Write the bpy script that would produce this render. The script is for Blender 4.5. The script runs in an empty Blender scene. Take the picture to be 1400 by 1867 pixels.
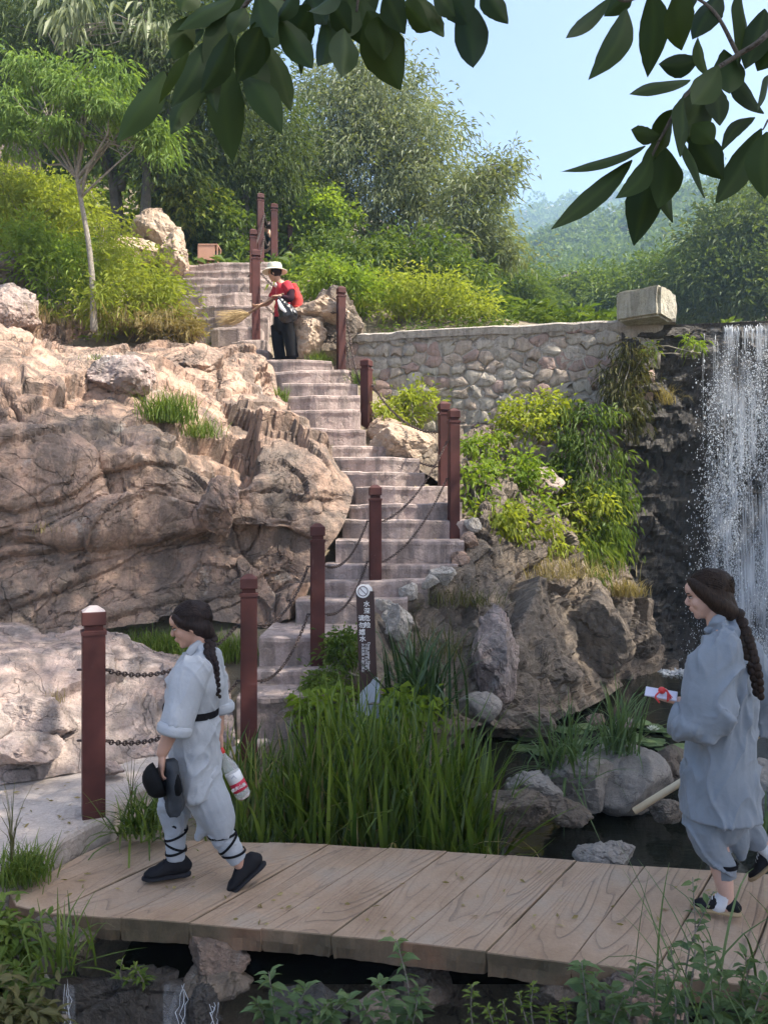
import bpy, bmesh, math, random
import numpy as np
from mathutils import Vector, Matrix
random.seed(7)
RNG = np.random.default_rng(11)
SC = bpy.context.scene
COL = SC.collection
# ------------------------------------------------------------------ camera, sky, sun, exposure
F = 1400.0                      # focal length in photo pixels (main phone camera, held level)
CAMZ = 2.0                      # eye height above the bridge deck (deck is z = 0)
cam_d = bpy.data.cameras.new('camera'); cam = bpy.data.objects.new('camera', cam_d); COL.objects.link(cam)
cam.location = (0, 0, CAMZ); cam.rotation_euler = (math.radians(90), 0, 0)
cam_d.sensor_fit = 'VERTICAL'; cam_d.sensor_height = 24.0; cam_d.lens = 24.0 * F / 1867.0
cam_d.clip_start = 0.05; cam_d.clip_end = 3000
SC.camera = cam
SUN_EL, SUN_AZ = math.radians(54), math.radians(108)       # azimuth clockwise from +Y
world = bpy.data.worlds.new('World'); SC.world = world; world.use_nodes = True
wn = world.node_tree.nodes; wl = world.node_tree.links
sky = wn.new('ShaderNodeTexSky'); sky.sky_type = 'NISHITA'; sky.sun_disc = False
sky.sun_elevation = SUN_EL; sky.sun_rotation = SUN_AZ
sky.air_density = 0.65; sky.dust_density = 3.6; sky.ozone_density = 1.0
wl.new(sky.outputs[0], wn['Background'].inputs[0]); wn['Background'].inputs[1].default_value = 0.135
sun_d = bpy.data.lights.new('sun', 'SUN'); sun = bpy.data.objects.new('sun', sun_d); COL.objects.link(sun)
sun_d.energy = 4.3; sun_d.angle = math.radians(0.6); sun_d.color = (1.0, 0.92, 0.80)
S_DIR = Vector((math.sin(SUN_AZ) * math.cos(SUN_EL), math.cos(SUN_AZ) * math.cos(SUN_EL), math.sin(SUN_EL)))
sun.rotation_euler = S_DIR.to_track_quat('Z', 'Y').to_euler(); sun.location = (20, -10, 30)
SC.view_settings.view_transform = 'Standard'; SC.view_settings.look = 'None'
SC.view_settings.exposure = 1.58; SC.view_settings.gamma = 1.0; SC.view_settings.use_curve_mapping = False
SC.render.engine = 'CYCLES'
SC.cycles.use_denoising = True; SC.cycles.use_adaptive_sampling = True; SC.cycles.adaptive_threshold = 0.025
SC.cycles.max_bounces = 8; SC.cycles.diffuse_bounces = 4; SC.cycles.transparent_max_bounces = 12
SC.cycles.volume_bounces = 1

# ------------------------------------------------------------------ helpers
def P(px, py, Y):
    """photo pixel + distance -> world point"""
    return np.array([(px - 700.0) / F * Y, Y, CAMZ + (933.5 - py) / F * Y])
def G(px, py, z):
    """photo pixel on the level z -> world point"""
    return P(px, py, (CAMZ - z) * F / (py - 933.5))
def _h(i, j, k, s=0):
    n = (i.astype(np.int64) * 374761393 + j.astype(np.int64) * 668265263 + k.astype(np.int64) * 2147483647 + s * 974634) & 0xffffffff
    n = ((n ^ (n >> 13)) * 1274126177) & 0xffffffff
    n = ((n ^ (n >> 16)) * 2246822519) & 0xffffffff
    return ((n ^ (n >> 15)) & 0xffffff) / float(0xffffff)
def vnoise(p, s=0):
    p = np.asarray(p, float); b = np.floor(p); f = p - b; b = b.astype(np.int64)
    f = f * f * f * (f * (f * 6 - 15) + 10)
    r = 0
    for a in (0, 1):
        for c in (0, 1):
            for d in (0, 1):
                w = (f[:, 0] if a else 1 - f[:, 0]) * (f[:, 1] if c else 1 - f[:, 1]) * (f[:, 2] if d else 1 - f[:, 2])
                r = r + w * _h(b[:, 0] + a, b[:, 1] + c, b[:, 2] + d, s)
    return r * 2 - 1
def fbm(p, o=4, s=0, g=0.5):
    p = np.asarray(p, float); r = 0; a = 1.0
    for k in range(o):
        r = r + a * vnoise(p * 2.03 ** k + 17.3 * k, s + k); a *= g
    return r
def worley(p, s=0):
    """nearest and second cell distance, cell id, offset from the cell's site"""
    p = np.asarray(p, float); b = np.floor(p).astype(np.int64)
    d1 = np.full(len(p), 9.0); d2 = d1.copy(); cid = np.zeros(len(p)); of = np.zeros_like(p)
    for a in (-1, 0, 1):
        for c in (-1, 0, 1):
            for d in (-1, 0, 1):
                i, j, k = b[:, 0] + a, b[:, 1] + c, b[:, 2] + d
                q = np.stack([i + _h(i, j, k, s), j + _h(i, j, k, s + 1), k + _h(i, j, k, s + 2)], 1)
                dd = np.linalg.norm(q - p, axis=1); c_ = _h(i, j, k, s + 3)
                near = dd < d1
                d2 = np.where(near, d1, np.minimum(d2, dd)); cid = np.where(near, c_, cid); d1 = np.where(near, dd, d1)
                of = np.where(near[:, None], p - q, of)
    return d1, d2, cid, of
def facets(p, s=0, crack=.5, sharp=30):
    """broken-rock height: every cell a tilted plane with an open joint round it"""
    d1, d2, cid, of = worley(p, s)
    t = np.stack([np.sin(cid * 91.7), np.cos(cid * 57.3), np.sin(cid * 133.1 + 1)], 1)
    return (cid - .5) + .9 * (t * of).sum(1) - crack * np.exp(-(d2 - d1) * sharp)
def tag(o, label=None, cat=None, group=None, kind=None):
    if label: o['label'] = label
    if cat: o['category'] = cat
    if group: o['group'] = group
    if kind: o['kind'] = kind
    return o
def empty(name, loc, label=None, cat=None, group=None):
    o = bpy.data.objects.new(name, None); COL.objects.link(o); o.location = loc; o.empty_display_size = 0.1
    return tag(o, label, cat, group)
def link(o, parent=None):
    COL.objects.link(o)
    if parent is not None:
        o.parent = parent
        o.matrix_parent_inverse = Matrix.Translation(-parent.location) if parent.parent is None else Matrix.Identity(4)
    return o
def mesh(name, V, Fs, mat=None, smooth=False, var=None, mi=None):
    """V (n,3); Fs an (m,k) array or a list of such arrays; var: one number per vertex"""
    me = bpy.data.meshes.new(name)
    V = np.asarray(V, np.float32)
    if isinstance(Fs, np.ndarray): Fs = [Fs]
    Fs = [np.asarray(f, np.int32) for f in Fs if len(f)]
    idx = np.concatenate([f.ravel() for f in Fs]); tot = np.concatenate([np.full(len(f), f.shape[1], np.int32) for f in Fs])
    st = np.concatenate([[0], np.cumsum(tot)[:-1]]).astype(np.int32)
    me.vertices.add(len(V)); me.vertices.foreach_set('co', V.ravel())
    me.loops.add(len(idx)); me.loops.foreach_set('vertex_index', idx)
    me.polygons.add(len(tot)); me.polygons.foreach_set('loop_start', st); me.polygons.foreach_set('loop_total', tot)
    if mi is not None: me.polygons.foreach_set('material_index', np.asarray(mi, np.int32))
    me.polygons.foreach_set('use_smooth', np.full(len(tot), bool(smooth)))
    me.update(calc_edges=True)
    if var is not None:
        a = me.attributes.new('var', 'FLOAT', 'POINT'); a.data.foreach_set('value', np.asarray(var, np.float32))
    if mat is not None:
        for m in (mat if isinstance(mat, (list, tuple)) else [mat]): me.materials.append(m)
    return me
def obj(name, V, Fs, mat=None, parent=None, smooth=False, var=None, mi=None):
    return link(bpy.data.objects.new(name, mesh(name, V, Fs, mat, smooth, var, mi)), parent)
class MB:
    """collects pieces into one mesh"""
    def __init__(s): s.V = []; s.F = {}; s.n = 0; s.var = []
    def add(s, V, F, var=0.5):
        V = np.asarray(V, float); s.V.append(V)
        for f in (F if isinstance(F, list) else [F]):
            f = np.asarray(f, int)
            if len(f): s.F.setdefault(f.shape[1], []).append(f + s.n)
        s.n += len(V); s.var.append(np.full(len(V), var) if np.isscalar(var) else np.asarray(var)); return s
    def data(s): return np.concatenate(s.V), [np.concatenate(f) for f in s.F.values()], np.concatenate(s.var)
    def build(s, name, mat, parent=None, smooth=False):
        V, F_, v = s.data(); return obj(name, V, F_, mat, parent, smooth, v)
def box(c, sz, rz=0.0, taper=1.0):
    x, y, z = [v / 2 for v in sz]
    V = np.array([[sx * x * t, sy * y * t, sz_ * z] for sz_, t in ((-1, 1), (1, taper)) for sx, sy in ((-1, -1), (1, -1), (1, 1), (-1, 1))])
    if rz:
        k, s_ = math.cos(rz), math.sin(rz); V = V @ np.array([[k, s_, 0], [-s_, k, 0], [0, 0, 1]])
    return V + np.asarray(c), np.array([[3, 2, 1, 0], [4, 5, 6, 7], [0, 1, 5, 4], [1, 2, 6, 5], [2, 3, 7, 6], [3, 0, 4, 7]])
def tube(pts, rad, k=8, squash=None, side=None, cap='round'):
    """sweep; rad one number per point (or (a, b): a along side, b across)"""
    pts = np.asarray(pts, float); n = len(pts)
    rad = np.asarray(rad, float)
    if rad.ndim == 0: rad = np.full(n, float(rad))
    if rad.ndim == 1: rad = np.stack([rad, rad], 1)
    if cap == 'round':
        t0 = pts[0] - pts[1]; t0 = t0 / (np.linalg.norm(t0) + 1e-9); t1 = pts[-1] - pts[-2]; t1 = t1 / (np.linalg.norm(t1) + 1e-9)
        r0, r1 = rad[0].min(), rad[-1].min()
        pts = np.vstack([pts[0] + t0 * r0 * .9, pts[0] + t0 * r0 * .55, pts, pts[-1] + t1 * r1 * .55, pts[-1] + t1 * r1 * .9])
        rad = np.vstack([rad[0] * .35, rad[0] * .8, rad, rad[-1] * .8, rad[-1] * .35]); n += 4
    T = np.gradient(pts, axis=0); T /= np.linalg.norm(T, axis=1)[:, None] + 1e-9
    if side is None:
        side = np.array([0, 1, 0]) if abs(T[:, 1]).mean() < .8 else np.array([1, 0, 0])
    Sx = np.asarray(side, float)[None] - (T @ np.asarray(side, float))[:, None] * T
    Sx /= np.linalg.norm(Sx, axis=1)[:, None] + 1e-9
    N = np.cross(T, Sx)
    a = np.linspace(0, 2 * np.pi, k, endpoint=False)
    V = pts[:, None] + rad[:, :1, None] * np.cos(a)[None, :, None] * Sx[:, None] + rad[:, 1:, None] * np.sin(a)[None, :, None] * N[:, None]
    V = V.reshape(-1, 3)
    i = np.arange(n - 1)[:, None] * k; j = np.arange(k)[None]; j2 = (j + 1) % k
    Q = np.stack([i + j, i + j2, i + k + j2, i + k + j], -1).reshape(-1, 4)
    Fs = [Q]
    V = np.vstack([V, pts[:1], pts[-1:]])
    jj = np.arange(k)
    Fs.append(np.vstack([np.stack([np.full(k, n * k), (jj + 1) % k, jj], 1), np.stack([np.full(k, n * k + 1), (n - 1) * k + jj, (n - 1) * k + (jj + 1) % k], 1)]))
    return V, Fs
def spline(pts, n):
    """Catmull-Rom through pts, n samples"""
    p = np.asarray(pts, float)
    if len(p) == 2: return p[0] + (p[1] - p[0]) * np.linspace(0, 1, n)[:, None]
    q = np.vstack([2 * p[0] - p[1], p, 2 * p[-1] - p[-2]])
    t = np.linspace(0, len(p) - 1, n); i = np.minimum(t.astype(int), len(p) - 2); f = (t - i)[:, None]
    a, b, c, d = q[i], q[i + 1], q[i + 2], q[i + 3]
    return .5 * (2 * b + (c - a) * f + (2 * a - 5 * b + 4 * c - d) * f * f + (3 * b - a - 3 * c + d) * f ** 3)
def ico(sub):
    bm = bmesh.new(); bmesh.ops.create_icosphere(bm, subdivisions=sub, radius=1.0)
    V = np.array([v.co[:] for v in bm.verts]); Fq = np.array([[v.index for v in f.verts] for f in bm.faces]); bm.free()
    return V, Fq
ICO = {k: ico(k) for k in (1, 2, 3, 4, 5)}
def ell(c, r, sub=3, rot=None):
    V, Fq = ICO[sub]; V = V * np.asarray(r, float)
    if rot is not None: V = V @ np.array(rot).T
    return V + np.asarray(c), Fq
def rotm(axis, deg):
    return np.array(Matrix.Rotation(math.radians(deg), 3, axis))
def clipped_poly(poly, n, d):
    """keep the part of a 2-D polygon where p.n <= d"""
    out = []
    for i in range(len(poly)):
        a, b = poly[i], poly[(i + 1) % len(poly)]
        da, db = a @ n - d, b @ n - d
        if da <= 0: out.append(a)
        if (da < 0) != (db < 0) and da != db: out.append(a + (b - a) * da / (da - db))
    return out
# ------------------------------------------------------------------ materials
MATS = {}
def nt(name):
    m = bpy.data.materials.new(name); m.use_nodes = True; t = m.node_tree
    return m, t.nodes, t.links, t.nodes['Principled BSDF']
def ramp(N, stops, interp='LINEAR'):
    r = N.new('ShaderNodeValToRGB'); e = r.color_ramp.elements; r.color_ramp.interpolation = interp
    while len(e) < len(stops): e.new(0.5)
    for x, (p, c) in zip(e, stops): x.position = p; x.color = (*c, 1) if len(c) == 3 else c
    return r
def noise(N, L, scale, detail=6, rough=.6, vec=None, dist=0):
    n = N.new('ShaderNodeTexNoise'); n.inputs['Scale'].default_value = scale; n.inputs['Detail'].default_value = detail
    n.inputs['Roughness'].default_value = rough; n.inputs['Distortion'].default_value = dist
    if vec is not None: L.new(vec, n.inputs['Vector'])
    return n
def mix(N, L, fac, a, b, mode='MIX'):
    m = N.new('ShaderNodeMix'); m.data_type = 'RGBA'; m.blend_type = mode
    for s, v in ((m.inputs[0], fac), (m.inputs[6], a), (m.inputs[7], b)):
        if hasattr(v, 'is_output'): L.new(v, s)
        elif isinstance(v, (int, float)): s.default_value = v
        else: s.default_value = (*v, 1)
    return m.outputs[2]
def mapping(N, L, sc=(1, 1, 1), rot=(0, 0, 0), coord='Object'):
    t = N.new('ShaderNodeTexCoord'); m = N.new('ShaderNodeMapping')
    m.inputs['Scale'].default_value = sc; m.inputs['Rotation'].default_value = rot
    L.new(t.outputs[coord], m.inputs[0]); return m.outputs[0]
def bump(N, L, b, h, strength, dist=.02, prev=None):
    n = N.new('ShaderNodeBump'); n.inputs['Strength'].default_value = strength; n.inputs['Distance'].default_value = dist
    L.new(h, n.inputs['Height'])
    if prev is not None: L.new(prev, n.inputs['Normal'])
    L.new(n.outputs[0], b.inputs['Normal']); return n.outputs[0]
def simple(name, col, rough=.6, var=.15, scale=30, bumps=.2, metal=0.0, spec=.5, bdist=.004):
    """a plain material with a little mottling and relief"""
    if name in MATS: return MATS[name]
    m, N, L, b = nt(name)
    v = mapping(N, L); n = noise(N, L, scale, 5, .6, v); n2 = noise(N, L, scale * .13, 3, .5, v)
    dk = tuple(c * (1 - var) for c in col); lt = tuple(min(1, c * (1 + var)) for c in col)
    r = ramp(N, [(.35, dk), (.65, lt)]); L.new(n2.outputs[0], r.inputs[0])
    c = mix(N, L, .35, r.outputs[0], mix(N, L, n.outputs[0], dk, lt))
    L.new(c, b.inputs['Base Color']); b.inputs['Roughness'].default_value = rough; b.inputs['Metallic'].default_value = metal
    b.inputs['Specular IOR Level'].default_value = spec
    if bumps: bump(N, L, b, n.outputs[0], bumps, bdist)
    MATS[name] = m; return m
def rock_mat(name, cols, scale=1.0, streak=.5, lichen=.25, wet=0.0, strata=(1, 1, 1), rough=.85, bs=.9, crack=.6, patina=0.0):
    m, N, L, b = nt(name)
    v = mapping(N, L)
    big = noise(N, L, .9 * scale, 5, .6, v, .6); mid = noise(N, L, 4.5 * scale, 7, .68, v, .5); fine = noise(N, L, 38 * scale, 6, .72, v)
    r = ramp(N, [(.30, cols[0]), (.45, cols[1]), (.55, cols[2]), (.70, cols[3])]); L.new(big.outputs[0], r.inputs[0])
    r2 = ramp(N, [(.33, cols[1]), (.5, cols[2]), (.66, cols[0])]); L.new(mid.outputs[0], r2.inputs[0])
    c = mix(N, L, .5, r.outputs[0], r2.outputs[0])
    # vertical run-off stains
    vs = mapping(N, L, (2.6 * scale, 2.6 * scale, .32 * scale)); st = noise(N, L, 1.4, 6, .65, vs, .8)
    rs = ramp(N, [(.43, (0, 0, 0)), (.58, (1, 1, 1))]); L.new(st.outputs[0], rs.inputs[0])
    ms = N.new('ShaderNodeMath'); ms.operation = 'MULTIPLY'; ms.inputs[1].default_value = streak; L.new(rs.outputs[0], ms.inputs[0])
    c = mix(N, L, ms.outputs[0], c, (.075, .068, .062))
    if patina:      # old weathered crust on part of the rock
        pn = noise(N, L, .42 * scale, 7, .62, v, .5); rp = ramp(N, [(.44, (0, 0, 0)), (.56, (1, 1, 1))]); L.new(pn.outputs[0], rp.inputs[0])
        mp_ = N.new('ShaderNodeMath'); mp_.operation = 'MULTIPLY'; mp_.inputs[1].default_value = patina; L.new(rp.outputs[0], mp_.inputs[0]); c = mix(N, L, mp_.outputs[0], c, (.135, .112, .094))
    # pale lichen / salt
    lc = noise(N, L, 2.3 * scale, 8, .72, v, .4); rl = ramp(N, [(.60, (0, 0, 0)), (.68, (1, 1, 1))]); L.new(lc.outputs[0], rl.inputs[0])
    ml = N.new('ShaderNodeMath'); ml.operation = 'MULTIPLY'; ml.inputs[1].default_value = lichen; L.new(rl.outputs[0], ml.inputs[0])
    c = mix(N, L, ml.outputs[0], c, (.55, .53, .49))
    # grain
    rf = ramp(N, [(.3, (.55, .55, .55)), (.7, (1.25, 1.25, 1.25))]); L.new(fine.outputs[0], rf.inputs[0])
    c = mix(N, L, .55, c, rf.outputs[0], 'MULTIPLY')
    # thin cracks
    wv = mapping(N, L, strata, (.35, .2, .4)); wn_ = noise(N, L, 1.15 * scale, 4, .55, wv, .7)
    ab = N.new('ShaderNodeMath'); ab.operation = 'SUBTRACT'; ab.inputs[1].default_value = .5; L.new(wn_.outputs[0], ab.inputs[0])
    ab2 = N.new('ShaderNodeMath'); ab2.operation = 'ABSOLUTE'; L.new(ab.outputs[0], ab2.inputs[0])
    rc = ramp(N, [(0.0, (.25, .25, .25)), (.010, (1, 1, 1))]); L.new(ab2.outputs[0], rc.inputs[0])
    c = mix(N, L, crack, c, rc.outputs[0], 'MULTIPLY')
    if wet: c = mix(N, L, wet, c, (.02, .019, .018))
    L.new(c, b.inputs['Base Color'])
    b.inputs['Roughness'].default_value = rough - .5 * wet; b.inputs['Specular IOR Level'].default_value = .35 + .3 * wet
    p = bump(N, L, b, mid.outputs[0], bs, .10 / scale); p = bump(N, L, b, rc.outputs[0], bs * .8, .03 / scale, p)
    p = bump(N, L, b, fine.outputs[0], bs * .8, .015 / scale, p)
    MATS[name] = m; return m
def leaf_mat(name, a, bcol, trans=.35, rough=.55, spec=.2):
    m, N, L, b = nt(name)
    at = N.new('ShaderNodeAttribute'); at.attribute_name = 'var'
    v = mapping(N, L); n = noise(N, L, 1.3, 3, .5, v)
    r = ramp(N, [(.0, a), (1.0, bcol)]); L.new(at.outputs['Fac'], r.inputs[0])
    dk = mix(N, L, n.outputs[0], r.outputs[0], tuple(.55 * x for x in a))
    c = mix(N, L, .6, r.outputs[0], dk)
    L.new(c, b.inputs['Base Color']); b.inputs['Roughness'].default_value = rough; b.inputs['Specular IOR Level'].default_value = spec
    tr = N.new('ShaderNodeBsdfTranslucent'); c2 = mix(N, L, 1.0, c, (1.25, 1.2, .45), 'MULTIPLY'); L.new(c2, tr.inputs[0])
    ms = N.new('ShaderNodeMixShader'); ms.inputs[0].default_value = trans
    L.new(b.outputs[0], ms.inputs[1]); L.new(tr.outputs[0], ms.inputs[2]); L.new(ms.outputs[0], N['Material Output'].inputs[0])
    MATS[name] = m; return m
# ------------------------------------------------------------------ foliage geometry
def unit(v): return v / (np.linalg.norm(v, axis=-1, keepdims=True) + 1e-9)
def leaves(pos, d, ln, wd, fold=.25, droop=.0):
    """n folded lance-shaped leaves: 4 vertices, 2 triangles each"""
    n = len(pos); d = unit(np.asarray(d, float)); ln = np.broadcast_to(ln, (n,)).astype(float); wd = np.broadcast_to(wd, (n,)).astype(float)
    up = unit(RNG.normal(0, .55, (n, 3)) + np.array([0, 0, 1.0])); s = unit(np.cross(d, up)); u = np.cross(s, d)
    mid = pos + d * (ln * .45)[:, None]
    tip = pos + d * ln[:, None] - np.array([0, 0, 1.0]) * (ln * droop)[:, None]
    V = np.stack([pos, mid + s * (wd / 2)[:, None] + u * (wd * fold)[:, None], tip, mid - s * (wd / 2)[:, None] + u * (wd * fold)[:, None]], 1).reshape(-1, 3)
    i = np.arange(n)[:, None] * 4
    return V, np.concatenate([i + np.array([[0, 1, 2]]), i + np.array([[0, 2, 3]])])
def blades(base, az, ln, lean, wd, curve, seg=5, twist=.3):
    """n curved ribbon blades"""
    n = len(base); az, ln, lean, wd, curve = [np.broadcast_to(x, (n,)).astype(float) for x in (az, ln, lean, wd, curve)]
    hd = np.stack([np.cos(az), np.sin(az), 0 * az], 1); sd = np.stack([-np.sin(az + twist), np.cos(az + twist), 0 * az], 1)
    p = np.array(base, float); rows = []
    for k in range(seg + 1):
        t = k / seg; w = wd * (1 - t ** 2.2) * (.75 + .5 * min(1, 3 * t)) * .5 + .0006
        rows.append(np.stack([p - sd * w[:, None], p + sd * w[:, None]], 1))
        ang = lean + curve * (t + .5 / seg) ** 1.6
        p = p + (hd * np.sin(ang)[:, None] + np.array([0, 0, 1.0]) * np.cos(ang)[:, None]) * (ln / seg)[:, None]
    V = np.stack(rows, 1).reshape(-1, 3); m = 2 * (seg + 1)
    i = (np.arange(n) * m)[:, None, None]; k = (np.arange(seg) * 2)[None, :, None]
    return V, (i + k + np.array([0, 1, 3, 2])[None, None]).reshape(-1, 4)
# ================================================================== THE SETTING
WATER = -0.30
R_TAN = rock_mat('rock_tan', [(.27, .185, .135), (.43, .275, .20), (.51, .355, .26), (.34, .26, .21)], 1.0, .7, .45, bs=.9, patina=.72)
R_PINK = rock_mat('rock_pink', [(.30, .225, .19), (.43, .31, .265), (.43, .35, .31), (.30, .265, .245)], 1.3, .5, .45)
R_GREY = rock_mat('rock_grey', [(.14, .108, .082), (.20, .155, .117), (.25, .20, .15), (.16, .135, .108)], 1.6, .45, .25, patina=.4)
R_WARM = rock_mat('rock_warm', [(.38, .27, .185), (.47, .34, .24), (.52, .40, .295), (.36, .295, .23)], 1.3, .25, .2)
R_GRAN = rock_mat('granite', [(.20, .175, .15), (.26, .23, .20), (.30, .27, .24), (.22, .20, .18)], 3.0, .15, .15, bs=.6)
R_DARK = rock_mat('rock_wet', [(.05, .045, .04), (.075, .065, .055), (.10, .085, .07), (.05, .046, .042)], 1.6, .5, .12, wet=.4, strata=(1, 1, 2.5))
CONC = rock_mat('step_concrete', [(.33, .25, .225), (.42, .325, .29), (.48, .385, .345), (.34, .285, .26)], 1.4, .5, .15, bs=.5, crack=.25)
PATHM = rock_mat('path_concrete', [(.40, .335, .29), (.47, .40, .35), (.52, .45, .40), (.42, .365, .325)], 1.2, .15, .12, bs=.4, crack=.2)
SOIL = rock_mat('soil', [(.13, .105, .07), (.19, .155, .105), (.24, .20, .14), (.16, .14, .09)], 2.0, .1, .05)

# ---- the stairway's nosings, read off the photograph: left px, right px, py, distance
STEPS = [(440, 600, 1273, 6.45), (470, 610, 1222, 6.85), (470, 655, 1160, 7.10), (543, 742, 1095, 8.02), (588, 782, 1061, 8.30), (596, 828, 1032, 8.58),
         (606, 850, 985, 8.86), (630, 853, 949, 9.14), (640, 842, 920, 9.40), (640, 806, 887.5, 9.70), (622, 776, 861, 10.0), (600, 764, 834, 10.3),
         (548, 704, 812, 10.6), (534, 664, 784, 10.9), (510, 660, 748.6, 11.2), (516, 656, 726, 11.45), (512, 654, 700, 11.7), (500, 640, 679, 11.95),
         (465, 604, 659, 12.2), (440, 487, 639, 12.75), (425, 486, 622, 13.0), (385, 481, 599, 13.3), (365, 486, 581, 13.6), (335, 490, 560, 13.9),
         (326, 494, 540, 14.2), (324, 496, 522, 14.5), (326, 498, 507, 14.8), (328, 500, 494, 15.1), (330, 505, 481, 15.4)]
_sr = np.random.default_rng(8)
step3 = [(P(l + _sr.normal(0, 4), y + _sr.normal(0, 1.5), Y + _sr.normal(0, .03)), P(r + _sr.normal(0, 4), y - 2 + _sr.normal(0, 2), Y + _sr.normal(0, .05))) for l, r, y, Y in STEPS]

# ---- terrain: one sheet, thin-plate through measured heights
TC = [(-3.3, 5.2, -.15), (-1.8, 4.4, -.25), (-1.0, 5.4, -.12), (-1.3, 6.2, -.08), (-2.6, 5.4, -.15), (-1.7, 5.2, -.15), (-.9, 6.1, -.05), (-6, 5, .0), (-6, 8, .8), (-4, 8.3, .6), (-9, 6, 1.2), (-9, 11, 4.6),
      (-6, 11.3, 4.2), (-4, 11.8, 4.45), (-2.6, 12.8, 4.5), (-4, 14.2, 5.9), (-7, 14, 6.0), (-12, 15, 8), (-3, 16.5, 6.6), (-6, 19, 9.0), (-12, 22, 13),
      (-1.5, 17, 7.2), (0, 19, 7.2), (2, 18, 6.0), (3, 24, 7), (-4, 26, 12), (-14, 34, 20), (0, 36, 14), (-1.2, 13.2, 4.6), (-0.3, 13.2, 4.3), (0.6, 13.6, 4.6),
      (2, 13.6, 4.6), (4, 14, 4.5), (7, 14, 4.3), (12, 15, 4.3), (18, 18, 6), (8, 22, 4.6), (4, 30, 5.5), (12, 34, 6), (22, 30, 10),
      (0.4, 10.8, 1.7), (1.1, 10.6, 1.2), (2.2, 10.8, .4), (1.6, 9.3, .2), (2.6, 9.4, -.6), (1.0, 8.5, .2), (0.4, 7.4, -.1), (-.5, 6.9, -.05), (-.4, 5.6, -.1), (.3, 5.2, -.25),
      (1.0, 5.0, -.5), (2.0, 5.5, -.8), (3.0, 7.0, -1.0), (4.0, 9.5, -1.1), (5, 11, -1.0), (1.8, 7.2, -.9), (1.3, 4.6, -.8), (3, 4.4, -.7), (6, 7, -.5), (9, 9, .8), (8, 4, .2), (12, 6, 1.8),
      (0, 4.0, -.8), (-.8, 3.9, -.85), (-1.3, 3.7, -1.1), (-.7, 3.2, -1.15), (.2, 3.3, -1.0), (.9, 3.3, -.7), (1.5, 3.1, -.35), (2.6, 3.2, -.05), (4, 2.5, .1), (-1.8, 3.2, -.55), (-2.6, 3.6, -.3), (-2.2, 4.2, -.3), (-4.5, 3.4, -.15), (-1.4, 4.4, -.3), (-.6, 4.7, -.35),
      (-.5, 2.0, -1.1), (.6, 1.9, -.8), (1.6, 1.9, .0), (-1.7, 1.9, -.4), (0, .6, .2), (0, -1.0, .45), (3, 0, .45), (-3, 0, .3), (0, -6, .5), (8, -4, .6), (-8, -3, .5), (-12, 3, 2)]
for (l, r), (a, b, c, Y) in zip(step3, STEPS):
    m = (l + r) / 2; TC.append((m[0], m[1] + .25, m[2] - .28))
    TC.append((l[0] - .1, l[1] + .25, l[2] - .25)); TC.append((r[0] + .12, r[1] + .25, r[2] - .3))
TC = np.array(TC)
def tps_fit(C):
    d = np.linalg.norm(C[:, None, :2] - C[None, :, :2], axis=2)
    K = np.where(d > 0, d * d * np.log(d + 1e-9), 0) + np.eye(len(C)) * .02
    n = len(C); A = np.zeros((n + 3, n + 3)); A[:n, :n] = K; A[:n, n] = A[n, :n] = 1; A[:n, n + 1:] = C[:, :2]; A[n + 1:, :n] = C[:, :2].T
    return np.linalg.solve(A, np.concatenate([C[:, 2], [0, 0, 0]]))
TW = tps_fit(TC)
def H(x, y):
    x = np.atleast_1d(np.asarray(x, float)); y = np.atleast_1d(np.asarray(y, float)); sh = x.shape
    q = np.stack([x.ravel(), y.ravel()], 1); d = np.linalg.norm(q[:, None] - TC[None, :, :2], axis=2)
    z = np.where(d > 0, d * d * np.log(d + 1e-9), 0) @ TW[:-3] + TW[-3] + q @ TW[-2:]
    return z.reshape(sh)
gx = np.concatenate([np.linspace(-26, -6, 24), np.linspace(-5.8, 6, 95), np.linspace(6.4, 30, 26)])
gy = np.concatenate([np.linspace(-8, .8, 10), np.linspace(1, 16, 120), np.linspace(16.5, 44, 36)])
XX, YY = np.meshgrid(gx, gy); ZZ = H(XX, YY)
nrow, ncol = XX.shape
pp = np.stack([XX.ravel(), YY.ravel(), ZZ.ravel()], 1); pp[:, 2] += .05 * fbm(pp * 1.7, 4, 3)
ii = (np.arange(nrow - 1)[:, None] * ncol + np.arange(ncol - 1)[None]).ravel()
GQ = np.stack([ii, ii + 1, ii + ncol + 1, ii + ncol], 1)
tag(obj('terrain', pp, GQ, SOIL, smooth=True), kind='structure')
# the valley floor and ground out to the hills, one sheet
gx = np.linspace(-500, 700, 61); gy = np.linspace(-80, 900, 50); XX, YY = np.meshgrid(gx, gy)
ZZ = -2.5 + 0 * XX
nrow, ncol = XX.shape; ii = (np.arange(nrow - 1)[:, None] * ncol + np.arange(ncol - 1)[None]).ravel()
tag(obj('ground', np.stack([XX.ravel(), YY.ravel(), ZZ.ravel()], 1), np.stack([ii, ii + 1, ii + ncol + 1, ii + ncol], 1), SOIL), kind='structure')

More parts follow.
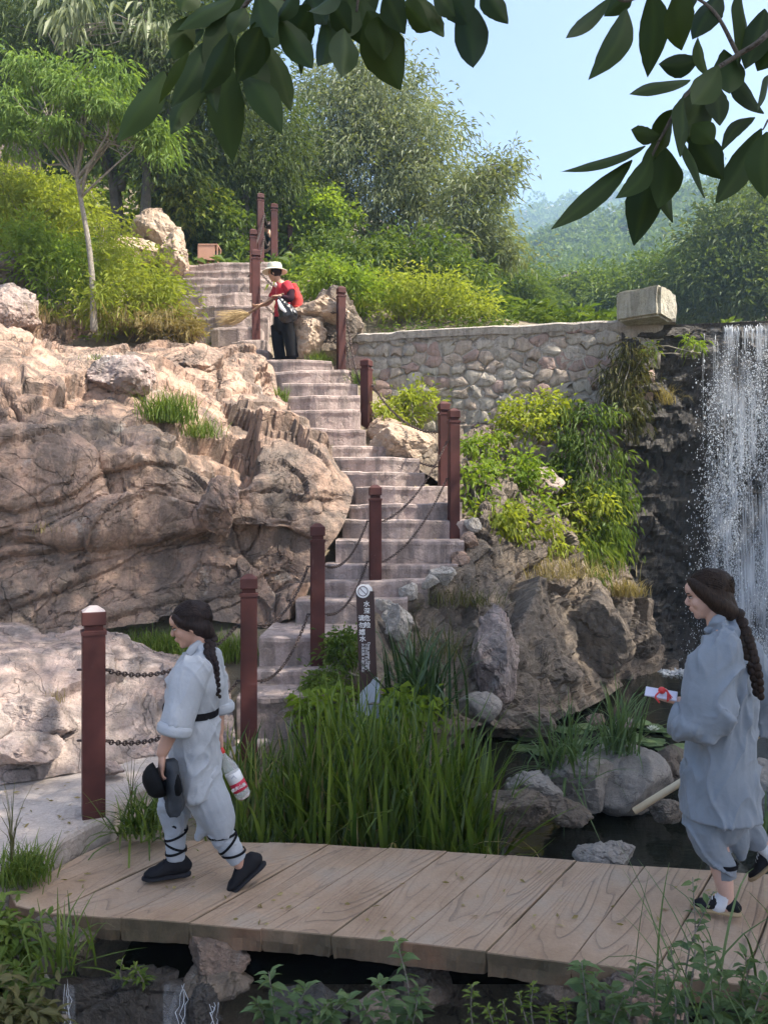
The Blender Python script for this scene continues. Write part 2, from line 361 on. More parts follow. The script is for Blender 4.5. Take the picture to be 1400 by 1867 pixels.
# ---- relief(): a rock mass lofted through measured points and broken up
def relief(name, rows, res, mat, amp=.12, blk=.10, fine=.03, bscale=1.3, seed=0, parent=None, strat=(1, 1, 1.0), dip=0.0, fade=(0, 0), w2=.62, terr=None, vfade=0):
    R = np.array([[P(*q) for q in r] for r in rows])
    A = np.array([spline(r, res[0]) for r in R])
    V = np.array([spline(A[:, k], res[1]) for k in range(res[0])]).transpose(1, 0, 2)
    du = np.gradient(V, axis=1); dv = np.gradient(V, axis=0); N = np.cross(du, dv); N = unit(N)
    c = V.reshape(-1, 3); n = N.reshape(-1, 3)
    if (n[:, 1] * 1.0 - n[:, 2]).mean() > 0: n = -n
    st = np.array(strat)
    dm = rotm('Y', dip)
    q = c + .16 * np.stack([fbm(c * 1.1, 3, seed + 5), fbm(c * 1.1, 3, seed + 8), fbm(c * 1.1, 3, seed + 11)], 1); q = q @ dm.T
    h = amp * fbm(c * .7, 3, seed) + blk * (1.7 * facets(q * bscale * .42 * st, seed, .16, 60) + w2 * facets(q * bscale * 1.15 * st, seed + 20, .22, 45) + w2 * .3 * facets(q * bscale * 3.1 * st, seed + 40, .3, 30))
    h += fine * fbm(c * 5, 5, seed + 30, .62)
    if terr:
        w = q[:, 2] / terr[1] + .55 * fbm(c * np.array([.5, .5, .9]), 3, seed + 60); sw = w - np.floor(w); g_ = .35 + .65 * _h(np.floor(w).astype(np.int64), np.floor(q[:, 0] * .8).astype(np.int64), np.zeros(len(w), np.int64), seed)
        h += terr[0] * g_ * (.5 - sw - .6 * np.exp(-sw * 14))
    u_ = np.tile(np.linspace(0, 1, res[0]), res[1])
    if fade[0]: h = h * np.clip(u_ / fade[0], .12, 1)
    if fade[1]: h = h * np.clip((1 - u_) / fade[1], .12, 1)
    if vfade: h = h * np.clip((1 - np.repeat(np.linspace(0, 1, res[1]), res[0])) / vfade - .9, .06, 1)
    V2 = c + n * h[:, None]
    nr, nc = res[1], res[0]; ii = (np.arange(nr - 1)[:, None] * nc + np.arange(nc - 1)[None]).ravel()
    return obj(name, V2, np.stack([ii, ii + 1, ii + nc + 1, ii + nc], 1), mat, parent, smooth=False)
CL = [[(-260, 1235, 7.0), (0, 1185, 7.3), (160, 1160, 7.6), (320, 1140, 7.9), (420, 1140, 8.0), (490, 1150, 8.15), (540, 1140, 8.3)],
      [(-260, 1100, 7.05), (0, 1090, 7.4), (160, 1080, 7.8), (320, 1085, 8.15), (430, 1085, 8.2), (500, 1090, 8.35), (560, 1080, 8.5)],
      [(-260, 985, 7.1), (0, 990, 7.55), (160, 988, 7.95), (320, 990, 8.35), (440, 990, 8.35), (525, 1005, 8.45), (582, 1025, 8.65)],
      [(-260, 955, 6.95), (0, 962, 7.35), (160, 964, 7.75), (320, 962, 8.05), (440, 955, 8.15), (545, 950, 8.45), (618, 972, 8.85)],
      [(-260, 890, 7.1), (0, 890, 7.5), (160, 890, 7.85), (310, 890, 8.1), (440, 890, 8.35), (560, 890, 8.9), (640, 915, 9.25)],
      [(-260, 770, 7.5), (0, 770, 7.8), (160, 800, 8.0), (300, 800, 8.3), (430, 840, 8.75), (560, 850, 9.3), (634, 872, 9.65)],
      [(-260, 680, 8.3), (0, 660, 8.7), (130, 700, 9.0), (290, 740, 9.2), (420, 775, 9.8), (510, 785, 10.3), (556, 800, 10.55)],
      [(-260, 600, 9.8), (0, 615, 10.2), (120, 650, 10.4), (270, 665, 10.5), (390, 690, 11), (480, 715, 11.3), (514, 740, 11.2)],
      [(-260, 560, 11.0), (0, 592, 11.3), (140, 615, 11.5), (250, 608, 11.7), (360, 615, 11.9), (440, 622, 12.1), (492, 662, 12.0)],
      [(-260, 590, 12.5), (0, 610, 12.8), (140, 620, 13), (260, 612, 13.2), (350, 618, 13.0), (405, 640, 12.8), (440, 690, 12.4)]]
tag(relief('cliff', CL, (230, 230), R_TAN, .10, .18, .022, 1.25, 1, strat=(.7, .9, 1.3), dip=16, fade=(0, .10), w2=.52, terr=(.17, .62)),
    'broad weathered tan and pink rock face rising left of the steps', 'cliff')
SL = [[(-300, 1460, 5.0), (0, 1432, 5.3), (120, 1412, 5.5), (215, 1395, 5.7), (300, 1370, 5.9), (432, 1350, 6.1)],
      [(-300, 1400, 5.1), (0, 1385, 5.4), (110, 1370, 5.6), (210, 1350, 5.8), (300, 1330, 6.05), (428, 1305, 6.3)],
      [(-300, 1300, 5.3), (0, 1285, 5.7), (100, 1285, 5.9), (200, 1265, 6.15), (300, 1235, 6.4), (420, 1240, 6.7)],
      [(-300, 1200, 5.9), (0, 1205, 6.3), (120, 1200, 6.5), (215, 1162, 6.7), (300, 1188, 6.9), (405, 1206, 7.0)],
      [(-300, 1150, 7), (0, 1145, 7.3), (160, 1145, 7.4), (230, 1158, 7.3), (330, 1192, 7.3), (410, 1214, 7.25)],
      [(-300, 1190, 7.8), (0, 1180, 7.9), (160, 1180, 8.0), (230, 1190, 8.0), (330, 1215, 7.9), (410, 1235, 7.7)]]
tag(relief('rock_slab', SL, (150, 110), R_PINK, .07, .07, .014, 1.2, 40, strat=(.6, .9, 1.4), dip=20),
    'low sloping slab of pinkish rock behind the nearest post', 'rock')
RB = [[(640, 1345, 6.6), (735, 1330, 6.9), (840, 1345, 7.5), (930, 1352, 7.9), (1050, 1305, 8.8), (1130, 1255, 10.2), (1215, 1232, 11.2)],
      [(655, 1270, 6.9), (740, 1260, 7.1), (840, 1290, 7.8), (930, 1300, 8.15), (1040, 1270, 9.0), (1120, 1225, 10.4), (1205, 1200, 11.3)],
      [(672, 1180, 7.4), (750, 1180, 7.6), (850, 1190, 8.2), (940, 1200, 8.5), (1030, 1190, 9.3), (1120, 1150, 10.5), (1195, 1150, 11.3)],
      [(684, 1108, 8.0), (760, 1085, 8.3), (850, 1090, 8.6), (940, 1090, 9.0), (1020, 1090, 9.6), (1110, 1080, 10.6), (1180, 1100, 11.3)],
      [(765, 1085, 8.45), (822, 1045, 8.75), (872, 1005, 9.0), (940, 1000, 9.4), (1010, 1010, 10.0), (1090, 1030, 10.8), (1165, 1050, 11.3)],
      [(835, 1050, 8.95), (868, 988, 9.2), (893, 930, 9.6), (950, 930, 10.0), (1020, 950, 10.6), (1080, 980, 11.1), (1150, 1000, 11.5)],
      [(815, 905, 10.1), (845, 885, 10.5), (880, 860, 10.8), (940, 860, 11.2), (1010, 880, 11.6), (1080, 900, 11.8), (1150, 930, 12.0)],
      [(700, 815, 11.6), (760, 790, 11.9), (830, 790, 12.1), (930, 790, 12.3), (1010, 800, 12.4), (1080, 830, 12.4), (1150, 860, 12.4)]]
tag(relief('rock_bank', RB, (170, 190), R_GREY, .12, .20, .03, 1.5, 70, strat=(1.35, 1, .7), dip=-18, fade=(.16, 0)),
    'brown rocky bank dropping from the steps to the pool', 'rock')

# ---- concrete path at the bridge end
def slab(name, pts, z, t, mat, parent=None, sub=.09, wob=.012, seed=0, dome=0.0, inset=.02, zf=None, edge=0.0):
    """a flat polygonal slab with rounded, slightly uneven edges"""
    pts = np.array(pts, float)[:, :2]; out = []
    for a, b in zip(pts, np.roll(pts, -1, 0)):
        k = max(1, int(np.linalg.norm(b - a) / sub)); out += [a + (b - a) * i / k for i in range(k)]
    p = np.array(out); n = len(p)
    c = p.mean(0)
    q3 = np.c_[p, np.full(n, z)]
    p = p + wob * np.stack([fbm(q3 * 5, 3, seed), fbm(q3 * 5, 3, seed + 4)], 1)
    tng = np.roll(p, -1, 0) - np.roll(p, 1, 0); nr = np.stack([tng[:, 1], -tng[:, 0]], 1); nr = nr / (np.linalg.norm(nr, axis=1)[:, None] + 1e-9)
    if ((p - c) * nr).sum() < 0: nr = -nr
    jit = wob * fbm(np.c_[p, np.zeros(n)] * 9, 3, seed + 9)
    j2 = edge * fbm(np.c_[p, np.ones(n)] * 11, 4, seed + 13, .6); j3 = edge * fbm(np.c_[p, np.ones(n) * 3] * 9, 4, seed + 17, .6)
    rings = [(p + (j2[:, None] - .01) * nr, z - t), (p + (jit[:, None] + j3[:, None]) * nr, z - t * .5), (p, z - inset * .9), (p - nr * inset * .45, z - inset * .25), (p - nr * inset, z)]
    V = np.concatenate([np.c_[r, np.full(n, h)] for r, h in rings]); k = np.arange(n); k2 = (k + 1) % n
    Q = np.concatenate([np.stack([k + i * n, k2 + i * n, k2 + (i + 1) * n, k + (i + 1) * n], 1) for i in range(len(rings) - 1)])
    if zf is not None: V[:, 2] += zf(V[:, 0], V[:, 1])
    me = mesh(name, V, [Q], mat)
    bm = bmesh.new(); bm.from_mesh(me); bm.verts.ensure_lookup_table()
    try: bm.faces.new([bm.verts[4 * n + i] for i in range(n)])
    except ValueError: pass
    try: bm.faces.new([bm.verts[n - 1 - i] for i in range(n)])
    except ValueError: pass
    bmesh.ops.triangulate(bm, faces=[f for f in bm.faces if len(f.verts) > 4])
    bmesh.ops.recalc_face_normals(bm, faces=bm.faces[:]); bm.to_mesh(me); bm.free()
    for pl in me.polygons: pl.use_smooth = False
    return link(bpy.data.objects.new(name, me), parent)
path_px = [(-420, 1720), (-60, 1618), (40, 1568), (95, 1540), (150, 1512), (200, 1487), (216, 1466), (250, 1440), (330, 1405), (430, 1372), (500, 1345), (560, 1318), (520, 1292), (425, 1312), (300, 1345), (0, 1390), (-420, 1420)]
tag(slab('path', [G(a, b, .11) for a, b in path_px], .11, .35, PATHM, seed=3, wob=.03, inset=.03), kind='structure')

# ---- stairway: every step a piece of its own
stair = empty('stairway', step3[0][0], 'long winding flight of worn pinkish concrete steps up the hill', 'stairway')
def make_step(i):
    l, r = step3[i]; nl, nr_ = step3[min(i + 1, len(step3) - 1)]
    dl = np.array([0, 1., 0]) * max(.5, nl[1] - l[1] + .22); n = 15; rng = np.random.default_rng(i)
    if i in (18,): dl = dl * 1.6
    if i == len(step3) - 1: dl = np.array([0, 2.2, 0])
    z0 = l[2]; bot = (step3[i - 1][0][2] if i else .0) - .25
    t = np.linspace(0, 1, n)
    fr = l + (r - l) * t[:, None]
    nz = fbm(np.c_[fr[:, 0] * 3, np.full(n, i * 3.1), np.zeros(n)], 3, 5)
    bow = -.10 * np.sin(np.pi * t) if i > 2 else 0 * t
    fr[:, 1] += .03 * nz + bow; zz = fr[:, 2] + .010 * np.roll(nz, 4)
    prof = [(0.012, bot), (0.0, z0 - .1), (-.012, z0 - .045), (-.008, z0 - .012), (.016, z0), (.06, z0 + .002)]
    V = []
    for dy, h in prof:
        a = fr.copy(); a[:, 1] += dy + (.012 * fbm(np.c_[fr[:, 0] * 7, np.full(n, h * 9), np.full(n, i)], 2, 9) if h < z0 - .05 else 0)
        a[:, 2] = h + (zz - z0 if h > z0 - .2 else 0); V.append(a)
    bk = fr + dl; bk[:, 2] = z0 + .002; V.append(bk)
    b2 = bk.copy(); b2[:, 2] = bot; V.append(b2)
    m = len(V); V = np.concatenate(V); ii = (np.arange(m - 1)[:, None] * n + np.arange(n - 1)[None]).ravel()
    Q = np.stack([ii, ii + 1, ii + n + 1, ii + n], 1)
    capl = np.array([[k * n for k in range(m)]]); capr = np.array([[k * n + n - 1 for k in range(m)][::-1]])
    return obj('step', V, [Q, capl, capr], CONC, stair)
for i in range(len(step3)): make_step(i)

# ---- bridge: stamped concrete planks laid askew
m, N, L, b = nt('stamped_plank')
tc = N.new('ShaderNodeTexCoord'); oi = N.new('ShaderNodeObjectInfo')
add = N.new('ShaderNodeVectorMath'); add.operation = 'MULTIPLY_ADD'; add.inputs[1].default_value = (1, 1, 1)
cx = N.new('ShaderNodeCombineXYZ'); mu = N.new('ShaderNodeMath'); mu.operation = 'MULTIPLY'; mu.inputs[1].default_value = 37.0
L.new(oi.outputs['Random'], mu.inputs[0]); L.new(mu.outputs[0], cx.inputs[0]); L.new(mu.outputs[0], cx.inputs[1])
L.new(tc.outputs['Object'], add.inputs[0]); L.new(cx.outputs[0], add.inputs[2])
mp = N.new('ShaderNodeMapping'); mp.vector_type = 'TEXTURE'; mp.inputs['Rotation'].default_value = (0, 0, math.radians(53.5)); mp.inputs['Scale'].default_value = (7.5, 1, 1)
L.new(add.outputs[0], mp.inputs[0])
n0 = noise(N, L, 2.6, 2, .45, mp.outputs[0], .5)
wm = N.new('ShaderNodeMath'); wm.operation = 'MULTIPLY'; wm.inputs[1].default_value = 26.0; L.new(n0.outputs[0], wm.inputs[0])
fr_ = N.new('ShaderNodeMath'); fr_.operation = 'FRACT'; L.new(wm.outputs[0], fr_.inputs[0])
gr = ramp(N, [(0, (.1, .1, .1)), (.14, (.75, .75, .75)), (.5, (1, 1, 1)), (1.0, (.85, .85, .85))]); L.new(fr_.outputs[0], gr.inputs[0])
v = mapping(N, L); big = noise(N, L, 2.2, 5, .6, v); fine = noise(N, L, 60, 5, .7, v)
rb = ramp(N, [(.3, (.31, .205, .13)), (.5, (.40, .28, .19)), (.68, (.37, .29, .22))]); L.new(big.outputs[0], rb.inputs[0])
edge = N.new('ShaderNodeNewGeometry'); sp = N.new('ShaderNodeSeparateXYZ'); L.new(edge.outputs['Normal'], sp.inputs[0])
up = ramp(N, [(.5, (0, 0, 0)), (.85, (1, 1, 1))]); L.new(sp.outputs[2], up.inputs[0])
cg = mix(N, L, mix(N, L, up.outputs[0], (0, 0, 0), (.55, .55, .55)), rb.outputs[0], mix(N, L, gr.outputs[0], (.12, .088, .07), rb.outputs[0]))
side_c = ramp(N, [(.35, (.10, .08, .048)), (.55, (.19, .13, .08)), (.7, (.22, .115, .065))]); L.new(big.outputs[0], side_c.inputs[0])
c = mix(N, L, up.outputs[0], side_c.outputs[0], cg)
rf = ramp(N, [(.3, (.75, .75, .75)), (.7, (1.1, 1.1, 1.1))]); L.new(fine.outputs[0], rf.inputs[0]); c = mix(N, L, .6, c, rf.outputs[0], 'MULTIPLY')
L.new(c, b.inputs['Base Color']); b.inputs['Roughness'].default_value = .8
gm = mix(N, L, up.outputs[0], (.5, .5, .5), gr.outputs[0]); p_ = bump(N, L, b, gm, .55, .012); p_ = bump(N, L, b, fine.outputs[0], .35, .008, p_); bump(N, L, b, big.outputs[0], .3, .05, p_)
PLANK = m
deck_px = [(18, 1628), (30, 1650), (75, 1662), (160, 1668), (350, 1682), (700, 1712), (1130, 1764), (1300, 1786), (1640, 1830), (1640, 1600), (1400, 1592), (1200, 1580), (900, 1556), (600, 1538), (380, 1532), (205, 1532), (150, 1558), (80, 1596)]
deck = np.array([G(a, b_, 0)[:2] for a, b_ in deck_px])
brd = empty('footbridge', (deck.mean(0)[0], deck.mean(0)[1], 0), 'low concrete footbridge stamped like wooden planks', 'bridge')
du = np.array([.57, .82]); du /= np.linalg.norm(du); dn = np.array([du[1], -du[0]])
tv = deck @ dn; k0 = np.array([365., 1670.]); start = G(365, 1670, 0)[:2] @ dn
edges = [tv.min() - 1]; x0 = start - .30 * 4
jn = [G(135, 1642, 0)[:2] @ dn, G(225, 1670, 0)[:2] @ dn, start, G(490, 1683, 0)[:2] @ dn, G(615, 1695, 0)[:2] @ dn, G(765, 1690, 0)[:2] @ dn, G(915, 1705, 0)[:2] @ dn, G(1075, 1707, 0)[:2] @ dn]
while jn[-1] < tv.max() - .3: jn.append(jn[-1] + .33)
edges += jn + [tv.max() + 1]
for k in range(len(edges) - 1):
    poly = clipped_poly(clipped_poly([q for q in deck], dn, edges[k + 1] - .0012), -dn, -(edges[k] + .0012))
    if len(poly) >= 3:
        slab('plank', poly, 0.0 - .004 * (k % 2), .115, PLANK, brd, sub=.022, wob=.003, seed=k, inset=.007, edge=.010)
core = np.array(deck); cc = core.mean(0); core = cc + (core - cc) * np.array([.985, .93])
slab('core', core, -.022, .085, SOIL, brd, sub=.3, wob=0)

# ---- pool and stream
m, N, L, b = nt('pool_water')
b.inputs['Base Color'].default_value = (.012, .014, .010, 1); b.inputs['Roughness'].default_value = .04; b.inputs['Specular IOR Level'].default_value = .55
v = mapping(N, L, (1, 2.2, 1)); n1 = noise(N, L, 3.2, 3, .5, v, .3); n2 = noise(N, L, 13, 3, .5, v, .3)
p_ = bump(N, L, b, n1.outputs[0], .12, .05); bump(N, L, b, n2.outputs[0], .10, .015, p_)
WATERM = m
gx = np.linspace(-1.35, 13, 90); gy = np.linspace(3.74, 12.2, 70); XX, YY = np.meshgrid(gx, gy); nr, nc = XX.shape
ii = (np.arange(nr - 1)[:, None] * nc + np.arange(nc - 1)[None]).ravel()
tag(obj('pool_water', np.stack([XX.ravel(), YY.ravel(), np.full(XX.size, WATER)], 1), np.stack([ii, ii + 1, ii + nc + 1, ii + nc], 1), WATERM, smooth=True), kind='structure')

# ---- dam: masonry on the left, wet spillway on the right
WL0, WL1 = np.array([-0.42, 12.75]), np.array([3.72, 11.75])           # left end and block corner, plan
wd = (WL1 - WL0); wlen = np.linalg.norm(wd); wd /= wlen; wno = np.array([wd[1], -wd[0]])
def wallp(u, z, o=0.0): q = WL0 + wd * u + wno * o; return np.array([q[0], q[1], z])
MORT = rock_mat('mortar', [(.40, .355, .30), (.46, .41, .355), (.50, .455, .40), (.43, .39, .34)], 3.5, .3, .35, bs=1.0)
WZ0, WZ1 = 1.6, 4.93
dam = empty('dam_wall', (WL0[0], WL0[1], WZ0), 'pale rubble masonry dam wall behind the steps', 'wall')
nu, nz = 90, 70; U, Zv = np.meshgrid(np.linspace(-.3, wlen + .02, nu), np.linspace(0.2, WZ1 - .02, nz))
base = np.stack([WL0[0] + wd[0] * U, WL0[1] + wd[1] * U, Zv], -1).reshape(-1, 3)
off = .014 + .014 * fbm(base * 5, 5, 2, .6)
base[:, :2] += wno * off[:, None]
topb = wallp(0, 0)
Vt = base.reshape(nz, nu, 3); back = Vt[-1].copy(); back[:, 1] += 1.0
V = np.concatenate([base, back]); ii = (np.arange(nz)[:, None] * nu + np.arange(nu - 1)[None]).ravel()
obj('mortar', V, np.stack([ii, ii + 1, ii + nu + 1, ii + nu], 1), MORT, dam, smooth=True)
STN = [rock_mat('masonry_%d' % k, c, 4.5, .25, .3, bs=1.0) for k, c in enumerate((
    [(.36, .285, .225), (.45, .36, .29), (.48, .40, .33), (.40, .34, .29)], [(.36, .31, .255), (.43, .38, .315), (.47, .42, .36), (.38, .34, .295)],
    [(.36, .24, .20), (.44, .29, .24), (.42, .32, .28), (.34, .27, .24)], [(.40, .35, .29), (.47, .42, .35), (.50, .45, .385), (.42, .38, .33)]))]
rng = np.random.default_rng(5); sites = []
zz = 2.3; row = 0
while zz < WZ1 - .16:
    u = -.2 + rng.uniform(0, .2); hgt = rng.uniform(.15, .23)
    while u < wlen - .25:
        wdt = rng.uniform(.12, .38); sites.append((u + wdt / 2, zz + hgt / 2 + rng.uniform(-.07, .07))); u += wdt
    zz += hgt; row += 1
sites = np.array(sites); asp = np.array([.78, 1.0]); sq = sites * asp
for i, s in enumerate(sq):
    poly = [np.array(q) for q in ((s[0] - .5, s[1] - .4), (s[0] + .5, s[1] - .4), (s[0] + .5, s[1] + .4), (s[0] - .5, s[1] + .4))]
    for j in np.argsort(((sq - s) ** 2).sum(1))[1:16]:
        nn = sq[j] - s; ln_ = np.linalg.norm(nn); nn = nn / ln_
        poly = clipped_poly(poly, nn, s @ nn + ln_ / 2 - rng.uniform(.003, .013))
        if len(poly) < 3: break
    poly = clipped_poly(poly, np.array([0, 1.]), WZ1 - .10) if len(poly) >= 3 else poly
    if len(poly) < 3: continue
    pl = np.array(poly) / asp; c0 = pl.mean(0)
    out = []
    for a, b_ in zip(pl, np.roll(pl, -1, 0)):
        out += [a, (a + b_) / 2 + rng.normal(0, .022, 2)]
    pl = np.array(out); k = len(pl); dep = rng.uniform(.024, .046)
    rings = [(1.0, -.05), (1.0, dep * .35), (.93, dep * .8), (.78, dep)]
    V = []
    for s_, d_ in rings:
        for q in c0 + (pl - c0) * s_: V.append(wallp(q[0], q[1], d_ + rng.normal(0, .005)))
    V.append(wallp(c0[0], c0[1], dep + rng.normal(0, .005))); V = np.array(V)
    ar = np.arange(k); a2 = (ar + 1) % k
    Q = np.concatenate([np.stack([ar + r * k, a2 + r * k, a2 + (r + 1) * k, ar + (r + 1) * k], 1) for r in range(3)])
    T = np.stack([ar + 3 * k, a2 + 3 * k, np.full(k, 4 * k)], 1)
    obj('stone', V, [Q, T], STN[rng.integers(0, 4)], dam, smooth=True)
V = []; nn_ = 60
for u in np.linspace(-.35, wlen + .02, nn_):
    w_ = .02 * fbm(np.array([[u * 4, 1, 2]]), 3, 5)[0]
    V += [wallp(u, WZ1 - .12 + w_, .05 + w_), wallp(u, WZ1 - .01 + w_, .07 + w_), wallp(u, WZ1 + .02 + w_ * .7, .03), wallp(u, WZ1 + .02 + w_, -.9)]
V = np.array(V); ii = (np.arange(nn_ - 1)[:, None] * 4 + np.arange(3)[None]).ravel()
obj('coping', V, np.stack([ii, ii + 1, ii + 5, ii + 4], 1), MORT, dam)
SPILL0, SPILL1 = np.array([3.62, 11.75]), np.array([11.0, 10.6])
def spill_rows():
    rows = []
    for z, o in ((-.8, .5), (.2, .32), (1.5, .18), (3.0, .1), (4.3, .05), (4.78, 0.02), (4.84, -.12), (4.84, -1.2)):
        r = []
        for t in np.linspace(0, 1, 7):
            q = SPILL0 + (SPILL1 - SPILL0) * t + np.array([0, -1]) * o
            Y = q[1]; r.append((700 + q[0] / Y * F, 933.5 - (z - CAMZ) / Y * F, Y))
        rows.append(r)
    return rows
tag(relief('spillway_wall', spill_rows(), (240, 190), R_DARK, .04, .05, .04, 3.2, 90, strat=(1, 1, 2.1), vfade=.26), 'dark wet stone spillway wall behind the waterfall', 'wall')
# lake surface behind the dam
tag(obj('lake_water', [(3.6, 12.0, 4.80), (14, 11.0, 4.80), (30, 16, 4.80), (6, 19, 4.80)], np.array([[0, 1, 2, 3]]), WATERM), kind='structure')
# ================================================================== ROCKS
def rock_geo(c, r, seed, sub=5, cuts=11, rough=.05, rz=0.0, tilt=0.0, flat=None):
    """angular boulder: a ball cut by random planes, then roughened"""
    V, Fq = ICO[sub]; rng = np.random.default_rng(seed)
    n = unit(rng.normal(0, 1, (cuts, 3))); d = rng.uniform(.50, .86, cuts)
    if flat is not None: n = np.vstack([n, [[0, 0, 1]]]); d = np.append(d, flat)
    q = V @ n.T; rad = np.where(q > .05, d[None] / np.maximum(q, .05), 9).min(1); rad = np.minimum(rad, 1.0)
    W = V * rad[:, None] * np.asarray(r, float)
    s = np.mean(r)
    W = W * (1.18 if cuts > 4 else 1.05)
    W = W + V * (rough * s * (1.1 * fbm(W / s * 2.2 + seed, 4, seed) + 1.6 * facets(W / s * 2.6 + seed, seed, .3, 26) + .5 * fbm(W / s * 9 + seed, 3, seed + 3)))[:, None]
    M = rotm('Z', rz) @ rotm('Y', tilt)
    return W @ M.T + np.asarray(c), Fq
def rock(name, px, py, Y, rpx, mat, seed, label, group=None, cat='rock', dy=None, **kw):
    """a boulder centred at a photo point; rpx = half width and half height in photo pixels"""
    s = Y / F; c = P(px, py, Y); ry = (dy if dy else (rpx[0] + rpx[1]) / 2) * s
    cut_smooth = kw.get('cuts', 11) < 5
    V, Fq = rock_geo(c, (rpx[0] * s, ry, rpx[1] * s), seed, **kw)
    return tag(obj(name, V, Fq, mat, smooth=cut_smooth), label, cat, group)
# beside the steps, upper right
rock('boulder', 600, 600, 12.9, (62, 66), R_GREY, 21, 'grey boulder right behind the sweeper by the steps')
rock('boulder', 572, 575, 12.75, (60, 38), R_WARM, 22, 'tan rounded boulder above the grey one behind the sweeper', tilt=-8)
rock('boulder', 556, 618, 12.55, (34, 42), R_WARM, 23, 'leaning tan block of rock just behind the sweeper', tilt=24)
rock('boulder', 735, 812, 10.7, (56, 40), R_WARM, 24, 'sunlit tan rock between two posts right of the steps')
rock('boulder', 700, 780, 11.5, (40, 26), R_WARM, 25, 'small tan rock under the chain below the dam wall')
rock('boulder', 990, 882, 10.7, (34, 28), R_PINK, 26, 'pale squarish rock among bright green creeper')
rock('boulder', 1040, 765, 11.6, (30, 24), R_GREY, 27, 'grey rounded rock at the foot of the dam wall')
# upper left, by the trees
rock('boulder', 285, 440, 15.4, (40, 50), R_WARM, 31, 'tall split tan boulder beside the dark tree trunks')
rock('boulder', 322, 465, 15.0, (28, 42), R_WARM, 32, 'narrow tan boulder at the head of the steps')
rock('boulder', 245, 462, 14.8, (38, 28), R_WARM, 33, 'low tan boulder under the dark tree trunks')
rock('boulder', 20, 300, 15.5, (48, 52), R_GREY, 34, 'brown boulder at the left edge behind the feathery tree')
rock('boulder', 10, 500, 11.9, (70, 44), R_GREY, 35, 'dark grey rock ledge at the left edge among bushes')
rock('boulder', 8, 575, 11.2, (60, 46), R_PINK, 36, 'pinkish rock ledge at the left edge above the cliff')
# on the cliff and at its foot
rock('boulder', 402, 920, 8.05, (34, 48), R_TAN, 41, 'squarish block jutting from the rock face under the ledge', cuts=6)
rock('boulder', 350, 668, 10.95, (58, 40), R_TAN, 42, 'flat faced orange rock atop the cliff', cuts=9, rough=.04, tilt=8)
rock('boulder', 222, 690, 9.3, (52, 36), R_PINK, 43, 'pinkish angular rock lodged on the cliff above grass', cuts=6)
rock('boulder', 60, 1305, 5.75, (80, 36), R_PINK, 44, 'low rounded rock at left behind the path', rough=.04)
rock('boulder', 30, 1370, 5.4, (85, 28), R_PINK, 45, 'low pinkish rock at the left path edge', rough=.04)
# bank rocks down to the pool
rock('boulder', 990, 1225, 8.6, (60, 34), R_GREY, 51, 'flat topped brown rock slanting above the pool', tilt=12, cuts=7)
rock('boulder', 968, 1150, 9.0, (30, 36), R_TAN, 52, 'tan rock wedged in the bank above the slanting rock', cuts=6)
rock('boulder', 1075, 1130, 9.8, (76, 90), R_GREY, 54, 'large smooth grey brown rock beside the waterfall pool', rough=.04)
rock('boulder', 905, 1200, 7.9, (36, 80), R_PINK, 55, 'upright reddish rock column of the bank', cuts=5)
rock('boulder', 1165, 1165, 10.9, (30, 36), R_GREY, 56, 'small rock at the foot of the waterfall')
rock('boulder', 940, 1310, 7.9, (80, 40), R_GREY, 57, 'low grey rock shelf at the pool edge', flat=.5)
rock('boulder', 875, 1290, 7.1, (42, 26), R_GRAN, 58, 'pale rounded boulder behind the reeds', cuts=4, rough=.03)
rock('boulder', 806, 1048, 8.5, (22, 17), MORT, 59, 'white washed stone at the right edge of the steps', cuts=6)
rock('boulder', 722, 1128, 7.95, (26, 40), MORT, 60, 'whitish masonry lump beside the warning sign', cuts=6)
for k, (x, y, Y, r, mt, lab) in enumerate(((700, 1103, 8.0, 17, MORT, 'lowest of the whitish stones edging the steps'), (748, 1080, 8.25, 18, MORT, 'whitish stone on the right edge of the second wide step'), (782, 1062, 8.4, 15, MORT, 'small whitish edging stone below the washed stone'),
        (838, 1022, 8.75, 17, R_TAN, 'reddish stone at the right end of the middle steps'), (856, 988, 9.0, 18, R_TAN, 'reddish stone below the front post of the pair'), (862, 958, 9.15, 15, MORT, 'pale stone at the foot of the front paired post'))):
    rock('edging_stone', x, y, Y, (r, r * .85), mt, 130 + k, lab, 'stones edging the steps', cuts=8)
# pool stones
rock('boulder', 1134, 1420, 5.9, (84, 60), R_GRAN, 61, 'large round granite boulder in the pool bearing a grass clump', cuts=3, rough=.025, flat=.85, dy=70)
rock('boulder', 1062, 1428, 5.75, (60, 44), R_GRAN, 62, 'angular granite rock left of the round pool boulder', cuts=6, rough=.03)
rock('boulder', 975, 1440, 5.5, (46, 28), R_GRAN, 63, 'pale rock at the edge of the reeds', cuts=6)
rock('boulder', 1030, 1478, 5.3, (42, 24), R_GREY, 64, 'small dark stone at the waterline', cuts=6)
rock('boulder', 1205, 1475, 5.55, (32, 22), R_GREY, 65, 'small round stone in the pool beside the grey trousers')
rock('boulder', 1110, 1560, 4.75, (56, 20), R_GRAN, 66, 'low stone poking out of the water behind the bridge', rough=.05)
rock('boulder', 1225, 1405, 6.1, (36, 38), R_GREY, 67, 'dark rock right of the round pool boulder')
rock('boulder', 1420, 1440, 5.7, (60, 50), R_GRAN, 68, 'granite rock at the right edge of the pool')
rock('boulder', 1088, 1310, 7.0, (17, 12), R_TAN, 69, 'small tan stone among the lily pads')
rock('boulder', 1140, 1318, 6.7, (16, 11), R_PINK, 70, 'small pink stone beside the white water lily')
rock('boulder', 930, 1470, 5.2, (60, 30), R_GREY, 71, 'dark wet stone beneath the reeds', cuts=6)
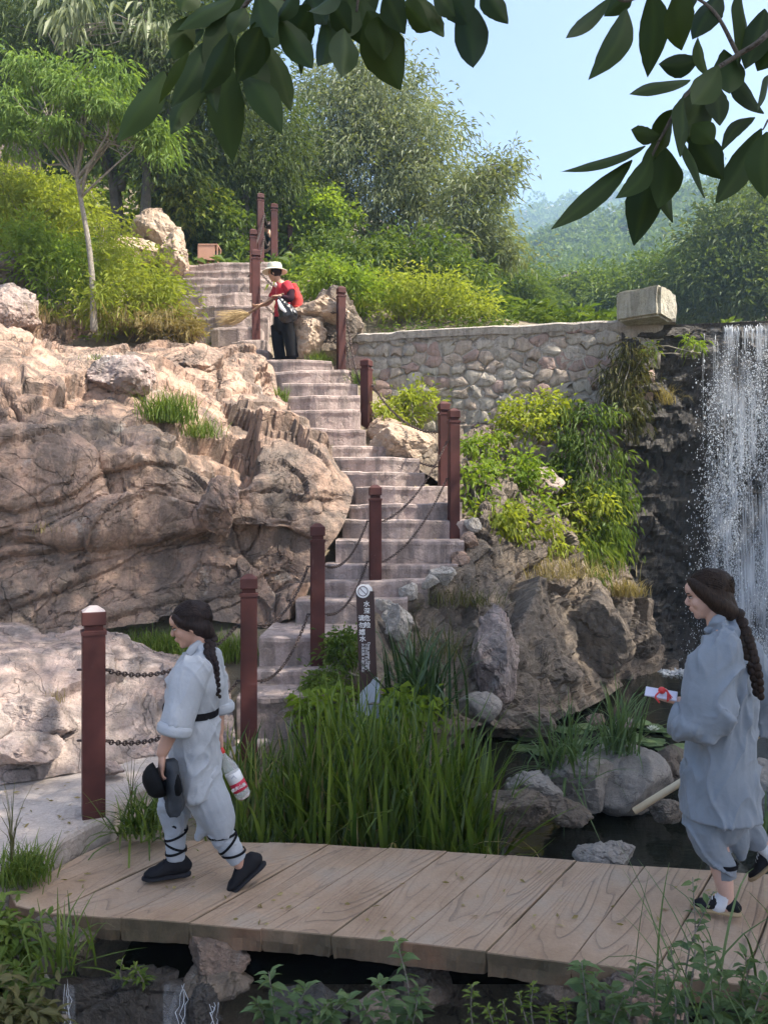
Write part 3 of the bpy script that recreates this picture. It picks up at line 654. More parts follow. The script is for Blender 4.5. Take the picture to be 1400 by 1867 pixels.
# under the bridge
rock('boulder', 395, 1735, 3.75, (60, 32), R_TAN, 81, 'rough brown stone propping the bridge edge', flat=.8)
rock('boulder', 388, 1785, 3.7, (66, 28), R_GREY, 82, 'flat brown stone under the propping stone', tilt=-6)
rock('boulder', 755, 1795, 3.75, (58, 46), R_GREY, 83, 'rounded brown boulder under the middle of the bridge')
rock('boulder', 840, 1790, 3.95, (40, 36), R_GREY, 84, 'dark boulder in the shadow under the bridge')
rock('boulder', 1010, 1800, 3.55, (60, 40), R_GREY, 85, 'brown rock under the right half of the bridge')
rock('boulder', 370, 1842, 3.55, (42, 36), R_DARK, 86, 'wet dark stone below the flat stone in the stream')
rock('boulder', 110, 1715, 3.8, (60, 40), R_GREY, 87, 'mossy stone abutment at the left end of the bridge', cuts=5)
rock('boulder', 690, 1850, 3.3, (50, 34), R_GREY, 88, 'brown stone at the bottom behind the leafy plant')
rock('boulder', 560, 1850, 3.4, (70, 46), R_DARK, 89, 'dark wet rock in the stream under the bridge')
rock('boulder', 1180, 1810, 3.4, (80, 50), R_TAN, 90, 'brown stone abutment at the right end of the bridge', cuts=5)
rock('boulder', 200, 1400, 5.45, (26, 13), R_PINK, 91, 'small flat stone on the slab behind the nearest post')
# wet weir ledge the stream runs over
WE = [[(100, 1800, 3.95), (160, 1795, 3.95), (240, 1793, 3.92), (300, 1800, 3.95), (360, 1815, 4.0)],
      [(105, 1795, 3.72), (165, 1788, 3.70), (240, 1787, 3.68), (300, 1797, 3.70), (360, 1815, 3.75)],
      [(105, 1830, 3.64), (165, 1825, 3.60), (240, 1825, 3.57), (300, 1835, 3.6), (360, 1850, 3.66)],
      [(95, 1990, 3.55), (165, 1990, 3.50), (240, 1990, 3.46), (300, 1990, 3.5), (370, 1990, 3.58)]]
tag(relief('weir_ledge', WE, (70, 70), R_DARK, .02, .05, .02, 3, 120), 'dark wet ledge the stream drops over beneath the bridge', 'ledge')
# mossy block standing on the dam
BLKM = rock_mat('mossy_block', [(.34, .31, .22), (.44, .41, .31), (.52, .49, .40), (.38, .36, .28)], 3.2, .35, .5, bs=1.0)
bc = P(1178, 562, 11.55)
bm = bmesh.new(); bmesh.ops.create_cube(bm, size=1.0)
bmesh.ops.bevel(bm, geom=bm.edges[:], offset=.07, segments=2, affect='EDGES'); bmesh.ops.subdivide_edges(bm, edges=bm.edges[:], cuts=4, use_grid_fill=True)
V = np.array([v.co[:] for v in bm.verts]); FF = [[v.index for v in f.verts] for f in bm.faces]; bm.free()
V = V * np.array([.66, .80, .46]); V[:, 2] += .06 * V[:, 1] * (V[:, 2] > 0)
V = V @ rotm('Z', -38).T; V = V + unit(V) * (.02 * fbm(V * 5, 4, 8))[:, None] + bc
me = bpy.data.meshes.new('stone_block'); me.from_pydata(V.tolist(), [], FF); me.materials.append(BLKM)
tag(link(bpy.data.objects.new('stone_block', me)), 'mossy squared stone block on the corner of the dam', 'stone block')
V, Fq = box(P(1205, 592, 11.75), (.40, .5, .05), math.radians(-20)); 
tag(obj('stone_ledge', V, Fq, MORT), 'thin pale stone ledge under the mossy block', 'ledge')
# ================================================================== POSTS, CHAINS, SIGN, BIN, WATERFALL
POSTM = simple('painted_post', (.072, .026, .023), .65, .38, 9, .4, spec=.25)
def worn_paint(m):
    N, L = m.node_tree.nodes, m.node_tree.links; b = N['Principled BSDF']; old = b.inputs['Base Color'].links[0].from_socket
    n = noise(N, L, 7, 9, .75, mapping(N, L, (1, 1, .45)), .6); r = ramp(N, [(.63, (0, 0, 0)), (.68, (1, 1, 1))]); L.new(n.outputs[0], r.inputs[0])
    n2 = noise(N, L, 1.6, 4, .6, mapping(N, L)); r2 = ramp(N, [(.35, (.65, .65, .65)), (.68, (1.45, 1.35, 1.3))]); L.new(n2.outputs[0], r2.inputs[0])
    c = mix(N, L, 1.0, old, r2.outputs[0], 'MULTIPLY'); L.new(mix(N, L, mix(N, L, r.outputs[0], (0, 0, 0), (.55, .55, .55)), c, (.24, .17, .15)), b.inputs['Base Color'])
worn_paint(POSTM)
CAPM = simple('painted_cap', (.075, .028, .025), .65, .2, 14, .25, spec=.25)
CHAINM = simple('rusty_chain', (.075, .052, .045), .55, .35, 60, .3, metal=.4)
PALE = simple('weathered_cap_top', (.42, .36, .35), .7, .3, 20, .3)
# px, base py, distance, height, width, turn, what sets it apart
POSTS = [(171, 1487, 4.79, 1.30, .135, 24, 'thick maroon post with worn pale cap, nearest, beside the path'),
         (454, 1350, 6.10, 1.315, .13, 10, 'maroon post behind the walker in the belted jacket'),
         (579, 1212, 7.10, 1.30, .13, 8, 'maroon post at the left foot of the steps, behind the warning sign'),
         (684, 1102, 8.39, 1.30, .13, 6, 'maroon post rising directly behind the warning sign'),
         (827, 944, 9.19, 1.30, .125, 10, 'dark maroon post at the stair bend, front of the close pair'),
         (809, 917, 9.90, 1.30, .13, 10, 'maroon post at the stair bend, rear of the close pair'),
         (668, 812, 11.6, 1.30, .14, -28, 'sunlit maroon post right of the upper steps below the sweeper'),
         (622, 682, 12.25, 1.39, .125, 20, 'slender sunlit maroon post just right of the sweeper'),
         (467, 600, 13.25, 1.36, .14, 12, 'sunlit maroon post left of the sweeper'),
         (462, 552, 14.3, 1.36, .13, 12, 'maroon post close behind the one left of the sweeper'),
         (475, 478, 16.3, 1.45, .14, 18, 'tallest looking maroon post at the head of the steps'),
         (500, 478, 17.2, 1.30, .15, 12, 'maroon post right of the tallest one, in front of the dark clothed figure'),
         (529, 470, 19.0, .80, .13, 14, 'farthest maroon post, short, among bushes at the top')]
post_obj = []
for px, py, Y, h, w, rz, lab in POSTS:
    b0 = P(px, py, Y); t = empty('post', b0, lab, 'post', 'maroon posts along the steps')
    rz = math.radians(rz); w_ = w
    mb = MB(); mb.add(*box(b0 + [0, 0, (h - .14) / 2 - .15], (w_, w_, h - .14 + .3), rz)); sh = mb.build('shaft', POSTM, t)
    md = sh.modifiers.new('bevel', 'BEVEL'); md.width = .008; md.segments = 2
    obj('band', *box(b0 + [0, 0, h - .155], (w_ + .012, w_ + .012, .022), rz), CAPM, t)
    obj('neck', *box(b0 + [0, 0, h - .125], (w_ * .80, w_ * .80, .05), rz), POSTM, t)
    cp = obj('cap', *box(b0 + [0, 0, h - .065], (w_ + .006, w_ + .006, .085), rz), CAPM, t)
    md = cp.modifiers.new('bevel', 'BEVEL'); md.width = .006; md.segments = 2
    obj('cap_top', *box(b0 + [0, 0, h - .007], (w_ * .98, w_ * .98, .032), rz, .35), PALE if px == 171 else CAPM, t)
    for fr in (.70, .36):
        for sx in (-1, 1):
            V, Fs = tube([b0 + np.array([sx * (w / 2 - .01), 0, h * fr]), b0 + np.array([sx * (w / 2 + .03), 0, h * fr])], [.008, .008], 6)
            obj('hook', V, Fs, CHAINM, t)
    post_obj.append((b0, h, w))
def link_geo():
    a = np.linspace(0, 2 * np.pi, 8, endpoint=False); pts = np.stack([.022 * np.cos(a), .013 * np.sin(a), 0 * a], 1)
    k = 4; V = []
    for i in range(8):
        t = pts[(i + 1) % 8] - pts[i - 1]; t /= np.linalg.norm(t); n = np.array([t[1], -t[0], 0]); bb = np.array([0, 0, 1.])
        for j in range(k): V.append(pts[i] + .0052 * (math.cos(j * math.pi / 2) * n + math.sin(j * math.pi / 2) * bb))
    Q = [[i * k + j, i * k + (j + 1) % k, ((i + 1) % 8) * k + (j + 1) % k, ((i + 1) % 8) * k + j] for i in range(8) for j in range(k)]
    return np.array(V), np.array(Q)
LK = link_geo()
def chain(a, b, sag, label, s=1.0):
    n0 = 60; t = np.linspace(0, 1, n0)[:, None]; p = a + (b - a) * t; p[:, 2] -= sag * 4 * (t * (1 - t))[:, 0]
    d = np.concatenate([[0], np.cumsum(np.linalg.norm(np.diff(p, axis=0), axis=1))]); n = int(d[-1] / (.031 * s))
    q = np.stack([np.interp(np.linspace(0, d[-1], n + 1), d, p[:, k]) for k in range(3)], 1)
    mb = MB()
    for i in range(n):
        x = unit(q[i + 1] - q[i]); sd = unit(np.cross(x, [0, 0, 1.])); u = np.cross(sd, x)
        if i % 2: sd, u = u, -sd
        mb.add((LK[0] * s) @ np.stack([x, sd, u]) + (q[i] + q[i + 1]) / 2, LK[1])
    return tag(mb.build('chain', CHAINM, smooth=True), label, 'chain', 'chains between the posts')
names = ['the nearest post and the post behind the belted walker', 'the post behind the belted walker and the foot of the steps', 'the post at the foot of the steps and the one behind the sign',
         'the post behind the sign and the stair bend', None, 'the stair bend and the sunlit post below the sweeper', 'the sunlit post and the slender post by the sweeper', 'the slender post and the post left of the sweeper',
         None, 'the two posts above the sweeper', 'the two tallest posts at the top']
pairs = [(0, 1), (1, 2), (2, 3), (3, 4), None, (5, 6), (6, 7), (7, 8), None, (9, 10), (10, 11)]
for pr, nm in zip(pairs, names):
    if not pr: continue
    (a, ha, wa), (b_, hb, wb) = post_obj[pr[0]], post_obj[pr[1]]
    sx = 1 if b_[0] > a[0] else -1
    for fr, wh in ((.70, 'upper'), (.36, 'lower')):
        chain(a + np.array([sx * (wa / 2 + .02), -.02, ha * fr]), b_ + np.array([-sx * (wb / 2 + .02), -.02, hb * fr]), .10 + .04 * np.linalg.norm(b_ - a), '%s chain between %s' % (wh, nm.replace('the post behind the belted walker', 'the second post').replace('the sunlit post below the sweeper', 'the sunlit post').replace('the sunlit post and the slender post by the sweeper', 'the sunlit and slender posts').replace('the post at the foot of the steps and the one behind the sign', 'the stair foot post and the sign')), 1.0 if pr[0] < 5 else 1.25)

# ---- warning sign
SIGNM = simple('sign_brown', (.045, .022, .020), .45, .12, 30, .1); WHITE = simple('sign_white', (.75, .74, .74), .5, .06, 40, .05); SGREY = simple('sign_grey', (.40, .43, .50), .5, .08, 20, .05)
INK = simple('sign_ring', (.06, .03, .05), .5, .1, 30, 0)
sY = 6.35; sg = empty('warning_sign', P(672, 1310, sY), 'narrow brown warning sign with white vertical lettering and prohibition disc', 'sign')
def sp_(px, py, o=0.0): q = P(px, py, sY); q[1] -= o; return q
def plate(name, pts, o0, o1, mat, parent):
    n = len(pts); V = np.array([sp_(a, b_, o0) for a, b_ in pts] + [sp_(a, b_, o1) for a, b_ in pts]); k = np.arange(n); k2 = (k + 1) % n
    return obj(name, V, [np.stack([k, k2, k2 + n, k + n], 1), np.arange(n)[None, ::-1], (np.arange(n) + n)[None]], mat, parent)
board = plate('board', [(649, 1074), (682, 1078), (690, 1320), (658, 1320)], 0, .03, SIGNM, sg)
plate('mountain_motif', [(692, 1330), (692, 1250), (689, 1236), (684, 1232), (679, 1238), (675, 1244), (668, 1250), (660, 1258), (654, 1268), (651, 1290), (650, 1330)], -.008, .036, SGREY, sg)
ang = np.linspace(0, 2 * np.pi, 28, endpoint=False)
plate('disc_tail', [(662, 1066), (672, 1065), (678, 1071), (679, 1077), (672, 1077), (668, 1084)], .024, .036, WHITE, sg)
dc = plate('prohibition_disc', [(662 + 12.3 * math.cos(a), 1077 + 12.3 * math.sin(a)) for a in ang], .024, .042, WHITE, sg)
mb = MB(); V, Fs = tube([sp_(662 + 8.6 * math.cos(a), 1077 + 8.6 * math.sin(a), .043) for a in np.append(ang, ang[0])], .0032, 5, side=(0, 1, 0)); mb.add(V, Fs)
V, Fs = tube([sp_(656.5, 1071.5, .043), sp_(667.5, 1082.5, .043)], .0032, 5, side=(0, 1, 0)); mb.add(V, Fs); mb.build('ring', INK, dc)
def text(body, size, loc, mat, parent, rot=(math.pi / 2, 0, 0), name='lettering', off=0.0, ext=.0015):
    cu = bpy.data.curves.new(name, 'FONT'); cu.body = body; cu.size = size; cu.align_x = 'CENTER'; cu.align_y = 'CENTER'; cu.extrude = ext; cu.offset = off; cu.resolution_u = 3
    o = bpy.data.objects.new('tmp', cu); COL.objects.link(o); o.location = loc; o.rotation_euler = rot
    bpy.context.view_layer.update(); dg = bpy.context.evaluated_depsgraph_get()
    me = bpy.data.meshes.new_from_object(o.evaluated_get(dg)); me.transform(o.matrix_world); me.name = name
    bpy.data.objects.remove(o); me.materials.clear(); me.materials.append(mat)
    return link(bpy.data.objects.new(name, me), parent)
for ch, px, py in (('水', 668.5, 1101), ('深', 669, 1113.5), ('危', 669.5, 1126.5), ('险', 670, 1139), ('请', 659, 1126.5), ('勿', 660, 1139.5), ('嬉', 660.5, 1152), ('水', 661.5, 1164)):
    text(ch, .052, sp_(px, py, .034), WHITE, board, off=.0008)
for body, px, py, sz in (('Deep water Hazard', 672.5, 1196, .030), ('수심위험 조심하세요', 667.5, 1196, .026), ('水深危険 水遊び禁止', 661.5, 1198, .026)):
    text(body, sz, sp_(px, py, .034), WHITE, board, (math.pi / 2, math.pi / 2, 0))

# ---- litter bin at the top of the steps
BINM = simple('bin_terracotta', (.46, .25, .17), .6, .12, 10, .15); DARKM = simple('dark_void', (.02, .018, .016), .8, .1, 10, 0)
b0 = P(383, 482, 16.0); w_, h_ = .40, .34
bn = empty('litter_bin', b0, 'small terracotta coloured box bin at the head of the steps', 'bin')
for dx, nm, sz, c in ((0, 'front_panel', (.34, .02, h_), (-.03, -.17, h_ / 2)), (0, 'back_panel', (.34, .02, h_), (-.03, .17, h_ / 2)), (0, 'side_panel', (.02, .32, h_), (-.21, 0, h_ / 2)),
                      (0, 'lid', (.40, .38, .025), (0, 0, h_ + .012)), (0, 'base', (.40, .36, .03), (0, 0, .015)), (0, 'inner_shade', (.26, .28, h_ - .06), (-.02, 0, h_ / 2)), (0, 'corner_post', (.022, .022, h_), (.19, -.16, h_ / 2)), (0, 'corner_post', (.022, .022, h_), (.19, .16, h_ / 2))):
    o = obj(nm, *box(b0 + np.array(c), sz), DARKM if nm == 'inner_shade' else BINM, bn)  # near-black block stands in for the shade inside the open bin

# ---- waterfall
m, N, L, b = nt('falling_water')
b.inputs['Base Color'].default_value = (.86, .89, .93, 1); b.inputs['Roughness'].default_value = .25; b.inputs['Transmission Weight'].default_value = .25
tr = N.new('ShaderNodeBsdfTranslucent'); tr.inputs[0].default_value = (.85, .9, .95, 1); ms = N.new('ShaderNodeMixShader'); ms.inputs[0].default_value = .4
L.new(b.outputs[0], ms.inputs[1]); L.new(tr.outputs[0], ms.inputs[2]); L.new(ms.outputs[0], N['Material Output'].inputs[0]); FALL = m
rng = np.random.default_rng(3); mb = MB()
def fall_pt(px, z, o=0.0):
    """point on the falling sheet below photo column px at height z"""
    Y = 11.35 - .3 * ((px - 1150) / 250)
    for _ in range(3):
        x = (px - 700) / F * Y; t = (x - SPILL0[0]) / (SPILL1 - SPILL0)[0]; Y = SPILL0[1] + (SPILL1 - SPILL0)[1] * t - (.10 + .12 * (4.8 - z) ** .8 + o)
    return np.array([(px - 700) / F * Y, Y, z])
def dens(px):      # where the water runs thick
    return .05 + 1.0 * np.exp(-((px - 1345) / 38) ** 2) + .75 * np.exp(-((px - 1420) / 55) ** 2) + .35 * np.exp(-((px - 1295) / 16) ** 2) + .5 * np.exp(-((px - 1500) / 60) ** 2) + .35 * np.exp(-((px - 1620) / 80) ** 2)
cand = rng.uniform(1262, 1700, 260000); cand = cand[rng.uniform(0, 1.3, len(cand)) < dens(cand)]
# strands leaving the lip
for px in np.concatenate([rng.uniform(1318, 1700, 230), rng.uniform(1300, 1330, 4), rng.uniform(1250, 1300, 2)]):
    z0 = 4.86; ln = rng.uniform(.15, .8) * rng.uniform(.4, 1) if px > 1318 else rng.uniform(.6, 2.0)
    zz = np.linspace(z0, z0 - ln, 9); w = rng.uniform(.002, .009) if px > 1318 else .0025
    pts = np.array([fall_pt(px + rng.normal(0, .5), z_, rng.uniform(0, .02)) for z_ in zz]); pts[0, 1] += .12
    V, Fs = tube(pts, np.linspace(w, w * .3, 9) * rng.uniform(.5, 1.3, 9), 5); mb.add(V, Fs)
IV, IF = ICO[1]
n = 70000; sel = cand[:n]
z = 4.5 - 4.9 * rng.beta(1.5, 1.0, len(sel)); c2 = np.array([fall_pt(a, b_, rng.normal(0, .06)) for a, b_ in zip(sel + rng.normal(0, 4.5, len(sel)) * (4.8 - z), z)])
cl = .5 + .5 * vnoise(np.stack([c2[:, 0] * 5, c2[:, 1] * 0, c2[:, 2] * 2.2], 1), 4); keep = cl > rng.uniform(0.05, .75, len(cl)); c2 = c2[keep]; z = z[keep]
r = rng.uniform(.0024, .0066, len(c2)) * (1 + .9 * (rng.uniform(0, 1, len(c2)) > .95)); st = np.stack([r, r, r * rng.uniform(1.0, 2.6, len(c2))], 1)
V = (c2[:, None] + IV[None] * st[:, None]).reshape(-1, 3); mb.add(V, (np.arange(len(c2))[:, None, None] * len(IV) + IF[None]).reshape(-1, 3))
tag(mb.build('waterfall', FALL, smooth=True), 'white waterfall spraying down the dark spillway', 'waterfall', kind='stuff')
# the translucent veil of the fall
def veil_mat(name, sx, sz, lo, hi, centre=None):
    m, N, L, b = nt(name); b.inputs['Base Color'].default_value = (.80, .84, .90, 1); b.inputs['Roughness'].default_value = .3
    v = mapping(N, L, (sx, 2, sz)); n1 = noise(N, L, 1.0, 5, .65, v, .25); v2 = mapping(N, L, (sx * .12, 1, sz * .5)); n2 = noise(N, L, 1.0, 3, .5, v2)
    a = N.new('ShaderNodeMath'); a.operation = 'ADD'; L.new(n1.outputs[0], a.inputs[0]); L.new(n2.outputs[0], a.inputs[1])
    r = ramp(N, [(lo, (0, 0, 0)), (hi, (1, 1, 1))]); a2 = N.new('ShaderNodeMath'); a2.operation = 'MULTIPLY'; a2.inputs[1].default_value = .5; L.new(a.outputs[0], a2.inputs[0]); L.new(a2.outputs[0], r.inputs[0])
    at = N.new('ShaderNodeAttribute'); at.attribute_name = 'var'; mu = N.new('ShaderNodeMath'); mu.operation = 'MULTIPLY'; L.new(r.outputs[0], mu.inputs[0]); L.new(at.outputs['Fac'], mu.inputs[1])
    tp = N.new('ShaderNodeBsdfTransparent'); tl = N.new('ShaderNodeBsdfTranslucent'); tl.inputs[0].default_value = (.85, .9, .95, 1); m1 = N.new('ShaderNodeMixShader'); m1.inputs[0].default_value = .45; L.new(b.outputs[0], m1.inputs[1]); L.new(tl.outputs[0], m1.inputs[2])
    m2 = N.new('ShaderNodeMixShader'); L.new(mu.outputs[0], m2.inputs[0]); L.new(tp.outputs[0], m2.inputs[1]); L.new(m1.outputs[0], m2.inputs[2]); L.new(m2.outputs[0], N['Material Output'].inputs[0]); return m
VEIL = veil_mat('water_veil', 34, 1.3, .45, .60)
for o_, sd in ((.02, 1), (.10, 2)):
    pxs = np.linspace(1285, 1700, 70); zs = np.linspace(4.86, WATER, 40); V = np.array([[fall_pt(a + 2.2 * math.sin(z * 3 + a), z, o_) for a in pxs] for z in zs]); V[0, :, 1] += .12
    dn_ = np.clip(dens(pxs), 0, 1) * np.clip((pxs - 1285) / 25, 0, 1); vr = np.array([dn_ * (.24 + .42 * min(1, (4.86 - z) / 2.0)) if z < 4.3 else dn_ * .16 + .28 * (pxs > 1318) for z in zs])
    ii = (np.arange(39)[:, None] * 70 + np.arange(69)[None]).ravel(); tag(obj('water_veil', V.reshape(-1, 3), np.stack([ii, ii + 1, ii + 71, ii + 70], 1), VEIL, smooth=True, var=vr.ravel()), 'thin falling veil of the waterfall', 'waterfall', kind='stuff')
# foam where it lands
mb = MB(); n = 3500
px = rng.uniform(1195, 1700, n); c2 = np.array([fall_pt(a, WATER) for a in px]); c2[:, 1] -= np.abs(rng.normal(0, .16, n)); c2[:, 2] = WATER + np.abs(rng.normal(0, .05, n)) * np.clip((px - 1180) / 150, .2, 1)
r = rng.uniform(.006, .022, n); V = (c2[:, None] + IV[None] * np.stack([r * 1.4, r * 1.4, r * .6], 1)[:, None]).reshape(-1, 3)
mb.add(V, (np.arange(n)[:, None, None] * len(IV) + IF[None]).reshape(-1, 3)); tag(mb.build('foam', FALL, smooth=True), 'white foam at the foot of the waterfall', 'foam', kind='stuff')
# trickles below the bridge
def cascade(px0, px1, y0, y1, Y0, Y1, n, label):
    mb = MB()
    for k in range(n):
        t = rng.uniform(0, 1); a = P(px0 + (px1 - px0) * t, y0, Y0); b_ = P(px0 + (px1 - px0) * t + rng.normal(0, 4), y1, Y1)
        q = np.linspace(0, 1, 7)[:, None]; p = a + (b_ - a) * np.concatenate([q ** .8, q, q ** 1.15], 1)[:, [0, 0, 2]]; p += rng.normal(0, .009, p.shape)
        V, Fs = tube(p, rng.uniform(.0005, .0018, 7), 5); mb.add(V, Fs)
    return tag(mb.build('cascade', FALL, smooth=True), label, 'cascade', 'little cascades under the bridge')
VEIL2 = veil_mat('cascade_veil', 50, 3, .36, .72)
def sheet(px0, px1, y0, y1, Y0, Y1):
    V = np.array([[P(a, y0 + (y1 - y0) * t ** 1.3, Y0 + (Y1 - Y0) * t ** .8) for a in np.linspace(px0 - 3 * t, px1 + 4 * t, 8)] for t in np.linspace(0, 1, 12)]).reshape(-1, 3)
    ii = (np.arange(11)[:, None] * 8 + np.arange(7)[None]).ravel(); tag(obj('cascade_veil', V, np.stack([ii, ii + 1, ii + 9, ii + 8], 1), VEIL2, smooth=True, var=np.full(96, .36)), 'thin veil of a little cascade under the bridge', 'cascade', kind='stuff')
sheet(300, 338, 1795, 1900, 3.62, 3.28); sheet(116, 136, 1795, 1900, 3.64, 3.43)
cascade(300, 338, 1795, 1900, 3.62, 3.30, 3, 'broader white trickle falling beside the flat stone')
cascade(116, 140, 1795, 1900, 3.64, 3.45, 4, 'thin white trickle at the left of the ledge')
cascade(388, 396, 1832, 1890, 3.45, 3.35, 4, 'smallest trickle between the dark stones')
gx = np.linspace(-2.2, 1.6, 40); gy = np.linspace(1.6, 3.9, 30); XX, YY = np.meshgrid(gx, gy); nr, nc = XX.shape; ii = (np.arange(nr - 1)[:, None] * nc + np.arange(nc - 1)[None]).ravel()
tag(obj('stream_water', np.stack([XX.ravel(), YY.ravel(), np.full(XX.size, -.9)], 1), np.stack([ii, ii + 1, ii + nc + 1, ii + nc], 1), WATERM, smooth=True), kind='structure')
# ================================================================== VEGETATION
BARK = rock_mat('bark_dark', [(.07, .058, .048), (.10, .085, .07), (.14, .12, .10), (.085, .075, .062)], 5, .3, .1)
BARKL = rock_mat('bark_pale', [(.20, .175, .14), (.27, .235, .19), (.31, .28, .23), (.22, .20, .165)], 6, .3, .2)
L_YEL = leaf_mat('leaf_yellow_green', (.23, .30, .045), (.42, .46, .10), .5)
L_BRI = leaf_mat('leaf_bright', (.15, .25, .035), (.32, .42, .08), .5)
L_FEA = leaf_mat('leaf_feathery', (.13, .23, .05), (.30, .41, .12), .5)
L_MID = leaf_mat('leaf_mid', (.075, .135, .03), (.19, .26, .065), .42)
L_DRK = leaf_mat('leaf_dark', (.06, .10, .03), (.18, .235, .075), .4)
L_SIL = leaf_mat('leaf_silver', (.14, .185, .085), (.37, .41, .24), .38, .5, .3)
L_OLI = leaf_mat('leaf_olive', (.085, .10, .035), (.19, .165, .075), .30)
L_FAR = leaf_mat('leaf_far', (.08, .14, .045), (.19, .26, .09), .35)
L_REED = leaf_mat('leaf_reed', (.042, .095, .014), (.27, .35, .07), .42, .38, .5)
L_GRA = leaf_mat('leaf_grass', (.085, .16, .028), (.24, .30, .07), .40)
L_DRY = leaf_mat('leaf_dry', (.26, .21, .09), (.46, .39, .20), .35)
L_BLU = leaf_mat('leaf_bluegreen', (.075, .135, .055), (.19, .27, .11), .35, .5, .3)
L_BACKLIT = leaf_mat('leaf_overhang_backlit', (.018, .038, .014), (.05, .085, .022), .22, .6, .15)  # backlit shade put into the colour, darker than the tree's crown leaves
def leaves_hd(pos, d, ln, wd, droop=.2, cup=.18):
    """n leaves with a midrib, 8 vertices each"""
    n = len(pos); d = unit(np.asarray(d, float)); ln = np.broadcast_to(ln, (n,)).astype(float)[:, None]; wd = np.broadcast_to(wd, (n,)).astype(float)[:, None]
    up = unit(RNG.normal(0, .4, (n, 3)) + np.array([0, 0, 1.0])); s = unit(np.cross(d, up)); u = np.cross(s, d); z = np.array([0, 0, 1.0])
    m = lambda t: pos + d * ln * t - z * (ln * droop * t * t)
    b, m1, m2, t = m(0), m(.33), m(.68), m(1.0)
    a = [b, m1, m2, t, m1 + s * wd * .5 + u * wd * cup, m2 + s * wd * .36 + u * wd * cup, m1 - s * wd * .5 + u * wd * cup, m2 - s * wd * .36 + u * wd * cup]
    V = np.stack(a, 1).reshape(-1, 3); i = np.arange(n)[:, None] * 8
    T = np.concatenate([i + np.array([[0, 4, 1]]), i + np.array([[5, 3, 2]]), i + np.array([[0, 1, 6]]), i + np.array([[7, 2, 3]])])
    Q = np.concatenate([i + np.array([[4, 5, 2, 1]]), i + np.array([[1, 2, 7, 6]])])
    return V, [T, Q]
def foliage(name, ells, nclump, per, ln, wd, mat, parent=None, clump_r=.3, droop=.3, seed=0, shell=.35, out=.6, flat=.65, hd=False, hang=0.0):
    """leaf clumps scattered through ellipsoids given as (centre xyz, radii xyz)"""
    rng = np.random.default_rng(seed); w = np.array([np.prod(r) ** .67 for c, r in ells]); w /= w.sum(); pos = []; dr = []; var = []; cs = []
    for k in rng.choice(len(ells), nclump, p=w):
        c, r = ells[k]; u = unit(rng.normal(0, 1, 3)); s = (shell + (1 - shell) * rng.uniform()) ** .5
        cc = np.asarray(c) + np.asarray(r) * u * s * rng.uniform(.70, 1.25) * (1.3 if rng.uniform() < .12 else 1); cs.append(cc)
        rc = clump_r * rng.uniform(.55, 1.35); m = int(per * rng.uniform(.6, 1.4))
        q = rng.normal(0, 1, (m, 3)) * np.array([1, 1, flat]) * rc * .55; pos.append(cc + q)
        dr.append(unit(q) * out + rng.normal(0, .45, (m, 3)) + np.array([0, 0, -hang]) + u * .3); var.append(np.clip(rng.uniform(0, 1) * .6 + rng.uniform(0, .4, m), 0, 1))
    pos = np.concatenate(pos); dr = np.concatenate(dr); var = np.concatenate(var); n = len(pos)
    ll = ln * rng.uniform(.65, 1.25, n); ww = wd * rng.uniform(.7, 1.2, n)
    if hd: V, Fq = leaves_hd(pos, dr, ll, ww, droop); var = np.repeat(var, 8)
    else: V, Fq = leaves(pos, dr, ll, ww, .2, droop); var = np.repeat(var, 4)
    return obj(name, V, Fq, mat, parent, var=var), np.array(cs)
def limb(mb, a, b, r0, r1, sag=.1, k=6, n=7, seed=0):
    rng = np.random.default_rng(seed); a, b = np.asarray(a, float), np.asarray(b, float); ln = np.linalg.norm(b - a)
    mid = [a + (b - a) * t + rng.normal(0, .05 * ln, 3) + np.array([0, 0, sag * ln * math.sin(math.pi * t)]) for t in (.33, .66)]
    V, Fs = tube(spline([a, *mid, b], n), np.linspace(r0, r1, n), k); mb.add(V, Fs)
def pe(px, py, Y, rx, ry, dm=None):
    s = Y / F; return (P(px, py, Y), (rx * s, dm if dm else (rx + ry) / 2 * s, ry * s))
def tree(name, base, trunks, ells, nclump, per, ln, wd, mat, bark, label, group=None, nb=14, seed=0, r0=.08, **kw):
    t = empty(name, base, label, 'tree', group); mb = MB()
    for pts, rr in trunks:
        n = 4 * len(pts); V, Fs = tube(spline(pts, n), np.interp(np.linspace(0, 1, n), np.linspace(0, 1, len(rr)), rr), 8); mb.add(V, Fs)
    mb.build('trunk', bark, t, smooth=True)
    fo, cs = foliage('crown', ells, nclump, per, ln, wd, mat, t, seed=seed, **kw)
    mb = MB(); rng = np.random.default_rng(seed)
    for c in cs[rng.choice(len(cs), min(nb, len(cs)), replace=False)]:
        pts, rr = trunks[rng.integers(len(trunks))]; pts = np.asarray(pts); a = pts[-1] if rng.uniform() < .6 else pts[-2] + (pts[-1] - pts[-2]) * rng.uniform()
        limb(mb, a, c, rr[-1] * .8, .006, .08, 5, 7, int(rng.integers(1e6)))
    mb.build('branches', bark, t, smooth=True); return t
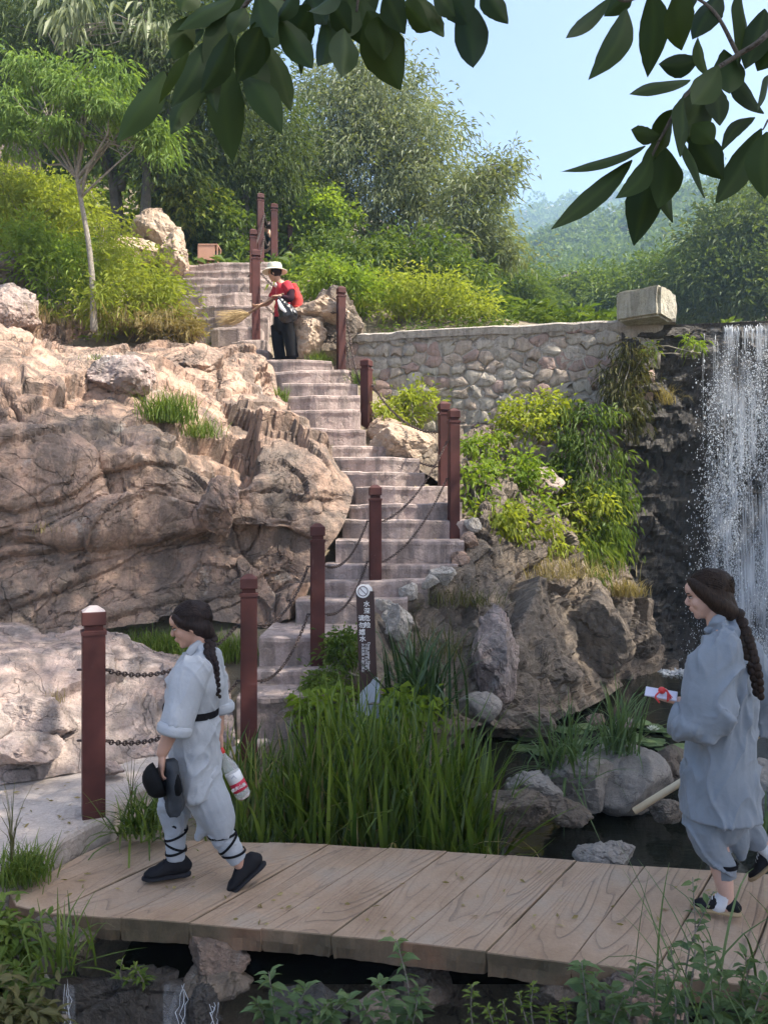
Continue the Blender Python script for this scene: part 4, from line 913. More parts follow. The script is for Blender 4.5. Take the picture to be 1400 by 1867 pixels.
def bush(label, ells, nclump, per, ln, wd, mat, seed=0, group=None, name='bush', nst=8, **kw):
    c0, r0 = ells[0]; base = np.array(c0) - [0, 0, r0[2]]
    t = empty(name, base, label, 'bush', group); kw['clump_r'] = kw.get('clump_r', .3) * .85
    fo, cs = foliage('foliage', ells, int(nclump * .52), int(per * .6), ln * 1.45, wd * 1.75, mat, t, seed=seed, **kw)
    mb = MB(); rng = np.random.default_rng(seed)
    for c in cs[rng.choice(len(cs), min(nst, len(cs)), replace=False)]:
        limb(mb, base + np.array([rng.normal(0, .1), rng.normal(0, .1), 0]), c, .014, .004, .05, 4, 6, int(rng.integers(1e6)))
    mb.build('stems', BARKL, t); return t
# ---- the feathery little tree on the left
tb = P(172, 600, 11.2)
fe = [pe(25, 195, 11.2, 44, 34, .5), pe(95, 140, 11.4, 46, 28, .5), pe(150, 178, 11.0, 42, 24, .4), pe(205, 140, 11.2, 38, 26, .5), pe(218, 205, 11.0, 46, 22, .4), pe(268, 235, 11.2, 38, 20, .4), pe(110, 238, 11.0, 50, 18, .4), pe(15, 258, 11.2, 40, 18, .4), pe(290, 268, 11.2, 22, 22, .3), pe(50, 125, 11.3, 34, 20, .4)]
tree('feathery_tree', tb, [([tb, P(170, 530, 11.2), P(163, 450, 11.2), P(150, 375, 11.2), P(141, 325, 11.2)], [.055, .045, .04, .034, .03]),
     ([P(141, 325, 11.2), P(110, 280, 11.2), P(85, 240, 11.2)], [.026, .018, .012]), ([P(141, 325, 11.2), P(135, 270, 11.2), P(128, 220, 11.2)], [.026, .018, .012]),
     ([P(141, 325, 11.2), P(170, 290, 11.1), P(200, 255, 11.1)], [.026, .018, .012]), ([P(148, 360, 11.2), P(190, 320, 11.1), P(245, 270, 11.1)], [.02, .014, .009])],
     fe, 175, 46, .125, .030, L_FEA, BARKL, 'slender young tree with feathery bright green leaves at upper left', nb=46, clump_r=.20, hang=.7, droop=.25, flat=.45, seed=3)
# ---- big dark trees behind it
def two(px, py0, py1, Y, lean, r):
    a = P(px, py0, Y); b = P(px + lean, py1, Y); m = P(px + lean * .35 + 5, (py0 + py1) / 2, Y); return ([a, m, b], [r, r * .8, r * .55])
tree('dark_tree', P(215, 470, 16.2), [two(215, 475, 250, 16.2, -22, .16), two(222, 340, 150, 16.2, 50, .10), two(205, 330, 120, 16.2, -60, .09)],
     [pe(180, 120, 16.2, 130, 110, 1.6), pe(90, 60, 16.6, 130, 90, 1.6), pe(250, 30, 16.2, 130, 80, 1.6), pe(200, 240, 16, 70, 50, 1.0)], 520, 52, .15, .04, L_DRK, BARK,
     'large dark leaved tree with forked trunk behind the feathery tree', nb=40, clump_r=.55, seed=5, hang=.2)
tree('dark_tree', P(262, 460, 15.6), [two(258, 465, 260, 15.6, 10, .13), two(262, 300, 130, 15.6, 40, .08)],
     [pe(330, 180, 15.8, 100, 100, 1.4), pe(420, 110, 16, 100, 90, 1.4), pe(330, 70, 16, 110, 80, 1.5), pe(300, 280, 15.6, 60, 50, .9)], 440, 52, .15, .038, L_DRK, BARK,
     'dark tree with a straight slender trunk beside the split boulder', nb=34, clump_r=.5, seed=6, hang=.25)
tree('dark_tree', P(440, 420, 18.5), [two(440, 440, 250, 18.5, 12, .12), two(446, 330, 170, 18.5, 45, .07)],
     [pe(430, 250, 18.5, 90, 100, 1.6), pe(500, 280, 18.8, 70, 90, 1.5), pe(400, 330, 18.3, 80, 60, 1.4)], 400, 50, .15, .036, L_DRK, BARK,
     'dark green tree above the head of the steps', nb=26, clump_r=.5, seed=7, hang=.4)
tree('dark_tree', P(30, 330, 18.0), [two(30, 380, 150, 18.0, 8, .14)], [pe(20, 130, 18, 120, 140, 1.8), pe(-80, 60, 18, 140, 150, 2), pe(60, 290, 17.5, 90, 50, 1.2)], 420, 50, .16, .042, L_DRK, BARK,
     'dark tree at the far left edge behind the boulder', nb=24, clump_r=.55, seed=8)
# long pale drooping leaves above
bush('pale drooping leaf tufts hanging at the top left', [pe(135, 20, 14.0, 50, 38, .5), pe(300, 50, 14.5, 40, 40, .5)], 46, 40, .22, .04, L_SIL, 9, name='leaf_tuft', hang=1.6, droop=.3, clump_r=.34)
# ---- the silvery tree in the middle
tb = P(682, 500, 21)
stems = [([tb, P(684, 440, 21), P(690, 330, 21), P(700, 200, 21)], [.10, .08, .06, .03]), ([tb, P(660, 430, 21), P(630, 330, 21), P(600, 220, 21)], [.08, .06, .045, .025]),
         ([tb, P(700, 440, 21), P(745, 360, 21), P(785, 280, 21)], [.08, .06, .045, .025]), ([tb, P(640, 450, 21), P(590, 390, 21), P(550, 330, 21)], [.06, .05, .035, .02])]
tree('silvery_tree', tb, stems, [pe(690, 190, 21, 70, 80, 1.4), pe(610, 210, 21, 75, 80, 1.4), pe(745, 250, 21, 85, 90, 1.5), pe(560, 290, 21, 70, 80, 1.4), pe(660, 310, 20.6, 100, 80, 1.6), pe(790, 330, 21, 70, 80, 1.4),
     pe(720, 390, 20.8, 90, 60, 1.4), pe(570, 380, 20.8, 75, 60, 1.2), pe(655, 120, 21, 40, 40, .8)], 760, 46, .19, .042, L_SIL, BARK, 'tall silvery green tree in the middle behind the steps', nb=60, clump_r=.55, seed=12, hang=.5, shell=.25)
tb = P(850, 510, 19.5)
tree('silvery_tree', tb, [([tb, P(852, 440, 19.5), P(870, 360, 19.5), P(915, 300, 19.5)], [.07, .055, .04, .02]), ([tb, P(835, 440, 19.5), P(820, 390, 19.5)], [.05, .04, .02])],
     [pe(860, 370, 19.5, 55, 70, 1.0), pe(905, 330, 19.5, 30, 45, .6), pe(932, 290, 19.5, 14, 28, .3), pe(830, 450, 19.3, 50, 50, .9), pe(890, 440, 19.5, 40, 40, .8), pe(930, 470, 19.5, 40, 14, .4)], 210, 42, .18, .04, L_SIL, BARK,
     'smaller loose silvery tree right of the tall one against the sky', nb=30, clump_r=.40, seed=13, hang=.3)
# ---- trees behind the dam, right
tree('valley_tree', P(1340, 580, 30), [two(1340, 600, 450, 30, 10, .18)], [pe(1340, 450, 30, 90, 100, 2.2), pe(1410, 400, 31, 80, 90, 2.2), pe(1290, 520, 29.5, 70, 60, 1.6), pe(1380, 530, 29, 90, 50, 1.6), pe(1470, 480, 30, 90, 110, 2)], 480, 46, .30, .10, L_DRK, BARK,
     'big dark green tree at the right edge behind the dam', nb=20, clump_r=.8, seed=20)
tree('valley_tree', P(1200, 580, 34), [two(1200, 600, 480, 34, 0, .16)], [pe(1215, 520, 34, 70, 46, 2), pe(1140, 552, 33, 60, 34, 1.6), pe(1250, 560, 33, 60, 40, 1.4)], 300, 46, .30, .10, L_MID, BARK, 'mid green round tree behind the mossy block', nb=14, clump_r=.8, seed=21)
tree('valley_tree', P(1040, 580, 36), [two(1040, 590, 500, 36, 0, .14)], [pe(1040, 550, 36, 70, 34, 2), pe(980, 570, 34, 50, 26, 1.5), pe(1090, 545, 35, 50, 40, 1.4)], 280, 44, .28, .10, L_MID, BARK, 'light green low tree behind the dam wall', nb=12, clump_r=.75, seed=22)
tree('valley_tree', P(1120, 520, 60), [two(1120, 560, 500, 60, 0, .2)], [pe(1120, 525, 60, 60, 26, 3), pe(1010, 535, 60, 60, 22, 3), pe(1230, 505, 58, 50, 34, 3)], 200, 40, .5, .2, L_FAR, BARK, 'pale green tree group member farther up the valley', nb=8, clump_r=1.4, seed=23)
tree('valley_tree', P(930, 560, 27), [two(930, 570, 500, 27, 0, .10)], [pe(925, 535, 27, 60, 40, 1.4), pe(865, 520, 26, 50, 40, 1.2)], 220, 44, .22, .06, L_MID, BARK, 'loose green tree below the smaller silvery tree', nb=14, clump_r=.6, seed=24)
# ---- bushes behind the dam wall and the steps
bush('bright green bush right of the sweeper behind the boulders', [pe(600, 515, 14.5, 50, 36, .7), pe(640, 535, 14.6, 54, 36, .7)], 260, 50, .09, .026, L_BRI, 30, clump_r=.3)
bush('rounded yellow green bush above the left end of the dam', [pe(720, 545, 15.0, 75, 48, 1.0), pe(800, 550, 15.2, 75, 46, .9), pe(860, 572, 15, 40, 26, .6)], 340, 50, .09, .022, L_YEL, 31, clump_r=.3)
bush('mid green bush between the two silvery trees', [pe(655, 485, 17.5, 66, 40, 1.0), pe(600, 465, 18.5, 50, 34, .8)], 240, 48, .12, .035, L_MID, 32, clump_r=.36)
bush('dark green bush under the tall silvery tree', [pe(750, 480, 18.5, 90, 40, 1.2), pe(840, 510, 18, 60, 30, 1)], 240, 46, .14, .04, L_MID, 33, clump_r=.4)
bush('bright leafy bush left of the tallest post', [pe(400, 415, 17.4, 50, 46, .9), pe(350, 390, 17, 60, 50, 1.0), pe(432, 460, 17.0, 22, 22, .4)], 300, 50, .10, .045, L_MID, 34, clump_r=.32)
bush('yellow green bush right of the highest posts', [pe(590, 390, 19.5, 60, 30, .9), pe(560, 440, 19.5, 40, 30, .8)], 180, 48, .10, .05, L_BRI, 35, clump_r=.34)
bush('light green bush behind the split boulder', [pe(330, 375, 16.8, 56, 40, .9), pe(300, 345, 17.2, 36, 26, .6)], 250, 48, .10, .04, L_YEL, 36, clump_r=.32)
# ---- bushes on the left bank
bush('large yellow green bush at the left under the feathery tree', [pe(60, 400, 12.6, 90, 70, 1.0), pe(20, 360, 12.8, 60, 40, .8), pe(85, 350, 13, 50, 40, .8)], 380, 52, .085, .022, L_YEL, 40, clump_r=.28)
bush('bright green bush left of the slender trunk', [pe(110, 500, 11.9, 70, 60, .8), pe(60, 460, 12, 60, 50, .7)], 300, 50, .08, .02, L_BRI, 41, clump_r=.26)
bush('feathery yellow bush right of the slender trunk', [pe(240, 510, 12.0, 70, 55, .8), pe(290, 550, 12.1, 50, 45, .6), pe(210, 560, 11.6, 50, 40, .6)], 330, 52, .085, .014, L_YEL, 42, clump_r=.26)
bush('fine leaved bush below the dark tree trunks', [pe(180, 445, 13.5, 46, 40, .7), pe(140, 380, 14, 40, 30, .6)], 180, 50, .09, .016, L_YEL, 43, clump_r=.28)
bush('dry yellowish bush beside the upper steps', [pe(300, 590, 12.1, 50, 30, .5), pe(335, 600, 12.2, 20, 20, .3)], 120, 50, .09, .010, L_DRY, 44, clump_r=.2)
# ---- creepers right of the steps
bush('bright yellow green creeper beside the close pair of posts', [pe(880, 890, 9.9, 36, 56, .25), pe(935, 850, 10.4, 60, 30, .3), pe(890, 810, 10.6, 60, 18, .3), pe(965, 915, 10.2, 40, 26, .2)], 140, 38, .07, .030, L_BRI, 50, clump_r=.2, flat=.5)
bush('yellow green creeper climbing the masonry', [pe(960, 760, 11.2, 60, 36, .3), pe(1000, 735, 11.3, 40, 22, .2), pe(925, 785, 11.1, 50, 20, .2)], 90, 44, .07, .030, L_YEL, 51, clump_r=.2, flat=.5)
bush('sprawling green vine over the bank rocks', [pe(960, 960, 9.8, 60, 30, .3), pe(1010, 990, 10.2, 40, 40, .3), pe(905, 950, 9.6, 40, 22, .25), pe(1040, 930, 10.8, 60, 50, .4)], 190, 44, .07, .026, L_YEL, 52, clump_r=.2, hang=.5)
bush('dark drooping shrub on the bank below the masonry', [pe(1090, 830, 11.0, 50, 90, .35), pe(1060, 780, 11.2, 50, 50, .3), pe(1110, 930, 10.9, 46, 70, .3), pe(1040, 870, 11.1, 36, 46, .2)], 170, 42, .09, .022, L_MID, 53, clump_r=.24, hang=.9)
bush('browning trailing plant under the mossy block', [pe(1130, 690, 11.35, 40, 60, .18), pe(1160, 640, 11.35, 30, 30, .15), pe(1145, 760, 11.25, 30, 50, .15)], 150, 40, .075, .014, L_OLI, 54, clump_r=.2, hang=1.0)
bush('green grassy shrub hanging beside the wet wall', [pe(1105, 990, 10.7, 30, 50, .2), pe(1070, 1020, 10.3, 30, 34, .2)], 110, 44, .09, .014, L_GRA, 55, clump_r=.2, hang=1.2)
bush('weedy green bush behind the sunlit post below the dam', [pe(745, 740, 12.0, 40, 34, .3), pe(700, 760, 11.9, 30, 40, .3), pe(770, 720, 12.2, 24, 20, .2)], 110, 44, .08, .022, L_YEL, 56, clump_r=.2)
bush('small fern like plant high on the wet wall', [pe(1258, 632, 11.2, 16, 14, .08), pe(1195, 640, 11.3, 14, 12, .08)], 14, 40, .08, .012, L_BRI, 57, clump_r=.12, hang=.6)
bush('low green shrub behind the warning sign', [pe(628, 1190, 6.9, 26, 44, .14), pe(600, 1250, 6.6, 36, 30, .18)], 120, 44, .05, .014, L_MID, 58, clump_r=.12)
bush('broad leaved green weeds among the reeds under the sign', [pe(745, 1285, 6.3, 34, 22, .2), pe(590, 1295, 6.3, 36, 26, .2), pe(690, 1345, 6.0, 40, 18, .2)], 110, 36, .075, .04, L_BRI, 59, clump_r=.13)
# ---- undergrowth over the hillside, ground cover
def cover(label, name, x0, x1, y0, y1, n, ln, wd, mat, test=None, seed=0, hmax=.25):
    rng = np.random.default_rng(seed); x = rng.uniform(x0, x1, n); y = rng.uniform(y0, y1, n)
    k = fbm(np.stack([x * .8, y * .8, 0 * x], 1), 3, seed) > -.35
    if test is not None: k &= test(x, y)
    x, y = x[k], y[k]; z = H(x, y) + rng.uniform(0, hmax, len(x)); d = rng.normal(0, .6, (len(x), 3)); d[:, 2] = np.abs(d[:, 2]) * .5 + .15
    V, Fq = leaves(np.stack([x, y, z], 1), d, ln * rng.uniform(.6, 1.3, len(x)), wd * rng.uniform(.6, 1.2, len(x)), .2, .3)
    return tag(obj(name, V, Fq, mat, var=np.repeat(rng.uniform(0, 1, len(x)), 4)), label, 'undergrowth', kind='stuff')
cover('green undergrowth covering the hillside', 'undergrowth', -18, 9, 15.5, 30, 60000, .30, .10, L_MID, None, 1, .5)
cover('green weeds on the upper left bank', 'undergrowth', -9, -1.0, 11.8, 16, 16000, .12, .03, L_BRI, lambda x, y: (x < -.42 * (y - 11.5) * .0 - 3.05) , 2, .2)
cover('weeds behind the masonry dam', 'undergrowth', -.1, 6, 12.9, 17, 14000, .12, .035, L_MID, None, 3, .3)
# ---- grass tufts
def tuft(label, px, py, Y, rx, n, ln, mat, lean=.5, wd=.008, seed=0, name='grass_tuft', z=None, group='grass tufts', ry=None, curve=1.0, cat='grass'):
    rng = np.random.default_rng(seed); s = Y / F; c = P(px, py, Y)
    b = c + np.stack([rng.normal(0, rx * s * .5, n), rng.normal(0, (ry if ry else rx * .5) * s * .7, n), rng.uniform(-.03, .0, n)], 1)
    if z == 'H': b[:, 2] = np.maximum(H(b[:, 0], b[:, 1]), b[:, 2] - .3)
    V, Fq = blades(b, rng.uniform(0, 6.28, n), ln * rng.uniform(.5, 1.15, n), np.abs(rng.normal(0, lean * .5, n)), wd, rng.uniform(.2, 1.6, n) * curve, 4)
    return tag(obj(name, V, Fq, mat, var=np.repeat(np.clip(rng.normal(.5, .3, n), 0, 1), 10)), label, cat, group, 'stuff' if rx > 75 or seed == 77 else None)
tuft('green grass growing on the cliff ledge', 305, 768, 8.95, 50, 420, .42, L_GRA, .6, .010, 60)
tuft('grass patch trailing down the cliff', 365, 795, 9.2, 40, 200, .28, L_GRA, .7, .008, 61)
tuft('sparse grass in the crack at the left of the cliff', 190, 672, 9.6, 40, 150, .22, L_GRA, .6, .008, 62)
tuft('long green grass behind the belted walker', 300, 1195, 7.45, 90, 900, .30, L_GRA, .7, .008, 63, ry=36)
tuft('green grass beside the post behind the belted walker', 405, 1200, 7.4, 50, 420, .30, L_GRA, .7, .008, 64, ry=30)
tuft('small dry tuft on the pinkish slab', 85, 1280, 5.95, 26, 130, .13, L_DRY, .8, .004, 65)
tuft('tuft of grass at the foot of the steps', 545, 1160, 7.9, 26, 120, .16, L_GRA, .7, .006, 66)
tuft('thin weed between the middle steps', 597, 838, 10.25, 8, 30, .24, L_GRA, .3, .008, 67)
tuft('dry grass on the bank above the cliff', 240, 600, 11.8, 90, 600, .32, L_DRY, .6, .008, 68, ry=50)
tuft('dry grass at the left of the upper bank', 60, 590, 11.5, 80, 420, .30, L_DRY, .6, .008, 69, ry=40)
tuft('weeds along the left edge of the upper steps', 515, 730, 11.35, 12, 80, .26, L_GRA, .5, .008, 70)
tuft('grass beneath the sweeper and the slender post', 585, 665, 12.35, 28, 240, .24, L_GRA, .6, .010, 71)
tuft('grass on the bank near the slender post', 650, 700, 12.2, 26, 200, .26, L_GRA, .6, .010, 72)
tuft('dry grass hanging over the bank rocks', 1010, 1050, 9.7, 90, 520, .34, L_DRY, 1.1, .007, 73, ry=50)
tuft('dry grass on the bank below the steps', 830, 1100, 8.4, 76, 300, .26, L_OLI, 1.1, .006, 74)
tuft('grass clump on the dam wall face', 1215, 735, 11.2, 18, 80, .42, L_DRY, .9, .006, 75, curve=1.6)
tuft('ochre grass beside the waterfall foot', 1140, 1085, 10.7, 36, 260, .30, L_DRY, 1.0, .008, 76)
tuft('tall grass by the weathered ledge in the cliff', 95, 968, 7.6, 40, 120, .14, L_DRY, .6, .005, 77)
tuft('grass at the left of the path front', 40, 1600, 4.1, 46, 420, .20, L_GRA, .6, .006, 78, ry=30)
tuft('strappy grass between nearest post and walker', 262, 1515, 4.62, 46, 170, .34, L_REED, 1.3, .012, 79, ry=26, curve=1.2)
# ---- the big stand of reeds
rng = np.random.default_rng(77); mb = MB()
def reed(px0, px1, Y0, Y1, n, ln, z=-.2, lean=.22, curve=.6, wd=.026):
    Y = rng.uniform(Y0, Y1, n); px = rng.uniform(px0, px1, n); b = np.stack([(px - 700) / F * Y, Y, np.full(n, z)], 1)
    b[:, 2] = np.maximum(H(b[:, 0], b[:, 1]) - .03, WATER - .25)
    V, Fq = blades(b, rng.uniform(0, 6.28, n), ln * rng.uniform(.55, 1.15, n), np.abs(rng.normal(0, lean, n)), wd * rng.uniform(.6, 1.2, n), np.abs(rng.normal(0, curve, n)), 6)
    mb.add(V, Fq, np.repeat(np.clip(rng.normal(.42, .28, n), 0, 1), 14))
reed(540, 870, 4.75, 5.6, 480, .92); reed(600, 760, 5.0, 5.9, 150, .9); reed(430, 580, 4.8, 5.6, 210, .62); reed(760, 895, 4.75, 5.5, 180, .9); reed(400, 470, 5.2, 5.7, 50, .6)
reed(470, 900, 4.62, 4.85, 300, .42, lean=.7, curve=1.2, wd=.015); reed(380, 520, 4.65, 4.9, 120, .45, lean=.8, curve=1.0, wd=.013); reed(850, 915, 4.8, 5.2, 45, .7, lean=.5, curve=1.0)
mb_r = mb; mb = MB(); reed(430, 920, 4.7, 5.7, 110, .7, lean=.5, curve=1.1, wd=.014); tag(mb.build('dead_reeds', L_DRY), 'withered straw blades among the reeds', 'reeds', kind='stuff'); mb = mb_r
tag(mb.build('reeds', L_REED), 'dense stand of tall green reeds behind the bridge', 'reeds', kind='stuff')
def clump(label, px, py, Y, n, ln, mat, lean, curve, wd, seed, r=.10, name='iris_clump'):
    rng = np.random.default_rng(seed); b = P(px, py, Y) + np.stack([rng.normal(0, r, n), rng.normal(0, r, n), np.zeros(n)], 1)
    V, Fq = blades(b, rng.uniform(0, 6.28, n), ln * rng.uniform(.5, 1.15, n), np.abs(rng.normal(0, lean, n)), wd, np.abs(rng.normal(0, curve, n)), 7)
    return tag(obj(name, V, Fq, mat, var=np.repeat(np.clip(rng.normal(.4, .25, n), 0, 1), 16)), label, 'plant')
L_IRI = leaf_mat('leaf_iris', (.03, .065, .022), (.085, .14, .05), .25, .4, .5)
clump('dark strap leaved clump right of the warning sign', 765, 1300, 6.5, 150, .80, L_IRI, .5, 1.0, .022, 80, .13)
clump('arching grass clump on the left pool rocks', 1030, 1400, 5.75, 150, .55, L_BLU, .9, 1.1, .013, 81, .10)
clump('upright grass clump on the round pool boulder', 1128, 1372, 5.85, 90, .60, L_BLU, .35, 1.0, .014, 82, .06)
clump('wispy grass on the bank behind the dark clump', 800, 1200, 7.5, 140, .45, L_OLI, .8, 1.2, .006, 83, .16)
clump('long arching grass at the bottom right corner', 1340, 1870, 2.5, 46, .5, L_BLU, .9, 1.2, .007, 84, .14)
clump('arching grass behind the rearmost walker', 1400, 1520, 4.6, 40, .4, L_BLU, .8, 1.2, .010, 85, .06)
clump('spiky grass at the edge of the bottom left bank', 118, 1760, 3.3, 50, .30, L_REED, .6, 1.0, .009, 86, .05)
# ---- leafy plants in the foreground
def herb(label, stems, ln, wd, mat, seed, n=22, name='leafy_plant', top=6):
    """stems: list of (base, tip) world points"""
    rng = np.random.default_rng(seed); t = empty(name, stems[0][0], label, 'plant'); mb = MB(); ps = []; ds = []; ls = []; vs = []
    for a, b in stems:
        a, b = np.asarray(a), np.asarray(b); q = spline([a, (a + b) / 2 + rng.normal(0, .02, 3), b], 8)
        V, Fs = tube(q, np.linspace(.0045, .0018, 8), 5); mb.add(V, Fs)
        for k in range(n):
            f = .12 + .88 * (k + .5) / n; p = np.array([np.interp(f, np.linspace(0, 1, 8), q[:, j]) for j in range(3)]); az = k * 2.4 + rng.uniform(-.5, .5)
            for rep in range(2 if f > .8 else 1):
                e = .25 + (1.2 if f > .85 else .4) * rng.uniform(); ps.append(p); ds.append([math.cos(az + rep * 2.9), math.sin(az + rep * 2.9), e * .8]); ls.append((1.1 - .45 * f) * rng.uniform(.7, 1.15)); vs.append(min(1, .75 * f ** 2 + rng.uniform(0, .3)))
    ps, ds, ls = np.array(ps), np.array(ds), np.array(ls); V, Fq = leaves_hd(ps, ds, ln * 1.35 * ls, wd * 1.45 * ls, .35)
    mb.build('stems', BARKL, t); obj('foliage', V, Fq, mat, t, var=np.repeat(vs, 8)); return t
def sp2(*l): return [(P(a, b, Y), P(c, d, Y + o)) for a, b, c, d, Y, o in l]
herb('leafy weed with pale young top in front of the bridge', sp2((735, 1900, 722, 1712, 3.0, .05), (728, 1900, 690, 1790, 3.0, -.05), (742, 1900, 765, 1800, 3.0, 0), (720, 1900, 660, 1830, 3.0, 0)), .080, .026, L_BLU, 90)
herb('leafy weed growing from the stream under the bridge', sp2((510, 1920, 490, 1772, 3.05, 0), (520, 1920, 560, 1800, 3.05, -.05), (500, 1920, 470, 1830, 3.05, 0), (530, 1920, 600, 1830, 3.0, 0), (545, 1920, 640, 1820, 3.0, 0)), .085, .028, L_BLU, 91)
herb('small twig of leaves sprouting from the wet ledge', sp2((262, 1790, 224, 1748, 3.62, 0), (262, 1790, 246, 1762, 3.6, 0), (262, 1790, 236, 1785, 3.6, -.02)), .05, .016, L_GRA, 92, 12)
herb('tall leafy weed in front of the rear walker', sp2((1240, 1900, 1262, 1600, 2.6, .05), (1255, 1900, 1300, 1625, 2.55, .05), (1230, 1900, 1222, 1720, 2.6, 0)), .060, .020, L_BLU, 93, 13)
herb('dense leafy weeds at the bottom right corner', sp2(*[(1300 + 22 * k, 1940, 1280 + 26 * k + (k % 3) * 9, 1715 + 26 * ((k * 7) % 5), 2.45 + .04 * (k % 4), 0) for k in range(7)]), .075, .028, L_BLU, 94, 20)
herb('leafy weeds in front of the right bridge end', sp2(*[(1080 + 20 * k, 1940, 1060 + 26 * k, 1755 + 20 * ((k * 5) % 4), 2.7 + .05 * (k % 3), 0) for k in range(8)]), .075, .028, L_BLU, 95, 18)
herb('fine leaved low weeds at the bottom', sp2(*[(880 + 26 * k, 1930, 860 + 28 * k, 1795 + 14 * ((k * 3) % 4), 2.9, 0) for k in range(9)]), .042, .012, L_GRA, 96, 26)
for k, (x, y, Y, lab) in enumerate(((60, 1700, 3.35, 'light green leafy weeds at the left bridge end'), (40, 1790, 3.1, 'green leafy weeds at the bottom left bank'), (70, 1850, 2.9, 'darker leafy weeds in the bottom left corner'))):
    bush(lab, [pe(x - 50, y + 45, Y, 44, 36, .13), pe(x - 100, y + 20, Y, 46, 46, .13)], 110, 34, .055, .015, (L_GRA, L_MID, L_OLI)[k], 100 + k, name='weeds', clump_r=.10, hd=True, hang=.4)
tuft('thin seed stalk at the left edge of the path', 22, 1560, 4.0, 3, 14, .42, L_OLI, .08, .004, 110)
tuft('thin seed stalk beside the nearest post', 240, 1470, 4.9, 4, 14, .34, L_OLI, .12, .004, 111)
# ---- fallen leaves on the bridge, the path and the steps
rng = np.random.default_rng(55); pos = []
for k in range(70): pos.append(G(rng.uniform(80, 1350), rng.uniform(1590, 1700), .006))
for k in range(30): pos.append(G(rng.uniform(0, 200), rng.uniform(1420, 1520), .118))
for i in rng.integers(3, 18, 60): l, r = step3[i]; pos.append(l + (r - l) * rng.uniform(.05, .95) + np.array([0, rng.uniform(.03, .2), .008]))
pos = np.array([p for p in pos if not (p[1] < 3.62 - .19 * p[0])]); d = rng.normal(0, 1, pos.shape); d[:, 2] *= .08; V, Fq = leaves(pos, d, rng.uniform(.025, .06, len(pos)), rng.uniform(.010, .022, len(pos)), .1, 0)
tag(obj('leaf_litter', V, Fq, L_DRY, var=np.repeat(rng.uniform(0, 1, len(pos)), 4)), 'scattered fallen leaves on the bridge and steps', 'leaf litter', kind='stuff')
# ---- water lilies
LILY = leaf_mat('lily_pad', (.055, .10, .035), (.17, .24, .10), .1, .35, .5); PETAL = simple('lily_petal', (.80, .80, .66), .5, .05, 20, 0)
rng = np.random.default_rng(9)
pads = [(rng.uniform(950, 1260), rng.uniform(1322, 1372)) for k in range(46)]
pads = [p for p in pads if not (1060 < p[0] < 1200 and p[1] > 1360)]
for k, (px, py) in enumerate(pads):
    c = G(px, py, WATER + .012 + .004 * (k % 4)); a = np.linspace(.25, 2 * np.pi - .05, 15) + rng.uniform(0, 6); r = rng.uniform(.07, .13)
    rr = r * (1 + .05 * np.sin(a * 3 + k)); V = np.vstack([c, c + np.stack([rr * np.cos(a), rr * np.sin(a), .008 * np.sin(a * 2 + k)], 1)])
    tl = rng.uniform(0, .35) if k % 6 == 0 else 0; V[:, 2] += np.abs(V[:, 1] - c[1]) * tl
    V = np.vstack([V, V - [0, 0, .004]])
    j = np.arange(1, 15); T = np.concatenate([np.stack([0 * j, j, j + 1], 1), np.stack([0 * j + 16, j + 17, j + 16], 1)]); Q = np.stack([j, j + 16, j + 17, j + 1], 1)
    tag(obj('lily_pad', V, [T, Q], LILY, var=np.full(32, rng.uniform())), 'flat green lily pad floating in the pool', 'lily pad', 'lily pads on the pool')
fl = G(1190, 1336, WATER + .01); fo_ = empty('water_lily', fl, 'white water lily bloom among the pads', 'flower')
for ring, (n, e, l) in enumerate(((10, .35, .075), (9, .8, .065), (7, 1.2, .05))):
    for k in range(n):
        az = 6.283 * k / n + ring * .3; d = np.array([math.cos(az) * math.cos(e), math.sin(az) * math.cos(e), math.sin(e)])
        V, Fq = leaves_hd((fl + [0, 0, .015])[None], d[None], l, .024, -.2, .3); obj('petal', V, Fq, PETAL, fo_)
# ---- far wooded hills
def hill(name, label, ridge, base_py, Y0, Y1, ncrown, cr, ln, mat, seed, px0=700, px1=2000):
    rng = np.random.default_rng(seed); rp = np.array(ridge, float)
    def S(px, t): return P(px, base_py + (np.interp(px, rp[:, 0], rp[:, 1]) - base_py) * t, Y0 + (Y1 - Y0) * t)
    pxs = np.linspace(px0, px1, 50); ts = np.linspace(0, 1, 16)
    V = np.array([[S(a, t) for a in pxs] for t in ts] + [[S(a, 1) + np.array([0, .25 * (Y1 - Y0), -.3 * S(a, 1)[2]]) for a in pxs]]).reshape(-1, 3); nc = 50; nr = 17
    ii = (np.arange(nr - 1)[:, None] * nc + np.arange(nc - 1)[None]).ravel()
    tag(obj(name, V, np.stack([ii, ii + 1, ii + nc + 1, ii + nc], 1), SOIL, smooth=True), kind='structure')
    c = np.array([S(rng.uniform(px0, px1), rng.uniform(0, 1.0) ** .8) for k in range(ncrown)]); r = cr * rng.uniform(.6, 1.3, ncrown)
    m = 60; u = unit(rng.normal(0, 1, (ncrown, m, 3))); u[..., 2] = np.abs(u[..., 2]) * 1.1 - .15; q = c[:, None] + u * (r * 1.0)[:, None, None] * np.array([1, 1, 1.05]) * rng.uniform(.75, 1.08, (ncrown, m, 1)) + np.array([0, 0, .6]) * r[:, None, None]
    d = u + rng.normal(0, .5, u.shape); var = np.clip(np.repeat(rng.uniform(0, .8, ncrown), m) + rng.uniform(0, .25, ncrown * m), 0, 1)
    V, Fq = leaves(q.reshape(-1, 3), d.reshape(-1, 3), np.repeat(r, m) * ln * rng.uniform(.7, 1.3, ncrown * m), np.repeat(r, m) * ln * .55, .2, .2)
    tag(obj('woodland', V, Fq, mat, var=np.repeat(var, 4)), label, 'woodland', kind='stuff')
